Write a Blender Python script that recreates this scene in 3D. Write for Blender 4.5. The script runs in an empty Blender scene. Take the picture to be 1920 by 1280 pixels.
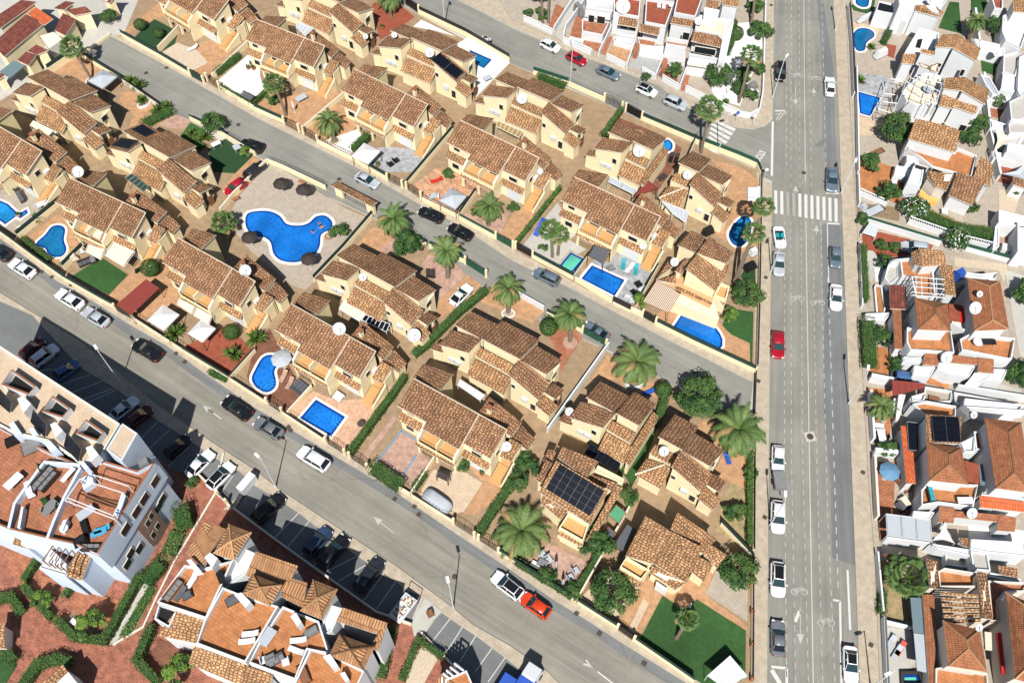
import bpy, bmesh, math, random
from mathutils import Vector, Matrix
R = math.radians
random.seed(7)
S = bpy.context.scene
C = S.collection
# ---------------------------------------------------------------- camera, sky, sun, exposure
CAM_H = 115.0
TILT, ROLL, FPX = R(31.6), R(.17), 1800.0
cam = bpy.data.cameras.new('camera'); camo = bpy.data.objects.new('camera', cam); C.objects.link(camo)
cam.sensor_width = 36; cam.lens = FPX / 1920 * 36; cam.clip_start = 1; cam.clip_end = 3000
camo.location = (0, 0, CAM_H)
camo.rotation_euler = (Matrix.Rotation(TILT, 3, 'X') @ Matrix.Rotation(-ROLL, 3, 'Z')).to_euler()
S.camera = camo
SUN_EL, SUN_AZ = R(51.7), R(4.9)
w = bpy.data.worlds.new("World"); S.world = w; w.use_nodes = True
sky = w.node_tree.nodes.new('ShaderNodeTexSky'); sky.sky_type = 'NISHITA'; sky.sun_disc = False
sky.sun_elevation = SUN_EL; sky.sun_rotation = math.pi + SUN_AZ
bg = w.node_tree.nodes['Background']; bg.inputs[1].default_value = .06
w.node_tree.links.new(sky.outputs[0], bg.inputs[0])
sl = bpy.data.lights.new('sun', 'SUN'); sl.energy = 5.0; sl.angle = R(.5); sl.color = (1, .972, .925)
so = bpy.data.objects.new('sun', sl); C.objects.link(so); so.location = (0, -40, 150)
sd = Vector((math.cos(SUN_EL) * math.sin(SUN_AZ), math.cos(SUN_EL) * math.cos(SUN_AZ), -math.sin(SUN_EL)))
so.rotation_euler = sd.to_track_quat('-Z', 'Y').to_euler()
S.view_settings.view_transform = 'Standard'; S.view_settings.look = 'None'
S.view_settings.exposure = .24
S.cycles.diffuse_bounces = 1; S.view_settings.gamma = 1
CR = (Matrix.Rotation(TILT, 3, 'X') @ Matrix.Rotation(-ROLL, 3, 'Z'))
def P(x, y, h=0.0):
    """where the photograph's point (x, y) lies on the level plane at height h"""
    d = CR @ Vector((x - 960, 640 - y, -FPX)); t = (h - CAM_H) / d.z
    return Vector((d.x * t, d.y * t, h))
def pl(s, h=0.0):
    out = []
    for a in s.split():
        v = a.split(',')
        out.append(P(float(v[0]), float(v[1]), float(v[2]) if len(v) > 2 else h))
    return out
ANG = R(-32.6)                                           # the streets' direction
UX, UY = Vector((math.cos(ANG), math.sin(ANG), 0)), Vector((-math.sin(ANG), math.cos(ANG), 0))
# ---------------------------------------------------------------- materials
MATS = {}
def mat(name, col, rough=.8, var=.12, scale=1.5, bump=0, metal=0, spec=.3, big=0, alpha=1, trans=0, uvmode=None):
    if name in MATS: return MATS[name]
    m = bpy.data.materials.new(name); m.use_nodes = True; nt = m.node_tree; n, L = nt.nodes, nt.links
    b = n['Principled BSDF']; b.inputs['Roughness'].default_value = rough; b.inputs['Metallic'].default_value = metal
    b.inputs['Specular IOR Level'].default_value = spec
    c = (*col, 1)
    if var:
        g = n.new('ShaderNodeNewGeometry'); t = n.new('ShaderNodeTexNoise'); t.inputs['Scale'].default_value = scale
        t.inputs['Detail'].default_value = 6; t.inputs['Roughness'].default_value = .7
        L.new(g.outputs['Position'], t.inputs['Vector'])
        r = n.new('ShaderNodeMapRange'); r.inputs[1].default_value = .25; r.inputs[2].default_value = .75
        r.inputs[3].default_value = 1 - var; r.inputs[4].default_value = 1 + var
        L.new(t.outputs['Fac'], r.inputs[0]); val = r.outputs[0]
        if big:
            t2 = n.new('ShaderNodeTexNoise'); t2.inputs['Scale'].default_value = .13; t2.inputs['Detail'].default_value = 5
            L.new(g.outputs['Position'], t2.inputs['Vector'])
            r2 = n.new('ShaderNodeMapRange'); r2.inputs[1].default_value = .3; r2.inputs[2].default_value = .7
            r2.inputs[3].default_value = 1 - big; r2.inputs[4].default_value = 1 + big
            L.new(t2.outputs['Fac'], r2.inputs[0])
            mm = n.new('ShaderNodeMath'); mm.operation = 'MULTIPLY'; L.new(val, mm.inputs[0]); L.new(r2.outputs[0], mm.inputs[1]); val = mm.outputs[0]
        v = n.new('ShaderNodeVectorMath'); v.operation = 'SCALE'; v.inputs[0].default_value = col; L.new(val, v.inputs['Scale'])
        L.new(v.outputs[0], b.inputs['Base Color'])
        if bump:
            bp = n.new('ShaderNodeBump'); bp.inputs['Strength'].default_value = bump; bp.inputs['Distance'].default_value = .05
            L.new(t.outputs['Fac'], bp.inputs['Height']); L.new(bp.outputs[0], b.inputs['Normal'])
    else: b.inputs['Base Color'].default_value = c
    if trans: b.inputs['Transmission Weight'].default_value = trans
    MATS[name] = m; return m
def brickmat(name, c1, c2, cm, bw, bh, mortar=.02, rough=.8, uv=False, rot=None, bump=.3, warp=0, offset=.5, var=.15, wave=0, bigv=0.):
    """bricks, tiles, pavers: laid along the street, or along a roof's own slope (uv)"""
    m = bpy.data.materials.new(name); m.use_nodes = True; nt = m.node_tree; n, L = nt.nodes, nt.links
    b = n['Principled BSDF']; b.inputs['Roughness'].default_value = rough; b.inputs['Specular IOR Level'].default_value = .25
    if uv: src = n.new('ShaderNodeUVMap').outputs[0]
    else: src = n.new('ShaderNodeNewGeometry').outputs['Position']
    mp = n.new('ShaderNodeMapping'); L.new(src, mp.inputs[0])
    if not uv: mp.inputs['Rotation'].default_value = (0, 0, -(ANG if rot is None else rot))
    vec = mp.outputs[0]
    if warp:
        tn = n.new('ShaderNodeTexNoise'); tn.inputs['Scale'].default_value = 2.2; tn.inputs['Detail'].default_value = 2; L.new(src, tn.inputs['Vector'])
        sc = n.new('ShaderNodeVectorMath'); sc.operation = 'SCALE'; sc.inputs['Scale'].default_value = warp
        L.new(tn.outputs['Color'], sc.inputs[0])
        ad = n.new('ShaderNodeVectorMath'); L.new(vec, ad.inputs[0]); L.new(sc.outputs[0], ad.inputs[1]); vec = ad.outputs[0]
    t = n.new('ShaderNodeTexBrick'); L.new(vec, t.inputs['Vector'])
    t.inputs['Color1'].default_value = (*c1, 1); t.inputs['Color2'].default_value = (*c2, 1); t.inputs['Mortar'].default_value = (*cm, 1)
    t.inputs['Scale'].default_value = 1; t.inputs['Mortar Size'].default_value = mortar; t.inputs['Brick Width'].default_value = bw
    t.inputs['Row Height'].default_value = bh; t.offset = offset; t.inputs['Mortar Smooth'].default_value = .3
    tn = n.new('ShaderNodeTexNoise'); tn.inputs['Scale'].default_value = 1.1; tn.inputs['Detail'].default_value = 6; L.new(src, tn.inputs['Vector'])
    r = n.new('ShaderNodeMapRange'); r.inputs[1].default_value = .3; r.inputs[2].default_value = .7; r.inputs[3].default_value = 1 - var; r.inputs[4].default_value = 1 + var
    L.new(tn.outputs['Fac'], r.inputs[0])
    v = n.new('ShaderNodeVectorMath'); v.operation = 'SCALE'; L.new(t.outputs['Color'], v.inputs[0]); L.new(r.outputs[0], v.inputs['Scale'])
    L.new(v.outputs[0], b.inputs['Base Color'])
    h = t.outputs['Fac']
    iv = n.new('ShaderNodeMath'); iv.operation = 'SUBTRACT'; iv.inputs[0].default_value = 1; L.new(h, iv.inputs[1]); hh = iv.outputs[0]
    if wave:
        sp = n.new('ShaderNodeSeparateXYZ'); L.new(vec, sp.inputs[0])
        a = n.new('ShaderNodeMath'); a.operation = 'MULTIPLY'; a.inputs[1].default_value = 2 * math.pi / bw; L.new(sp.outputs[0], a.inputs[0])
        s_ = n.new('ShaderNodeMath'); s_.operation = 'SINE'; L.new(a.outputs[0], s_.inputs[0])
        k = n.new('ShaderNodeMath'); k.operation = 'MULTIPLY_ADD'; k.inputs[1].default_value = wave; L.new(s_.outputs[0], k.inputs[0]); L.new(hh, k.inputs[2])
        f = n.new('ShaderNodeMath'); f.operation = 'DIVIDE'; f.inputs[1].default_value = bh; L.new(sp.outputs[1], f.inputs[0])
        fr = n.new('ShaderNodeMath'); fr.operation = 'FRACT'; L.new(f.outputs[0], fr.inputs[0])
        k2 = n.new('ShaderNodeMath'); k2.operation = 'MULTIPLY_ADD'; k2.inputs[1].default_value = -.7; L.new(fr.outputs[0], k2.inputs[0]); L.new(k.outputs[0], k2.inputs[2])
        hh = k2.outputs[0]
    bp = n.new('ShaderNodeBump'); bp.inputs['Strength'].default_value = bump; bp.inputs['Distance'].default_value = .06
    L.new(hh, bp.inputs['Height']); L.new(bp.outputs[0], b.inputs['Normal'])
    MATS[name] = m; return m
def water(name, col, deep):
    m = bpy.data.materials.new(name); m.use_nodes = True; nt = m.node_tree; n, L = nt.nodes, nt.links
    b = n['Principled BSDF']; b.inputs['Roughness'].default_value = .08; b.inputs['Specular IOR Level'].default_value = .25
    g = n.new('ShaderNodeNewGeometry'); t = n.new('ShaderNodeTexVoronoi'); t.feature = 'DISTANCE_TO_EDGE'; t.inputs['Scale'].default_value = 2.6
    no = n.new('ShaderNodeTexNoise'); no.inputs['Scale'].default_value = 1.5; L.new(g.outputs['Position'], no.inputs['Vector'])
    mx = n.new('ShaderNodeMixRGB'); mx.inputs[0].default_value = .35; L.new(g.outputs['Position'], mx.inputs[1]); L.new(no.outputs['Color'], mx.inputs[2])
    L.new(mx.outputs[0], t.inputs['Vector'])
    r = n.new('ShaderNodeValToRGB'); r.color_ramp.elements[0].position = 0; r.color_ramp.elements[0].color = (*[min(1, c * 1.06 + .008) for c in col], 1)  # paler cell edges paint caustic light lines into the water colour
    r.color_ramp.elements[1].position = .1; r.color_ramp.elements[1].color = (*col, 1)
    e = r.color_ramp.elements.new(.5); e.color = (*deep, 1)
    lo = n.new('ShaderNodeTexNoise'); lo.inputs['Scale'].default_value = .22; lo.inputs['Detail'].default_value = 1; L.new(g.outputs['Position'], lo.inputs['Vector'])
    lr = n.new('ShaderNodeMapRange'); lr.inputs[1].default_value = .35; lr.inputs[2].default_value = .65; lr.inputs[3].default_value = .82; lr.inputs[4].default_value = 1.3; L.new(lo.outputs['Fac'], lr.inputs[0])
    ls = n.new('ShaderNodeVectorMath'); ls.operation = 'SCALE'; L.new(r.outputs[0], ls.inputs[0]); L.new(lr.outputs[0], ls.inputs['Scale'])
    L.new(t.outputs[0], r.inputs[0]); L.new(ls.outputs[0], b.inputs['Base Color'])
    bp = n.new('ShaderNodeBump'); bp.inputs['Strength'].default_value = .15; L.new(no.outputs['Fac'], bp.inputs['Height']); L.new(bp.outputs[0], b.inputs['Normal'])
    MATS[name] = m; return m
mat('pool_edge_shade', (.003, .045, .26), .2, .05, 3)  # deeper blue, the shade along the pool's walls put into the colour
T = brickmat
def scalemat(name, light, dark, gap, su=.5, sv=.4):
    """old barrel tiles seen from afar: uneven scales with dark gaps, along the roof's own slope"""
    m = bpy.data.materials.new(name); m.use_nodes = True; nt = m.node_tree; n, L = nt.nodes, nt.links
    b = n['Principled BSDF']; b.inputs['Roughness'].default_value = .85; b.inputs['Specular IOR Level'].default_value = .2
    src = n.new('ShaderNodeUVMap').outputs[0]
    mp = n.new('ShaderNodeMapping'); mp.inputs['Scale'].default_value = (1 / su, 1 / sv, 1); L.new(src, mp.inputs[0])
    oi = n.new('ShaderNodeObjectInfo'); of = n.new('ShaderNodeMath'); of.operation = 'MULTIPLY'; of.inputs[1].default_value = 97; L.new(oi.outputs['Random'], of.inputs[0]); L.new(of.outputs[0], mp.inputs['Location'])
    rv = n.new('ShaderNodeMapRange'); rv.inputs[3].default_value = .88; rv.inputs[4].default_value = 1.1; L.new(oi.outputs['Random'], rv.inputs[0])
    vs = []
    for f in ('DISTANCE_TO_EDGE', 'F1'):
        v = n.new('ShaderNodeTexVoronoi'); v.feature = f; v.voronoi_dimensions = '2D'; v.inputs['Scale'].default_value = 1; v.inputs['Randomness'].default_value = .62; L.new(mp.outputs[0], v.inputs['Vector']); vs.append(v)
    r = n.new('ShaderNodeValToRGB'); e = r.color_ramp.elements; e[0].position = .02; e[0].color = (*gap, 1); e[1].position = .34; e[1].color = (*light, 1); q_ = e.new(.13); q_.color = (*dark, 1)
    L.new(vs[0].outputs['Distance'], r.inputs[0])
    sp = n.new('ShaderNodeSeparateXYZ'); L.new(vs[1].outputs['Color'], sp.inputs[0])
    k = n.new('ShaderNodeMapRange'); k.inputs[3].default_value = .72; k.inputs[4].default_value = 1.22; L.new(sp.outputs[0], k.inputs[0])
    t = n.new('ShaderNodeTexNoise'); t.inputs['Scale'].default_value = .5; t.inputs['Detail'].default_value = 6; L.new(src, t.inputs['Vector'])
    k2 = n.new('ShaderNodeMapRange'); k2.inputs[1].default_value = .3; k2.inputs[2].default_value = .7; k2.inputs[3].default_value = .8; k2.inputs[4].default_value = 1.18; L.new(t.outputs['Fac'], k2.inputs[0])
    mm = n.new('ShaderNodeMath'); mm.operation = 'MULTIPLY'; L.new(k.outputs[0], mm.inputs[0]); L.new(k2.outputs[0], mm.inputs[1])
    m3 = n.new('ShaderNodeMath'); m3.operation = 'MULTIPLY'; L.new(mm.outputs[0], m3.inputs[0]); L.new(rv.outputs[0], m3.inputs[1])
    v = n.new('ShaderNodeVectorMath'); v.operation = 'SCALE'; L.new(r.outputs[0], v.inputs[0]); L.new(m3.outputs[0], v.inputs['Scale']); L.new(v.outputs[0], b.inputs['Base Color'])
    bp = n.new('ShaderNodeBump'); bp.inputs['Strength'].default_value = .9; bp.inputs['Distance'].default_value = .12; L.new(vs[0].outputs['Distance'], bp.inputs['Height']); L.new(bp.outputs[0], b.inputs['Normal'])
    MATS[name] = m
scalemat('tile', (.43, .24, .125), (.23, .118, .062), (.055, .03, .02), .46, .31)
scalemat('tile_pale', (.53, .31, .155), (.31, .165, .08), (.075, .04, .022), .46, .31)
T('tile_red', (.27, .085, .055), (.17, .05, .04), (.07, .025, .02), .3, .42, .03, uv=True, bump=.7, warp=.1, wave=.5, var=.25)
T('tile_rust', (.40, .16, .075), (.30, .115, .055), (.16, .06, .03), .24, .34, .02, uv=True, bump=.5, warp=.03, wave=.5, var=.2)
T('tile_rib', (.45, .25, .12), (.38, .19, .09), (.19, .085, .045), .34, 1.6, .045, uv=True, bump=.8, warp=.03, wave=.7, var=.2)
T('tile_orange', (.62, .15, .05), (.55, .12, .045), (.3, .06, .03), .34, .9, .03, uv=True, bump=.6, wave=.6)
T('pave_orange', (.54, .31, .165), (.46, .255, .13), (.34, .2, .11), .3, .3, .02, var=.16)
T('pave_tan', (.40, .275, .165), (.33, .225, .135), (.25, .18, .11), .25, .13, .015, var=.14)
T('pave_pink', (.50, .32, .24), (.40, .24, .18), (.4, .28, .22), .42, .42, .02, var=.2)
T('pave_brown', (.24, .105, .06), (.19, .08, .05), (.12, .06, .04), .35, .35, .02, var=.2)
T('pave_cream', (.60, .46, .32), (.56, .43, .3), (.42, .33, .24), .7, .35, .02, var=.1)
T('pave_grey', (.42, .42, .42), (.33, .34, .35), (.26, .26, .27), .5, .3, .03, var=.25, warp=.2)
T('pave_white', (.45, .385, .305), (.40, .34, .27), (.31, .265, .21), .4, .4, .02, var=.08)
T('pave_check', (.62, .40, .27), (.52, .28, .16), (.6, .42, .3), .34, .34, .02, var=.1, offset=0)
T('terracotta', (.42, .17, .088), (.34, .13, .068), (.24, .1, .06), .4, .4, .03, var=.22)
T('terracotta_red', (.33, .09, .05), (.28, .075, .04), (.2, .055, .035), .35, .35, .012, var=.14)
T('terracotta_orange', (.50, .205, .08), (.43, .17, .065), (.33, .14, .06), .4, .4, .03, var=.2)
T('plaza', (.34, .12, .075), (.235, .078, .05), (.42, .22, .145), .5, .24, .02, var=.28, warp=.15)
T('crazy', (.55, .30, .17), (.42, .2, .11), (.6, .42, .28), .55, .45, .03, var=.25, warp=.5)
T('sidewalk', (.47, .395, .30), (.43, .36, .27), (.34, .29, .22), .4, .4, .012, var=.13)
T('clad', (.36, .24, .18), (.29, .19, .14), (.22, .15, .11), .4, .16, .02, rot=0)
def roadmat(name, col, ang, streak=.16):
    """sun-bleached asphalt: tyre-darkened streaks along the road, blotches, fine cracks, grain"""
    m = bpy.data.materials.new(name); m.use_nodes = True; nt = m.node_tree; n, L = nt.nodes, nt.links
    b = n['Principled BSDF']; b.inputs['Roughness'].default_value = .9; b.inputs['Specular IOR Level'].default_value = .2
    g = n.new('ShaderNodeNewGeometry'); mp = n.new('ShaderNodeMapping'); mp.inputs['Rotation'].default_value = (0, 0, -ang); L.new(g.outputs['Position'], mp.inputs[0])
    def noise(vec, scale, detail, lo, hi, a, c):
        t = n.new('ShaderNodeTexNoise'); t.inputs['Scale'].default_value = scale; t.inputs['Detail'].default_value = detail; t.inputs['Roughness'].default_value = .65; L.new(vec, t.inputs['Vector'])
        r = n.new('ShaderNodeMapRange'); r.inputs[1].default_value = lo; r.inputs[2].default_value = hi; r.inputs[3].default_value = a; r.inputs[4].default_value = c; L.new(t.outputs['Fac'], r.inputs[0]); return r.outputs[0], t
    st = n.new('ShaderNodeMapping'); st.inputs['Scale'].default_value = (.035, 1.0, 1); L.new(mp.outputs[0], st.inputs[0])
    vals = [noise(st.outputs[0], 1.3, 4, .3, .7, 1 - streak, 1 + streak * .8)[0], noise(mp.outputs[0], .16, 6, .32, .68, .86, 1.12)[0], noise(mp.outputs[0], 6, 3, .2, .8, .86, 1.14)[0], noise(mp.outputs[0], .55, 5, .66, .74, 1, .82)[0]]
    w1 = noise(mp.outputs[0], .35, 5, 0, 1, 0, 1)[1]; mx = n.new('ShaderNodeMixRGB'); mx.blend_type = 'ADD'; mx.inputs[0].default_value = 6.0; L.new(mp.outputs[0], mx.inputs[1]); L.new(w1.outputs['Color'], mx.inputs[2])
    vo = n.new('ShaderNodeTexVoronoi'); vo.feature = 'DISTANCE_TO_EDGE'; vo.inputs['Scale'].default_value = .11; L.new(mx.outputs[0], vo.inputs['Vector'])
    cr = n.new('ShaderNodeMapRange'); cr.inputs[1].default_value = .002; cr.inputs[2].default_value = .007; cr.inputs[3].default_value = .86; cr.inputs[4].default_value = 1; L.new(vo.outputs['Distance'], cr.inputs[0]); vals.append(cr.outputs[0])
    v = vals[0]
    for o in vals[1:]:
        k = n.new('ShaderNodeMath'); k.operation = 'MULTIPLY'; L.new(v, k.inputs[0]); L.new(o, k.inputs[1]); v = k.outputs[0]
    s = n.new('ShaderNodeVectorMath'); s.operation = 'SCALE'; s.inputs[0].default_value = col; L.new(v, s.inputs['Scale']); L.new(s.outputs[0], b.inputs['Base Color'])
    MATS[name] = m
roadmat('asphalt', (.245, .237, .205), R(81.3)); roadmat('asphalt_street', (.25, .242, .212), ANG); roadmat('asphalt_tan', (.255, .238, .198), ANG, .2)
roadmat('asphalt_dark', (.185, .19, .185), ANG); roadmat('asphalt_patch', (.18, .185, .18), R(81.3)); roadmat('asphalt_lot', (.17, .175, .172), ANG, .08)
mat('paint_worn', (.44, .43, .385), .8, .25, 2.5)
mat('concrete', (.47, .45, .40), .9, .1, .9, .08, big=.08)
mat('gravel', (.55, .45, .33), .95, .3, 5, .5)
mat('gravel_white', (.72, .7, .66), .95, .2, 6, .4)
mat('gravel_grey', (.38, .38, .37), .95, .35, 5, .5)
mat('soil', (.24, .17, .10), .95, .35, 2.0, .4)
mat('dry', (.33, .25, .13), .95, .4, 1.2, .4)
mat('turf', (.034, .09, .024), .95, .3, 2.2, .3, big=.22)
mat('turf_dark', (.022, .06, .022), .95, .2, 3, .3)
mat('paint', (.60, .585, .54), .7, .12, 4)
mat('cream', (.90, .76, .475), .85, .06, .8)
mat('cream_dark', (.76, .63, .35), .85, .08, .8)
mat('white', (.69, .705, .71), .8, .04, .8)
mat('pinkwhite', (.70, .63, .55), .8, .05, .8)
mat('yellow', (.70, .43, .12), .8, .06, .8)
mat('trim', (.74, .66, .54), .8, .05, 1)
mat('cap', (.58, .47, .35), .85, .18, 3)
mat('orange_floor', (.60, .33, .13), .8, .08, 2)
mat('coping', (.76, .71, .62), .7, .06, 2)
mat('iron', (.022, .02, .02), .5, 0)
mat('brown_iron', (.075, .035, .022), .55, 0)
mat('screen', (.022, .05, .036), .8, .2, 3)
mat('screen_green', (.02, .085, .05), .8, .2, 3)
mat('black', (.012, .012, .013), .5, 0)
mat('glass', (.015, .018, .022), .25, 0, spec=.25)
mat('blue_white', (.60, .69, .80), .8, .04, .8)
mat('parasol_blue', (.12, .25, .38), .7, .06, 2)
mat('leaf_hedge', (.08, .13, .028), .7, .35, 1.3)
mat('tinted', (.16, .22, .24), .15, 0, spec=.5)
mat('plastic_white', (.68, .69, .70), .4, 0)
mat('canvas', (.74, .72, .70), .8, .04, 1)
mat('canvas_cream', (.70, .60, .47), .8, .04, 1)
mat('canvas_grey', (.1, .105, .115), .85, .08, 1)
mat('canvas_silver', (.42, .45, .48), .8, .06, 1)
mat('panel', (.006, .008, .014), .35, .2, 1, spec=.2)
mat('steel', (.30, .31, .33), .35, 0, metal=.6)
mat('galv', (.60, .61, .62), .5, 0)
mat('wood', (.22, .1, .05), .7, .2, 3)
mat('wood_pale', (.58, .41, .2), .7, .15, 3)
mat('rattan', (.045, .035, .03), .8, .3, 10)
mat('cover_grey', (.2, .2, .2), .8, .15, 3)
mat('blue', (.03, .09, .42), .5, 0)
mat('sky_blue', (.06, .33, .52), .6, 0)
mat('red', (.55, .03, .02), .5, 0)
mat('rust_red', (.23, .045, .035), .7, .12, 2)
mat('green_felt', (.09, .3, .16), .8, .1, 2)
mat('leaf', (.06, .115, .026), .7, .35, 1.3)
mat('leaf_dark', (.026, .075, .018), .7, .35, 1.3)
mat('leaf_light', (.12, .2, .03), .7, .35, 1.3)
mat('leaf_palm', (.085, .15, .04), .6, .3, 1.1)
mat('leaf_date', (.13, .19, .055), .6, .3, 1.1)
mat('leaf_dry', (.3, .22, .09), .8, .3, 2)
mat('bark', (.17, .13, .095), .9, .35, 5, .6)
mat('stone', (.42, .36, .29), .9, .3, 2, .4)
mat('pot', (.36, .14, .07), .8, .1, 3)
mat('rubber', (.012, .012, .012), .8, 0)
mat('cast_iron', (.075, .055, .045), .8, .2, 8)
mat('carglass', (.008, .01, .012), .06, 0, spec=.7)
mat('carscreen', (.012, .035, .04), .05, 0, spec=.7)
mat('turquoise', (.02, .3, .34), .6, 0)
mat('lamp_red', (.35, .01, .01), .3, 0)
mat('lamp_clear', (.7, .7, .7), .15, 0)
water('water', (.008, .135, .47), (.005, .10, .40))
water('water_light', (.015, .23, .52), (.01, .18, .46))
water('water_teal', (.008, .13, .29), (.006, .10, .24))
water('water_green', (.1, .45, .33), (.08, .4, .3))
CARCOL = dict(white=(.76, .77, .78), black=(.010, .010, .012), silver=(.42, .45, .48), grey=(.15, .16, .175), blue=(.06, .13, .28), slate=(.12, .16, .2),
              red=(.36, .008, .02), orange=(.62, .05, .012), maroon=(.10, .008, .012), dark=(.022, .025, .032), deepblue=(.03, .05, .1))
for k, c in CARCOL.items(): mat('car_' + k, c, .28, 0, spec=.6)
# ---------------------------------------------------------------- mesh helpers
class MB:
    def __init__(s): s.v, s.f, s.m, s.mats = [], [], [], []
    def mi(s, m):
        if m not in s.mats: s.mats.append(m)
        return s.mats.index(m)
    def add(s, vs, fs, m):
        o = len(s.v); s.v += [Vector(v) for v in vs]; i = s.mi(m)
        for f in fs: s.f.append([o + k for k in f]); s.m.append(i)
        return s
    def prism(s, bot, top, m, mtop=None, mbot=None):
        n = len(bot); o = len(s.v); s.v += [Vector(v) for v in bot] + [Vector(v) for v in top]
        i = s.mi(m)
        for k in range(n): s.f.append([o + k, o + (k + 1) % n, o + n + (k + 1) % n, o + n + k]); s.m.append(i)
        s.f.append([o + n + k for k in range(n)]); s.m.append(s.mi(mtop or m))
        s.f.append([o + k for k in reversed(range(n))]); s.m.append(s.mi(mbot or m))
        return s
    def box(s, c, d, m, rz=0, top=None, rx=0, ry=0):
        M = Matrix.Rotation(rz, 3, 'Z') @ Matrix.Rotation(ry, 3, 'Y') @ Matrix.Rotation(rx, 3, 'X'); c = Vector(c); x, y, z = d[0] / 2, d[1] / 2, d[2] / 2
        q = [(-x, -y), (x, -y), (x, y), (-x, y)]
        return s.prism([c + M @ Vector((a, b, -z)) for a, b in q], [c + M @ Vector((a, b, z)) for a, b in q], m, top)
    def bar(s, a, b, r, m, n=6, r2=None):
        a, b = Vector(a), Vector(b); d = b - a
        if d.length < 1e-6: return s
        q = d.to_track_quat('Z', 'Y'); r2 = r if r2 is None else r2
        ring = lambda c, rr: [c + q @ Vector((rr * math.cos(t * 2 * math.pi / n), rr * math.sin(t * 2 * math.pi / n), 0)) for t in range(n)]
        return s.prism(ring(a, r), ring(b, r2), m)
    def lathe(s, c, prof, m, n=16, q=None):
        c = Vector(c); o = len(s.v); i = s.mi(m)
        for r, z in prof:
            for t in range(n):
                p = Vector((r * math.cos(t * 2 * math.pi / n), r * math.sin(t * 2 * math.pi / n), z)); s.v.append(c + (q @ p if q else p))
        for k in range(len(prof) - 1):
            for t in range(n): s.f.append([o + k * n + t, o + k * n + (t + 1) % n, o + (k + 1) * n + (t + 1) % n, o + (k + 1) * n + t]); s.m.append(i)
        s.f.append([o + t for t in reversed(range(n))]); s.m.append(i)
        s.f.append([o + (len(prof) - 1) * n + t for t in range(n)]); s.m.append(i)
        return s
    def build(s, name, parent=None, smooth=False, uv=False, xf=None):
        me = bpy.data.meshes.new(name); me.from_pydata(s.v, [], s.f)
        for m in s.mats: me.materials.append(MATS[m])
        me.polygons.foreach_set('material_index', s.m)
        if smooth: me.polygons.foreach_set('use_smooth', [True] * len(s.f))
        if uv:
            u = me.uv_layers.new(name='UVMap')
            for p in me.polygons:
                nn = p.normal.copy(); t = Vector((0, 0, 1)).cross(nn)
                t = t.normalized() if t.length > 1e-3 else UX
                sl_ = nn.cross(t)
                for li in p.loop_indices:
                    co = me.vertices[me.loops[li].vertex_index].co; u.data[li].uv = (co.dot(t), co.dot(sl_))
        me.validate()
        o = bpy.data.objects.new(name, me); C.objects.link(o)
        if parent: o.parent = parent
        return o
def tag(o, label=None, cat=None, group=None, kind=None):
    if label: o['label'] = label; o['kind'] = 'thing'
    if cat: o['category'] = cat
    if group: o['group'] = group
    if kind: o['kind'] = kind
    return o
def empty(name, loc, label, cat, group=None, rz=0, sc=1):
    o = bpy.data.objects.new(name, None); C.objects.link(o); o.location = loc; o.rotation_euler = (0, 0, rz); o.scale = (sc, sc, sc)
    o.empty_display_size = .3
    return tag(o, label, cat, group)
KIDS = {}
def kids(o):
    return [c for c in o.children]
def dup(root, loc, rz, label, group=None, sc=1):
    r = root.copy(); C.objects.link(r); r.location = loc; r.rotation_euler = (0, 0, rz)
    r.scale = (sc, sc, sc) if isinstance(sc, (int, float)) else sc
    r['label'] = label
    if group: r['group'] = group
    for ch in root.children:
        c = ch.copy(); C.objects.link(c); c.parent = r
        for g in ch.children:
            d = g.copy(); C.objects.link(d); d.parent = c
    return r
def inset(pts, d):
    """move every side of a flat outline inwards by d (plan view); heights follow the plane"""
    n = len(pts); A = sum(pts[i].x * pts[(i + 1) % n].y - pts[(i + 1) % n].x * pts[i].y for i in range(n)); sg = 1 if A > 0 else -1
    nn = Vector((0, 0, 0))
    for i in range(n):
        a, b = pts[i], pts[(i + 1) % n]; nn += Vector(((a.y - b.y) * (a.z + b.z), (a.z - b.z) * (a.x + b.x), (a.x - b.x) * (a.y + b.y)))
    c0 = sum(pts, Vector()) / n; out = []
    for i in range(n):
        p, q, r = pts[i - 1], pts[i], pts[(i + 1) % n]
        e1 = Vector((q.x - p.x, q.y - p.y, 0)); e2 = Vector((r.x - q.x, r.y - q.y, 0)); 
        e1 = e1.normalized() if e1.length > 1e-6 else e2.normalized(); e2 = e2.normalized() if e2.length > 1e-6 else e1
        n1, n2 = Vector((-e1.y, e1.x, 0)) * sg, Vector((-e2.y, e2.x, 0)) * sg
        k = max(.3, 1 + n1.dot(n2)); o = (n1 + n2) * (d / k); x, y = q.x + o.x, q.y + o.y
        z = q.z if abs(nn.z) < 1e-6 else c0.z - (nn.x * (x - c0.x) + nn.y * (y - c0.y)) / nn.z
        out.append(Vector((x, y, z)))
    return out
def roof(parent, pts, m='tile', name='roof', th=.16, trim='trim'):
    pts = [Vector(p) for p in pts]
    mb = MB(); dn = Vector((0, 0, -th))
    o = len(mb.v); n = len(pts)
    A = sum(pts[i].x * pts[(i + 1) % n].y - pts[(i + 1) % n].x * pts[i].y for i in range(n))
    if A < 0: pts = pts[::-1]
    mb.prism([p + dn for p in pts], pts, trim, m)
    return mb.build(name, parent, uv=True)
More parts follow.
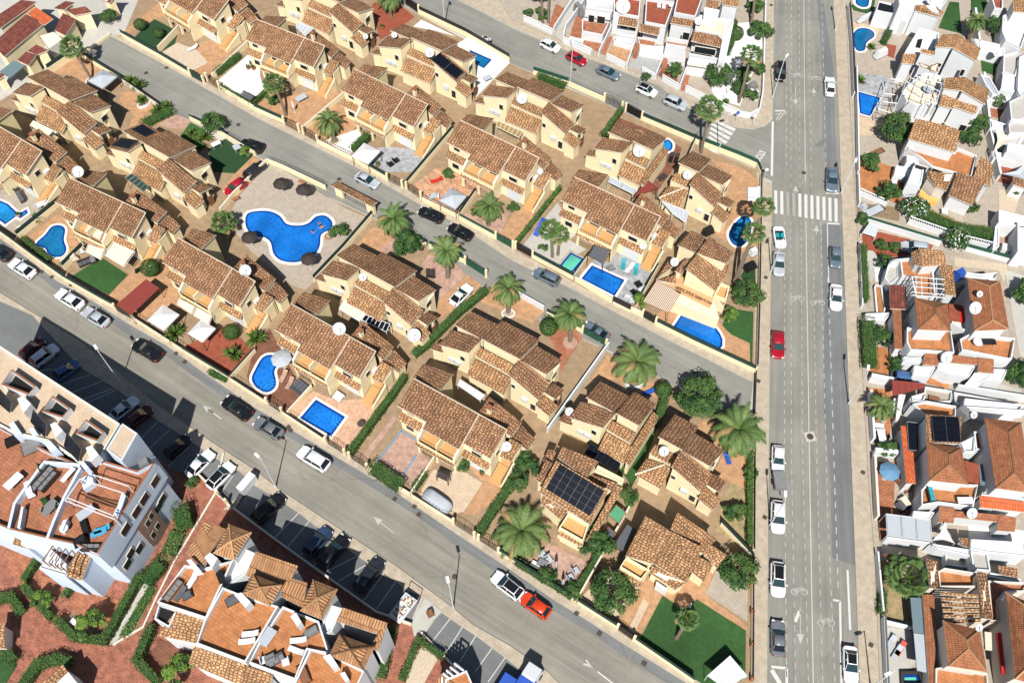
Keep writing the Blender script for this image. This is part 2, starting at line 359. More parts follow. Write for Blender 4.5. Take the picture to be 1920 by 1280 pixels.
def under(mb, pts, m, base=0., d=.22, th=.16):
    pts = [Vector(p) for p in pts]; n = len(pts)
    A = sum(pts[i].x * pts[(i + 1) % n].y - pts[(i + 1) % n].x * pts[i].y for i in range(n))
    if A < 0: pts = pts[::-1]
    q = inset(pts, d) if d else pts
    mb.prism([Vector((p.x, p.y, base)) for p in q], [p - Vector((0, 0, th * .6)) for p in q], m)
def ccw(pts):
    n = len(pts); A = sum(pts[i].x * pts[(i + 1) % n].y - pts[(i + 1) % n].x * pts[i].y for i in range(n))
    return pts if A > 0 else pts[::-1]
def slab(name, pts, top, m, side=None, bottom=-.05, kind='structure', parent=None):
    """a level sheet with skirts: paving, lawns, pavements"""
    if isinstance(pts, str): pts = pl(pts, top)
    pts = ccw(pts)
    mb = MB().prism([Vector((p.x, p.y, bottom)) for p in pts], [Vector((p.x, p.y, top)) for p in pts], side or m, m)
    o = mb.build(name, parent)
    if kind: o['kind'] = kind
    return o
def smooth(pts, k=6, closed=True):
    out, n = [], len(pts)
    for i in range(n if closed else n - 1):
        g = lambda j: pts[j % n] if closed else pts[max(0, min(n - 1, j))]
        a, b, c, d = g(i - 1), g(i), g(i + 1), g(i + 2)
        for t in range(k):
            t = t / k; out.append(.5 * ((2 * b) + (c - a) * t + (2 * a - 5 * b + 4 * c - d) * t * t + (3 * b - a - 3 * c + d) * t ** 3))
    if not closed: out.append(pts[-1])
    return out
def ribbon(mb, pts, h, t, m, base=0., mtop=None, closed=False):
    """an upright wall of height h and thickness t along a ground line"""
    n = len(pts); L_, R_ = [], []
    for i in range(n):
        a = pts[i - 1] if (i or closed) else pts[i]; b = pts[(i + 1) % n] if (i < n - 1 or closed) else pts[i]
        e = Vector((b.x - a.x, b.y - a.y, 0)).normalized(); nn = Vector((-e.y, e.x, 0)) * (t / 2)
        L_.append(Vector((pts[i].x, pts[i].y, 0)) + nn); R_.append(Vector((pts[i].x, pts[i].y, 0)) - nn)
    o = len(mb.v); z = lambda v, q: Vector((v.x, v.y, q))
    for i in range(n): mb.v += [z(R_[i], base), z(L_[i], base), z(L_[i], h), z(R_[i], h)]
    i0, i1 = mb.mi(m), mb.mi(mtop or m)
    for i in range(n if closed else n - 1):
        a, b = o + 4 * i, o + 4 * ((i + 1) % n)
        for f, k in (([a, b, b + 3, a + 3], i0), ([a + 1, a + 2, b + 2, b + 1], i0), ([a + 3, b + 3, b + 2, a + 2], i1), ([a, a + 1, b + 1, b], i0)): mb.f.append(f); mb.m.append(k)
    if not closed:
        a, b = o, o + 4 * (n - 1); mb.f += [[a, a + 3, a + 2, a + 1], [b, b + 1, b + 2, b + 3]]; mb.m += [i0, i0]
# ---------------------------------------------------------------- the ground, streets and pavements
mb = MB(); mb.add([(-400, -150, -.06), (400, -150, -.06), (400, 400, -.06), (-400, 400, -.06)], [[0, 1, 2, 3]], 'concrete'); mb.build('ground')['kind'] = 'structure'
def sheet(name, s, z, m): return slab(name, s, z, m, bottom=z - .05)
sheet('avenue', '1452,-60 1450,120 1449,215 1449,232 1447,420 1443,720 1440,1000 1438,1350 1622,1350 1612,1280 1594,800 1580,430 1572,200 1564,40 1560,-60', .004, 'asphalt')
sheet('street', '855,-2 960,52 1085,104 1132,120 1235,160 1290,202 1375,237 1410,242 1436,236 1450,222 1450,340 1432,332 1417,315 1310,273 1132,193 1065,163 955,118 875,70 787,28 740,0', .008, 'asphalt_street')
sheet('street', '150,108 205,66 315,125 480,220 665,312 792,386 862,422 960,488 1067,538 1160,588 1260,640 1412,716 1404,788 1275,728 1165,668 1110,642 1000,592 905,537 800,462 700,407 610,367 480,292 425,255 360,237 300,207 232,157', .008, 'asphalt_street')
sheet('street', '-80,420 0,467 62,507 107,542 155,567 250,632 310,662 390,722 475,780 530,810 620,865 730,930 780,962 850,1017 930,1070 1030,1135 1110,1185 1185,1237 1300,1310 1300,1400 1150,1380 1042,1280 1025,1257 960,1212 885,1169 850,1139 745,1062 675,1016 585,957 520,914 480,882 395,827 295,759 155,642 60,585 -80,500', .008, 'asphalt_tan')
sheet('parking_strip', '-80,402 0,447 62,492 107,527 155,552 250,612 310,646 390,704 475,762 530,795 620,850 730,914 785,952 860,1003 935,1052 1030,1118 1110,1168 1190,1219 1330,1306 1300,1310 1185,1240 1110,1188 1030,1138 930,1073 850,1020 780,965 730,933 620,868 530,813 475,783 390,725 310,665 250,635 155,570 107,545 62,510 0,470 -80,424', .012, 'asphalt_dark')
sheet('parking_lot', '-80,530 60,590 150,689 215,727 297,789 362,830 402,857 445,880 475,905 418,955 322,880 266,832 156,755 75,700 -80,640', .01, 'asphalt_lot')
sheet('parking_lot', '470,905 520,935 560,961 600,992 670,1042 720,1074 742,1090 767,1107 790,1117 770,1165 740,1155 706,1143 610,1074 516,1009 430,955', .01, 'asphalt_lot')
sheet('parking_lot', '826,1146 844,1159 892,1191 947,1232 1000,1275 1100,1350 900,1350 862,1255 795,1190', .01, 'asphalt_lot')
sheet('road_patch', '1541,420 1581,420 1589,700 1594,800 1604,1060 1560,1045 1557,900 1545,770', .008, 'asphalt_patch')
sheet('road_patch', '1525,275 1545,275 1549,337 1570,342 1566,245 1563,130 1540,-20 1530,-20 1540,100 1543,260', .008, 'asphalt_patch')
def kerbslab(name, s, m='sidewalk', z=.12): return slab(name, s, z, m, side='concrete', bottom=-.05)
kerbslab('pavement', '1560,-60 1564,40 1572,200 1580,430 1594,800 1604,1060 1612,1280 1622,1350 1660,1350 1649,1280 1640,1050 1628,900 1617,700 1607,440 1592,180 1586,20 1583,-60')
kerbslab('pavement', '1447,345 1443,720 1440,1000 1438,1350 1405,1350 1408,1240 1410,1050 1412,800 1415,600 1424,360 1418,320 1432,334')
kerbslab('pavement', '1452,-60 1450,120 1449,215 1436,236 1410,242 1375,237 1290,202 1235,160 1132,120 1085,104 960,52 855,-2 760,-60 900,-60 935,0 960,38 1040,72 1120,108 1200,140 1275,182 1380,225 1425,205 1437,-60')
kerbslab('pavement', '205,66 315,125 480,220 665,312 792,386 862,422 960,488 1067,538 1160,588 1260,640 1412,716 1415,700 1255,612 1147,567 960,466 862,408 665,301 480,208 230,66')
kerbslab('pavement', '-80,402 0,447 62,492 107,527 155,552 250,612 310,646 390,704 475,762 530,795 620,850 730,914 785,952 860,1003 935,1052 1030,1118 1110,1168 1190,1219 1330,1306 1350,1290 1255,1248 1080,1128 960,1051 772,926 692,878 525,772 255,598 26,452 -80,385')
kerbslab('pavement', '-80,500 60,585 155,642 295,759 395,827 480,882 520,914 585,957 675,1016 745,1062 850,1139 885,1169 960,1212 1025,1257 1120,1350 1100,1350 1000,1275 947,1232 892,1191 844,1159 826,1146 808,1160 780,1165 790,1117 767,1107 742,1090 720,1074 670,1042 600,992 560,961 520,935 470,905 440,955 418,955 475,905 445,880 402,857 362,830 297,789 215,727 150,689 60,590 -80,530', 'sidewalk')
# painted markings
PM = MB(); ZP = .016
def dash(a, b, n, w_, fill=.5):
    a, b = P(*a), P(*b); e = (b - a); L_ = e.length; e.normalize(); q = Vector((-e.y, e.x, 0)) * w_ / 2; st = L_ / n
    for i in range(n):
        s0 = a + e * st * i; s1 = s0 + e * st * fill
        PM.add([s0 - q + Vector((0, 0, ZP)), s1 - q + Vector((0, 0, ZP)), s1 + q + Vector((0, 0, ZP)), s0 + q + Vector((0, 0, ZP))], [[0, 1, 2, 3]], 'paint_worn')
def stripe(pts, w_, z=ZP):
    pts = [P(*p) for p in pts]
    for a, b in zip(pts, pts[1:]):
        e = (b - a).normalized(); q = Vector((-e.y, e.x, 0)) * w_ / 2; zz = Vector((0, 0, z))
        PM.add([a - q + zz, b - q + zz, b + q + zz, a + q + zz], [[0, 1, 2, 3]], 'paint')
mat('asphalt_worn', (.33, .32, .285), .85, .2, 3)
def quad(s, z=ZP, m='paint'): PM.add([p + Vector((0, 0, z)) for p in pl(s)], [list(range(len(s.split())))], m)
for a, b, c in (((1473.5, 0), (1475, 320), 22), ((1471.5, 415), (1471, 860), 27), ((1471, 860), (1475, 1280), 20)): dash(a, b, c, .09)
for a, b, c in (((1484, 0), (1482.5, 360), 24), ((1482.5, 415), (1484, 860), 27), ((1484, 860), (1492, 1290), 20)): dash(a, b, c, .08)
for a, b, c in (((1498.5, 0), (1500, 360), 24), ((1502, 415), (1505, 860), 27), ((1505, 860), (1516, 1290), 20)): dash(a, b, c, .08)
for a, b, c in (((1516, 0), (1521, 360), 24), ((1524, 415), (1531, 860), 27), ((1531, 860), (1543, 1290), 20)): dash(a, b, c, .08)
for a, b, c in (((1541, 0), (1549, 360), 22), ((1539, 415), (1545, 700), 17), ((1545, 700), (1552, 960), 13), ((1552, 960), (1566, 1290), 15)): dash(a, b, c, .09)
for a, b, c in (((1552, 520), (1558, 680), 8), ((1558, 680), (1566, 940), 11), ((1566, 940), (1572, 1115), 7)): dash(a, b, c, .13)
stripe([(1507, 0), (1510, 340)], .08); stripe([(1511, 415), (1517, 830), (1525, 1290)], .08)
for i in range(11):                                       # crosswalk over the avenue
    x = 1451.5 + i * 11.3
    quad(f'{x},{357+i*1.5} {x+5.6},{357.5+i*1.5} {x+6.1},{401+i*1.6} {x+.5},{400+i*1.6}', m='asphalt_worn' if i in (2, 3) else 'paint')
for i in range(7):                                        # crosswalk at the side street's mouth
    x, y = 1334 + i * -1.7, 226 + i * 8.2
    quad(f'{x},{y} {x+2.5},{y-4} {x+46-i*3.4},{y+16-i*.2} {x+42-i*3.6},{y+21-i*.4}')
def arrow(a, b, w_=.1, hl=1.2, hw=.42):
    a, b = P(*a), P(*b); e = (b - a).normalized(); q = Vector((-e.y, e.x, 0)); z = Vector((0, 0, ZP)); m_ = b - e * hl
    PM.add([a - q * w_ / 2 + z, m_ - q * w_ / 2 + z, m_ + q * w_ / 2 + z, a + q * w_ / 2 + z], [[0, 1, 2, 3]], 'paint_worn')
    PM.add([m_ - q * hw + z, b + z, m_ + q * hw + z], [[0, 1, 2]], 'paint_worn')
for a, b in (((1491.5, 160), (1491.5, 197)), ((1526, 181), (1525.5, 165)), ((1492, 362), (1492, 348)), ((1531, 439), (1531, 422)), ((1500, 1138), (1501, 1207)), ((400, 774), (380, 760)), ((738, 999), (700, 968)), ((1100, 1243), (1112, 1252))): arrow(a, b)
stripe([(1491, 1165), (1499, 1145)], .35)
stripe([(415, 785), (390, 767)], .12); stripe([(1155, 1285), (1120, 1258)], .15)
stripe([(1446, 1249), (1475, 1252), (1475, 1290)], .3); stripe([(1447, 1255), (1468, 1290)], .5)
stripe([(1453, 208), (1472, 208)], .3); stripe([(1453, 214), (1472, 214)], .1); stripe([(1455, 225), (1466, 208)], .1); stripe([(1460, 225), (1472, 210)], .1)
stripe([(1449, 228), (1447, 330)], .35); stripe([(1549, 362), (1573, 363)], .3); stripe([(1550, 419), (1574, 420)], .3); stripe([(1551, 419), (1554, 530)], .12)
stripe([(1589, 1068), (1594, 1180)], .25); stripe([(1562, 1124), (1575, 1126), (1578, 1290)], .25)
def bike(x, y, r=.42):
    c = P(x, y)
    for dx in (-.62, .62):
        for t in range(12):
            a0, a1 = t * math.pi / 6, (t + 1) * math.pi / 6; z = Vector((dx, 0, ZP))
            q = lambda a, rr: c + z + Vector((rr * math.cos(a), rr * math.sin(a), 0))
            PM.add([q(a0, r), q(a1, r), q(a1, r - .1), q(a0, r - .1)], [[0, 1, 2, 3]], 'paint_worn')
    for a, b in (((-.62, 0), (-.2, .5)), ((-.2, .5), (.4, .45)), ((.62, 0), (.35, .65)), ((-.1, .05), (.4, .45)), ((-.62, 0), (-.1, .05)), ((-.1, .05), (-.2, .5))):
        a, b = c + Vector((*a, ZP + .002)), c + Vector((*b, ZP + .002)); e = (b - a).normalized(); q = Vector((-e.y, e.x, 0)) * .05
        PM.add([a - q, b - q, b + q, a + q], [[0, 1, 2, 3]], 'paint_worn')
for x, y in ((1499, 1109), (1549, 1167), (1495, 560), (1533, 568), (1494, 142), (1527, 147)): bike(x, y)
for s in ('150,689 75,694', '172,701 116,720', '193,714 136,735', '213,727 156,749', '218,731 164,754', '297,789 266,820', '320,804 281,840', '362,830 300,890', '402,857 372,888', '445,880 412,927',
          '560,961 516,1007', '580,976 540,1024', '604,990 564,1040', '630,1010 588,1060', '670,1042 610,1072', '690,1056 635,1089', '720,1074 682,1125', '742,1090 706,1141', '767,1107 735,1145',
          '826,1146 795,1182', '844,1159 812,1200', '867,1175 835,1225', '892,1191 862,1240', '922,1215 890,1260', '947,1232 915,1278', '980,1258 950,1300'):
    a, b = s.split(); stripe([tuple(map(float, a.split(','))), tuple(map(float, b.split(',')))], .1)
PM.build('road_marking')['kind'] = 'structure'
def letters(txt, at, size, rz, name='road_marking', m='paint', ext=0, z=.018, parent=None, tilt=0, stretch=1):
    cu = bpy.data.curves.new(name, 'FONT'); cu.body = txt; cu.size = size; cu.align_x = 'CENTER'; cu.align_y = 'CENTER'; cu.extrude = ext; cu.offset = .03 * size
    cu.materials.append(MATS[m]); o = bpy.data.objects.new(name, cu); C.objects.link(o)
    o.location = at + Vector((0, 0, z)); o.rotation_euler = (tilt, 0, rz); o.scale = (1, stretch, 1)
    if parent: o.parent = parent
    return o
letters('STOP', P(1424, 292), 1.0, ANG - math.pi / 2, stretch=1.5)['kind'] = 'structure'
# ---------------------------------------------------------------- cream villas
def wbox(root, c, d, name='window', frame='trim', glass='glass', rz=0):
    """a window: frame and recessed-looking dark glass, both proud of the wall"""
    f = MB().box(c, d, frame, rz).build(name, root); c = Vector(c)
    g = MB()
    i = min(range(2), key=lambda k: d[k]); dd = list(d); dd[i] += .02; dd[1 - i] -= .16; dd[2] -= .16
    g.box(c, dd, glass, rz).build('pane', f); return f
def rail(mb, pts, h0, h1, m='brown_iron', step=.35):
    for a, b in zip(pts, pts[1:]):
        a, b = Vector(a), Vector(b)
        for z in (h0 + .08, h1): mb.bar((a.x, a.y, z + a.z), (b.x, b.y, z + b.z), .03, m, 4)
        n = max(1, int((b - a).length / step))
        for i in range(n + 1):
            q = a.lerp(b, i / n); mb.bar((q.x, q.y, q.z + h0), (q.x, q.y, q.z + h1), .02, m, 4)
def solar(root, pts, nx, ny, off=.12):
    """dark solar modules with pale seams lying a hand above a roof plane given by four corners"""
    a, b, c, d = [Vector(p) for p in pts]; n = (b - a).cross(d - a).normalized(); n = n if n.z > 0 else -n
    f = lambda u, v: a.lerp(b, u).lerp(d.lerp(c, u), v) + n * off
    mb = MB().prism([f(0, 0) - n * .05, f(1, 0) - n * .05, f(1, 1) - n * .05, f(0, 1) - n * .05], [f(0, 0), f(1, 0), f(1, 1), f(0, 1)], 'steel')
    fr = mb.build('mounting_frame', root)
    for i in range(nx):
        for j in range(ny):
            u0, u1, v0, v1 = (i + .012) / nx, (i + .988) / nx, (j + .01) / ny, (j + .99) / ny
            MB().prism([f(u0, v0), f(u1, v0), f(u1, v1), f(u0, v1)], [f(u0, v0) + n * .02, f(u1, v0) + n * .02, f(u1, v1) + n * .02, f(u0, v1) + n * .02], 'panel').build('panel', root)
def solar_thing(label, pts, nx, ny, off=.12, group=None):
    c = sum([Vector(p) for p in pts], Vector()) / 4
    r = empty('solar_panel_array', c, label, 'solar panels', group); solar(r, [Vector(p) - c for p in pts], nx, ny, off); return r
def steps(mb, a, b, w_, n, h0, h1, m='orange_floor'):
    a, b = Vector(a), Vector(b); e = (b - a) / n; q = Vector((-e.y, e.x, 0)).normalized() * w_ / 2
    for i in range(n):
        s0, s1 = a + e * i, a + e * (i + 1); z = h0 + (h1 - h0) * (i + 1) / n
        B = [s0 - q, s1 - q, s1 + q, s0 + q]; mb.prism([Vector((p.x, p.y, 0)) for p in B], [Vector((p.x, p.y, z)) for p in B], m)
TA = {}
def street_villa(root, wing=True, tile='tile', left=True):
    """villa looking down the slope: main roof, front wing, two balconies, porch, back lean-tos"""
    r = lambda *p, m=tile, n='roof': roof(root, p, m, n)
    W = MB()
    ml = [(0, 0, 7), (9.9, 0, 7), (9.9, -4.7, 5.2), (4.3, -4.7, 5.2), (4.3, -3.85, 5.53), (-.1, -3.85, 5.53)]
    r(*ml)
    W.prism([(.2, -.2, 0), (9.7, -.2, 0), (9.7, -3.5, 0), (.15, -3.5, 0)][::-1], [(.2, -.2, 6.85), (9.7, -.2, 6.85), (9.7, -3.5, 5.55), (.15, -3.5, 5.55)][::-1], 'cream')
    r((9.98, 0, 7.06), (14.12, 0, 7.06), (14.12, -3.85, 5.56), (9.98, -3.85, 5.56))
    W.prism([(9.7, -.2, 0), (13.95, -.2, 0), (13.95, -3.9, 0), (9.7, -3.9, 0)][::-1], [(9.7, -.2, 6.9), (13.95, -.2, 6.9), (13.95, -3.6, 5.5), (9.7, -3.6, 5.5)][::-1], 'cream')
    # pent roofs
    r((10, -3.6, 3.7), (13.95, -3.6, 3.7), (13.9, -4.5, 3.0), (9.95, -4.5, 3.0), m='tile_pale', n='pent_roof')
    r((0, -3.3, 3.7), (3.4, -3.3, 3.7), (3.4, -4.5, 2.95), (0, -4.5, 2.95), m='tile_pale', n='pent_roof')
    W.prism([(.25, -4.2, 0), (3.2, -4.2, 0), (3.2, -3.3, 0), (.25, -3.3, 0)], [(.25, -4.2, 2.95), (3.2, -4.2, 2.95), (3.2, -3.3, 3.5), (.25, -3.3, 3.5)], 'cream')
    r((3.9, -5.55, 3.15), (9.85, -5.55, 3.15), (9.85, -6.2, 2.6), (3.9, -6.2, 2.6), m='tile_pale', n='pent_roof')
    # balconies over the open porch
    b = MB(); b.box((7, -4.7, 2.95), (5.8, 2.4, .2), 'cream', top='orange_floor')
    b.box((7, -5.8, 3.2), (5.8, .14, .4), 'cream'); b.box((7, -4.75, 3.9), (.16, 1.9, 1.9), 'cream')
    b.prism([(4.05, -5.85, 2.9), (4.35, -5.85, 2.9), (4.35, -3.6, 2.9), (4.05, -3.6, 2.9)], [(4.05, -5.85, 4.1), (4.35, -5.85, 4.1), (4.35, -3.6, 5.5), (4.05, -3.6, 5.5)], 'cream', 'trim')
    b.prism([(9.6, -5.85, 0), (9.9, -5.85, 0), (9.9, -3.6, 0), (9.6, -3.6, 0)], [(9.6, -5.85, 4.2), (9.9, -5.85, 4.2), (9.9, -3.6, 5.5), (9.6, -3.6, 5.5)], 'cream', 'trim')
    for x in (4.2, 7, ): b.box((x, -5.75, 1.45), (.32, .32, 2.9), 'cream')
    bo = b.build('balcony', root); rr = MB()
    rail(rr, [(4.35, -5.8, 0), (6.9, -5.8, 0)], 3.4, 4.05); rail(rr, [(7.1, -5.8, 0), (9.6, -5.8, 0)], 3.4, 4.05); rr.build('railing', bo)
    rr = MB(); rail(rr, [(4.3, -5.75, 0), (7, -5.75, 0)], .1, .95); rr.build('railing', root)
    W.box((4.2, -3.5, 5.1), (.1, .1, .1), 'cream')
    # back lean-tos
    q = [(-1.05, 3.3, 5.0), (3.75, 3.5, 6.5), (3.75, .55, 6.6), (-1.05, .75, 5.05)]; r(*q); under(W, q, 'cream_dark')
    q = [(9.45, 3.2, 6.2), (14.4, 3.1, 4.2), (14.4, .65, 4.2), (9.45, .65, 6.2)]; r(*q); under(W, q, 'cream')
    q = [(14.45, 3.0, 3.6), (16.8, 2.5, 2.9), (16.75, .65, 2.9), (14.45, .65, 3.6)]; r(*q, n='lean_to_roof'); under(W, q, 'cream')
    q = [(14.3, .4, 4.2), (16.1, .4, 4.2), (15.85, -1.85, 2.95), (14.15, -1.95, 2.95)]; r(*q, m='tile_pale', n='porch_roof')
    W.box((15, .35, 1.9), (1.6, .5, 3.8), 'cream'); W.box((15.85, -.6, 1.5), (.2, 1.6, 3.0), 'cream'); W.box((14.1, -1.0, 1.4), (.4, 1.6, 2.9), 'cream')
    s = MB(); steps(s, (15, -4.6, 0), (15, -2.0, 0), 1.7, 6, .1, 1.2); s.box((15, -.9, .6), (1.7, 2.3, 1.2), 'orange_floor')
    s.prism([(15.85, -4.6, 0), (16.1, -4.6, 0), (16.1, -1.4, 0), (15.85, -1.4, 0)], [(15.85, -4.6, .7), (16.1, -4.6, .7), (16.1, -1.4, 1.9), (15.85, -1.4, 1.9)], 'cream'); st = s.build('entrance_steps', root)
    rr = MB(); rail(rr, [(15.9, -4.5, .1), (15.9, -1.6, 1.1)], .6, 1.3); rr.build('railing', st)
    W.box((6.6, 1.2, 1.1), (5.4, 2.2, 2.2), 'cream_dark')
    W.build('wall', root)
    v = MB()
    for a, b in (((9.94, .02, 7.06), (9.94, -4.72, 5.3)), ((14.12, 0, 7.1), (14.12, -3.87, 5.6)), ((-.1, 0, 7.02), (14.12, 0, 7.08)), ((4.3, -3.85, 5.56), (-.1, -3.87, 5.56))): v.bar(a, b, .085, 'cap', 5)
    v.build('ridge_cap', root)
    # windows, garage door, shutters, chimney
    wbox(root, (12, -3.92, 4.75), (1.5, .12, .9), glass='black'); wbox(root, (1.6, -3.53, 4.8), (1.2, .12, .9))
    wbox(root, (8.4, -3.53, 4.1), (1.8, .1, 2.0)); wbox(root, (5.6, -3.53, 4.1), (1.8, .1, 2.0))
    MB().box((12.1, -3.95, 1.25), (2.5, .12, 2.2), 'white').build('garage_door', root)
    d = MB().box((15, -.02, 2.2), (1.0, .3, 2.0), 'wood').build('door', root)
    wbox(root, (1.7, -4.24, 1.7), (1.3, .1, 1.1)); wbox(root, (6.8, -3.53, 1.3), (2.4, .1, 2.2), 'patio_window')
    for x_, z_ in ((2.6, 4.6), (9.75, 4.4)): MB().bar((x_, -3.56 if x_ < 9 else -3.95, .1), (x_, -3.56 if x_ < 9 else -3.95, z_), .05, 'trim', 5).build('drainpipe', root)
    wbox(root, (13.98, -2.2, 4.3), (.12, .9, 1.0)); MB().box((14.15, -.9, 3.4), (.4, .9, .7), 'plastic_white').build('air_conditioner', root)
    wbox(root, (7.0, -.05, 3.0), (1.2, .3, 1.2))
    ch = MB().box((10.6, 1.4, 6.6), (.5, .5, 1.4), 'cream').box((10.6, 1.4, 7.36), (.7, .7, .12), 'tile_rust'); ch.build('chimney', root)
def court_villa(root, kind=0):
    """villa looking up the slope: north roofs, tall inner wall, stepped pents, falling shed roofs. kind 1: no left part, hip instead; kind 2: no right part"""
    r = lambda *p, m='tile', n='roof': roof(root, p, m, n)
    W = MB()
    x0, x1 = (2.65 if kind == 1 else 0), (3.3 if kind == 2 else 6)
    q = [(x0, -.05, 7), (x1, -.05, 7), (x1 + .1, 4.9, 5.2), (x0 + .1, 4.9, 5.2)]; r(*q); under(W, q, 'cream')
    if kind != 1:
        q = [(-4.5, .3, 6.2), (-.02, .3, 6.2), (-.02, 4.1, 5.0), (-4.4, 4.0, 5.0)]; r(*q); under(W, q, 'cream')
        q = [(-5.05, .05, 5), (-.1, .3, 6.45), (-.5, -2.45, 6.45), (-5.1, -2.75, 5)]; r(*q); under(W, q, 'cream')
        q = [(-6.4, -1.55, 2.9), (-4.7, -1.6, 3.5), (-4.6, -2.85, 3.5), (-6.6, -2.95, 2.9)]; r(*q, n='lean_to_roof'); under(W, q, 'cream')
        wbox(root, (-1.6, -2.36, 3.9), (.8, .12, 1.1)); MB().box((-3.4, -2.45, 2.2), (.9, .4, .7), 'plastic_white').box((-2.35, -2.45, 2.25), (.9, .4, .7), 'plastic_white').build('air_conditioner', root)
    if kind != 2:
        q = [(6.05, .2, 6.4), (9.85, .15, 6.4), (10.3, 3.65, 5.2), (6.1, 3.85, 5.2)]; r(*q); under(W, q, 'cream')
        q = [(5.85, -.1, 6.9), (10.5, .1, 4.6), (10.5, -2.75, 4.6), (5.85, -2.7, 6.9)]; r(*q); under(W, q, 'cream')
        q = [(10.5, -1.2, 3.8), (12.7, -1.4, 2.85), (12.5, -3.3, 2.85), (10.3, -3.2, 3.8)]; r(*q, m='tile_pale', n='lean_to_roof'); under(W, q, 'cream')
        q = [(10.45, -1.2, 4.2), (12.25, -1.3, 4.2), (12.3, .9, 3.4), (10.5, 1.0, 3.4)]; r(*q, n='porch_roof')
        W.box((12.0, .1, 1.7), (.25, .25, 3.3), 'cream'); W.box((11, -1.0, 1.8), (1.6, .4, 3.6), 'cream'); W.box((9.9, 2.7, 2.3), (.5, 1.2, 4.6), 'cream')
        wbox(root, (6.5, -2.52, 4.2), (.7, .12, .9)); wbox(root, (9.6, -2.55, 1.5), (.9, .12, 1.6)); MB().box((8.3, -2.66, 2.4), (.9, .4, .7), 'plastic_white').build('air_conditioner', root)
        wbox(root, (10.16, 1.8, 4.0), (.12, 1.2, 1.1)); MB().box((12.1, .15, 1.1), (.12, .95, 2.1), 'wood').build('door', root)
    if kind == 1:
        q = [(2.6, -.1, 4.95), (5.75, -.1, 4.95), (5.7, -1.35, 4.35), (2.45, -1.35, 4.35)]; r(*q, m='tile_pale', n='pent_roof'); under(W, q, 'cream', d=.05)
        q = [(4.8, -1.6, 4.2), (5.75, -1.6, 4.2), (5.8, -4.2, 2.9), (2.15, -4.2, 2.9)]; r(*q, m='tile_pale', n='pent_roof'); under(W, q, 'cream')
        q = [(4.8, -1.6, 4.2), (2.15, -4.2, 2.9), (2.35, -1.6, 3.2)]; r(*q, m='tile_pale', n='pent_roof'); under(W, q, 'cream')
        v = MB(); v.bar((4.8, -1.6, 4.26), (2.15, -4.2, 2.96), .09, 'trim', 5); v.build('hip_cap', root)
    else:
        xe = 3.2 if kind == 2 else 5.75; q = [(-.3, -.15, 4.95), (xe, -.1, 4.95), (xe, -1.4, 4.3), (-.4, -1.3, 4.3)]; r(*q, m='tile_pale', n='pent_roof'); under(W, q, 'cream', d=.05)
        xe += .4 if kind == 2 else 0; q = [(-.3, -1.5, 3.95), (xe, -1.5, 3.95), (xe, -3.7, 2.8), (-.15, -3.7, 2.8)]; r(*q, m='tile_pale', n='pent_roof'); under(W, q, 'cream')
    if kind == 2:
        q = [(3.4, 4.3, 4.0), (4.35, 4.3, 3.5), (4.35, -3.7, 3.1), (3.75, -3.7, 3.5), (3.4, -1.5, 3.9)]; r(*q, m='tile_pale', n='pent_roof'); under(W, q, 'cream', d=.1)
    v = MB(); v.bar((x0, -.05, 7.02), (x1, -.05, 7.02), .08, 'cap', 5)
    if kind != 1: v.bar((-4.5, .3, 6.22), (0, .3, 6.22), .08, 'cap', 5)
    if kind != 2: v.bar((5.85, -.1, 6.92), (10.5, .1, 4.64), .08, 'tile_pale', 5)
    v.build('ridge_cap', root)
    W.build('wall', root)
    wbox(root, ((x0 + x1) / 2, 4.72, 3.7), (1.6, .12, 1.2)); wbox(root, (x0 + 1.2, 4.72, 1.4), (1.2, .12, 2.0))
def fit(pts):
    """place a villa from two of its own points seen in the photograph"""
    (x0, y0, l0), (x1, y1, l1) = pts
    a, b = P(x0, y0, l0[2]), P(x1, y1, l1[2]); la, lb = Vector(l0[:2]), Vector(l1[:2])
    dw = Vector((b.x - a.x, b.y - a.y)); dl = lb - la
    rz = math.atan2(dw.y, dw.x) - math.atan2(dl.y, dl.x); s = min(1.06, max(.94, dw.length / dl.length))
    c, sn = math.cos(rz), math.sin(rz); mid = (Vector((a.x, a.y)) + Vector((b.x, b.y))) / 2; lm = (la + lb) / 2 * s
    return Vector((mid.x - (c * lm.x - sn * lm.y), mid.y - (sn * lm.x + c * lm.y), 0)), rz, (s, s, 1)
GV = 'cream villas between the three streets'
PROTO = {}
def villa(kind, pts, label):
    if len(pts) == 1:
        x, y, l = pts[0]; a = P(x, y, l[2]); rz = R(-32.6); c, sn = math.cos(rz), math.sin(rz)
        loc, s = Vector((a.x - (c * l[0] - sn * l[1]), a.y - (sn * l[0] + c * l[1]), 0)), (1, 1, 1)
    else: loc, rz, s = fit(pts)
    if kind not in PROTO:
        o = empty('cream_villa', loc, label, 'house', GV, rz); o.scale = s; PROTO[kind] = o
        street_villa(o) if kind == 'A' else court_villa(o, int(kind[1]))
    else: o = dup(PROTO[kind], loc, rz, label, GV, s)
    return o
RL, RM, WR = (0, 0, 7), (9.9, 0, 7), (14.12, 0, 7.05)
villa('A', [(546.5, 569.7, RL), (704.7, 658.5, WR)], 'cream villa behind the round-ended pool with the pale blue parasol')
villa('A', [(863.8, 225.8, RL), (1011.7, 296.3, WR)], 'cream villa behind the garden with the red lounger and a white gazebo')
villa('A', [(776.9, 709.6, RL), (951, 805.6, WR)], 'cream villa behind the brick patio with the blue tile border')
villa('A', [(666, 130, RL), (802, 196, WR)], 'cream villa facing the grey crazy-paved garden with black square loungers')
villa('A', [(1078, 332.4, RL), (1238.6, 406.2, WR)], 'cream villa with green turf on its balcony, above the teal plunge pool')
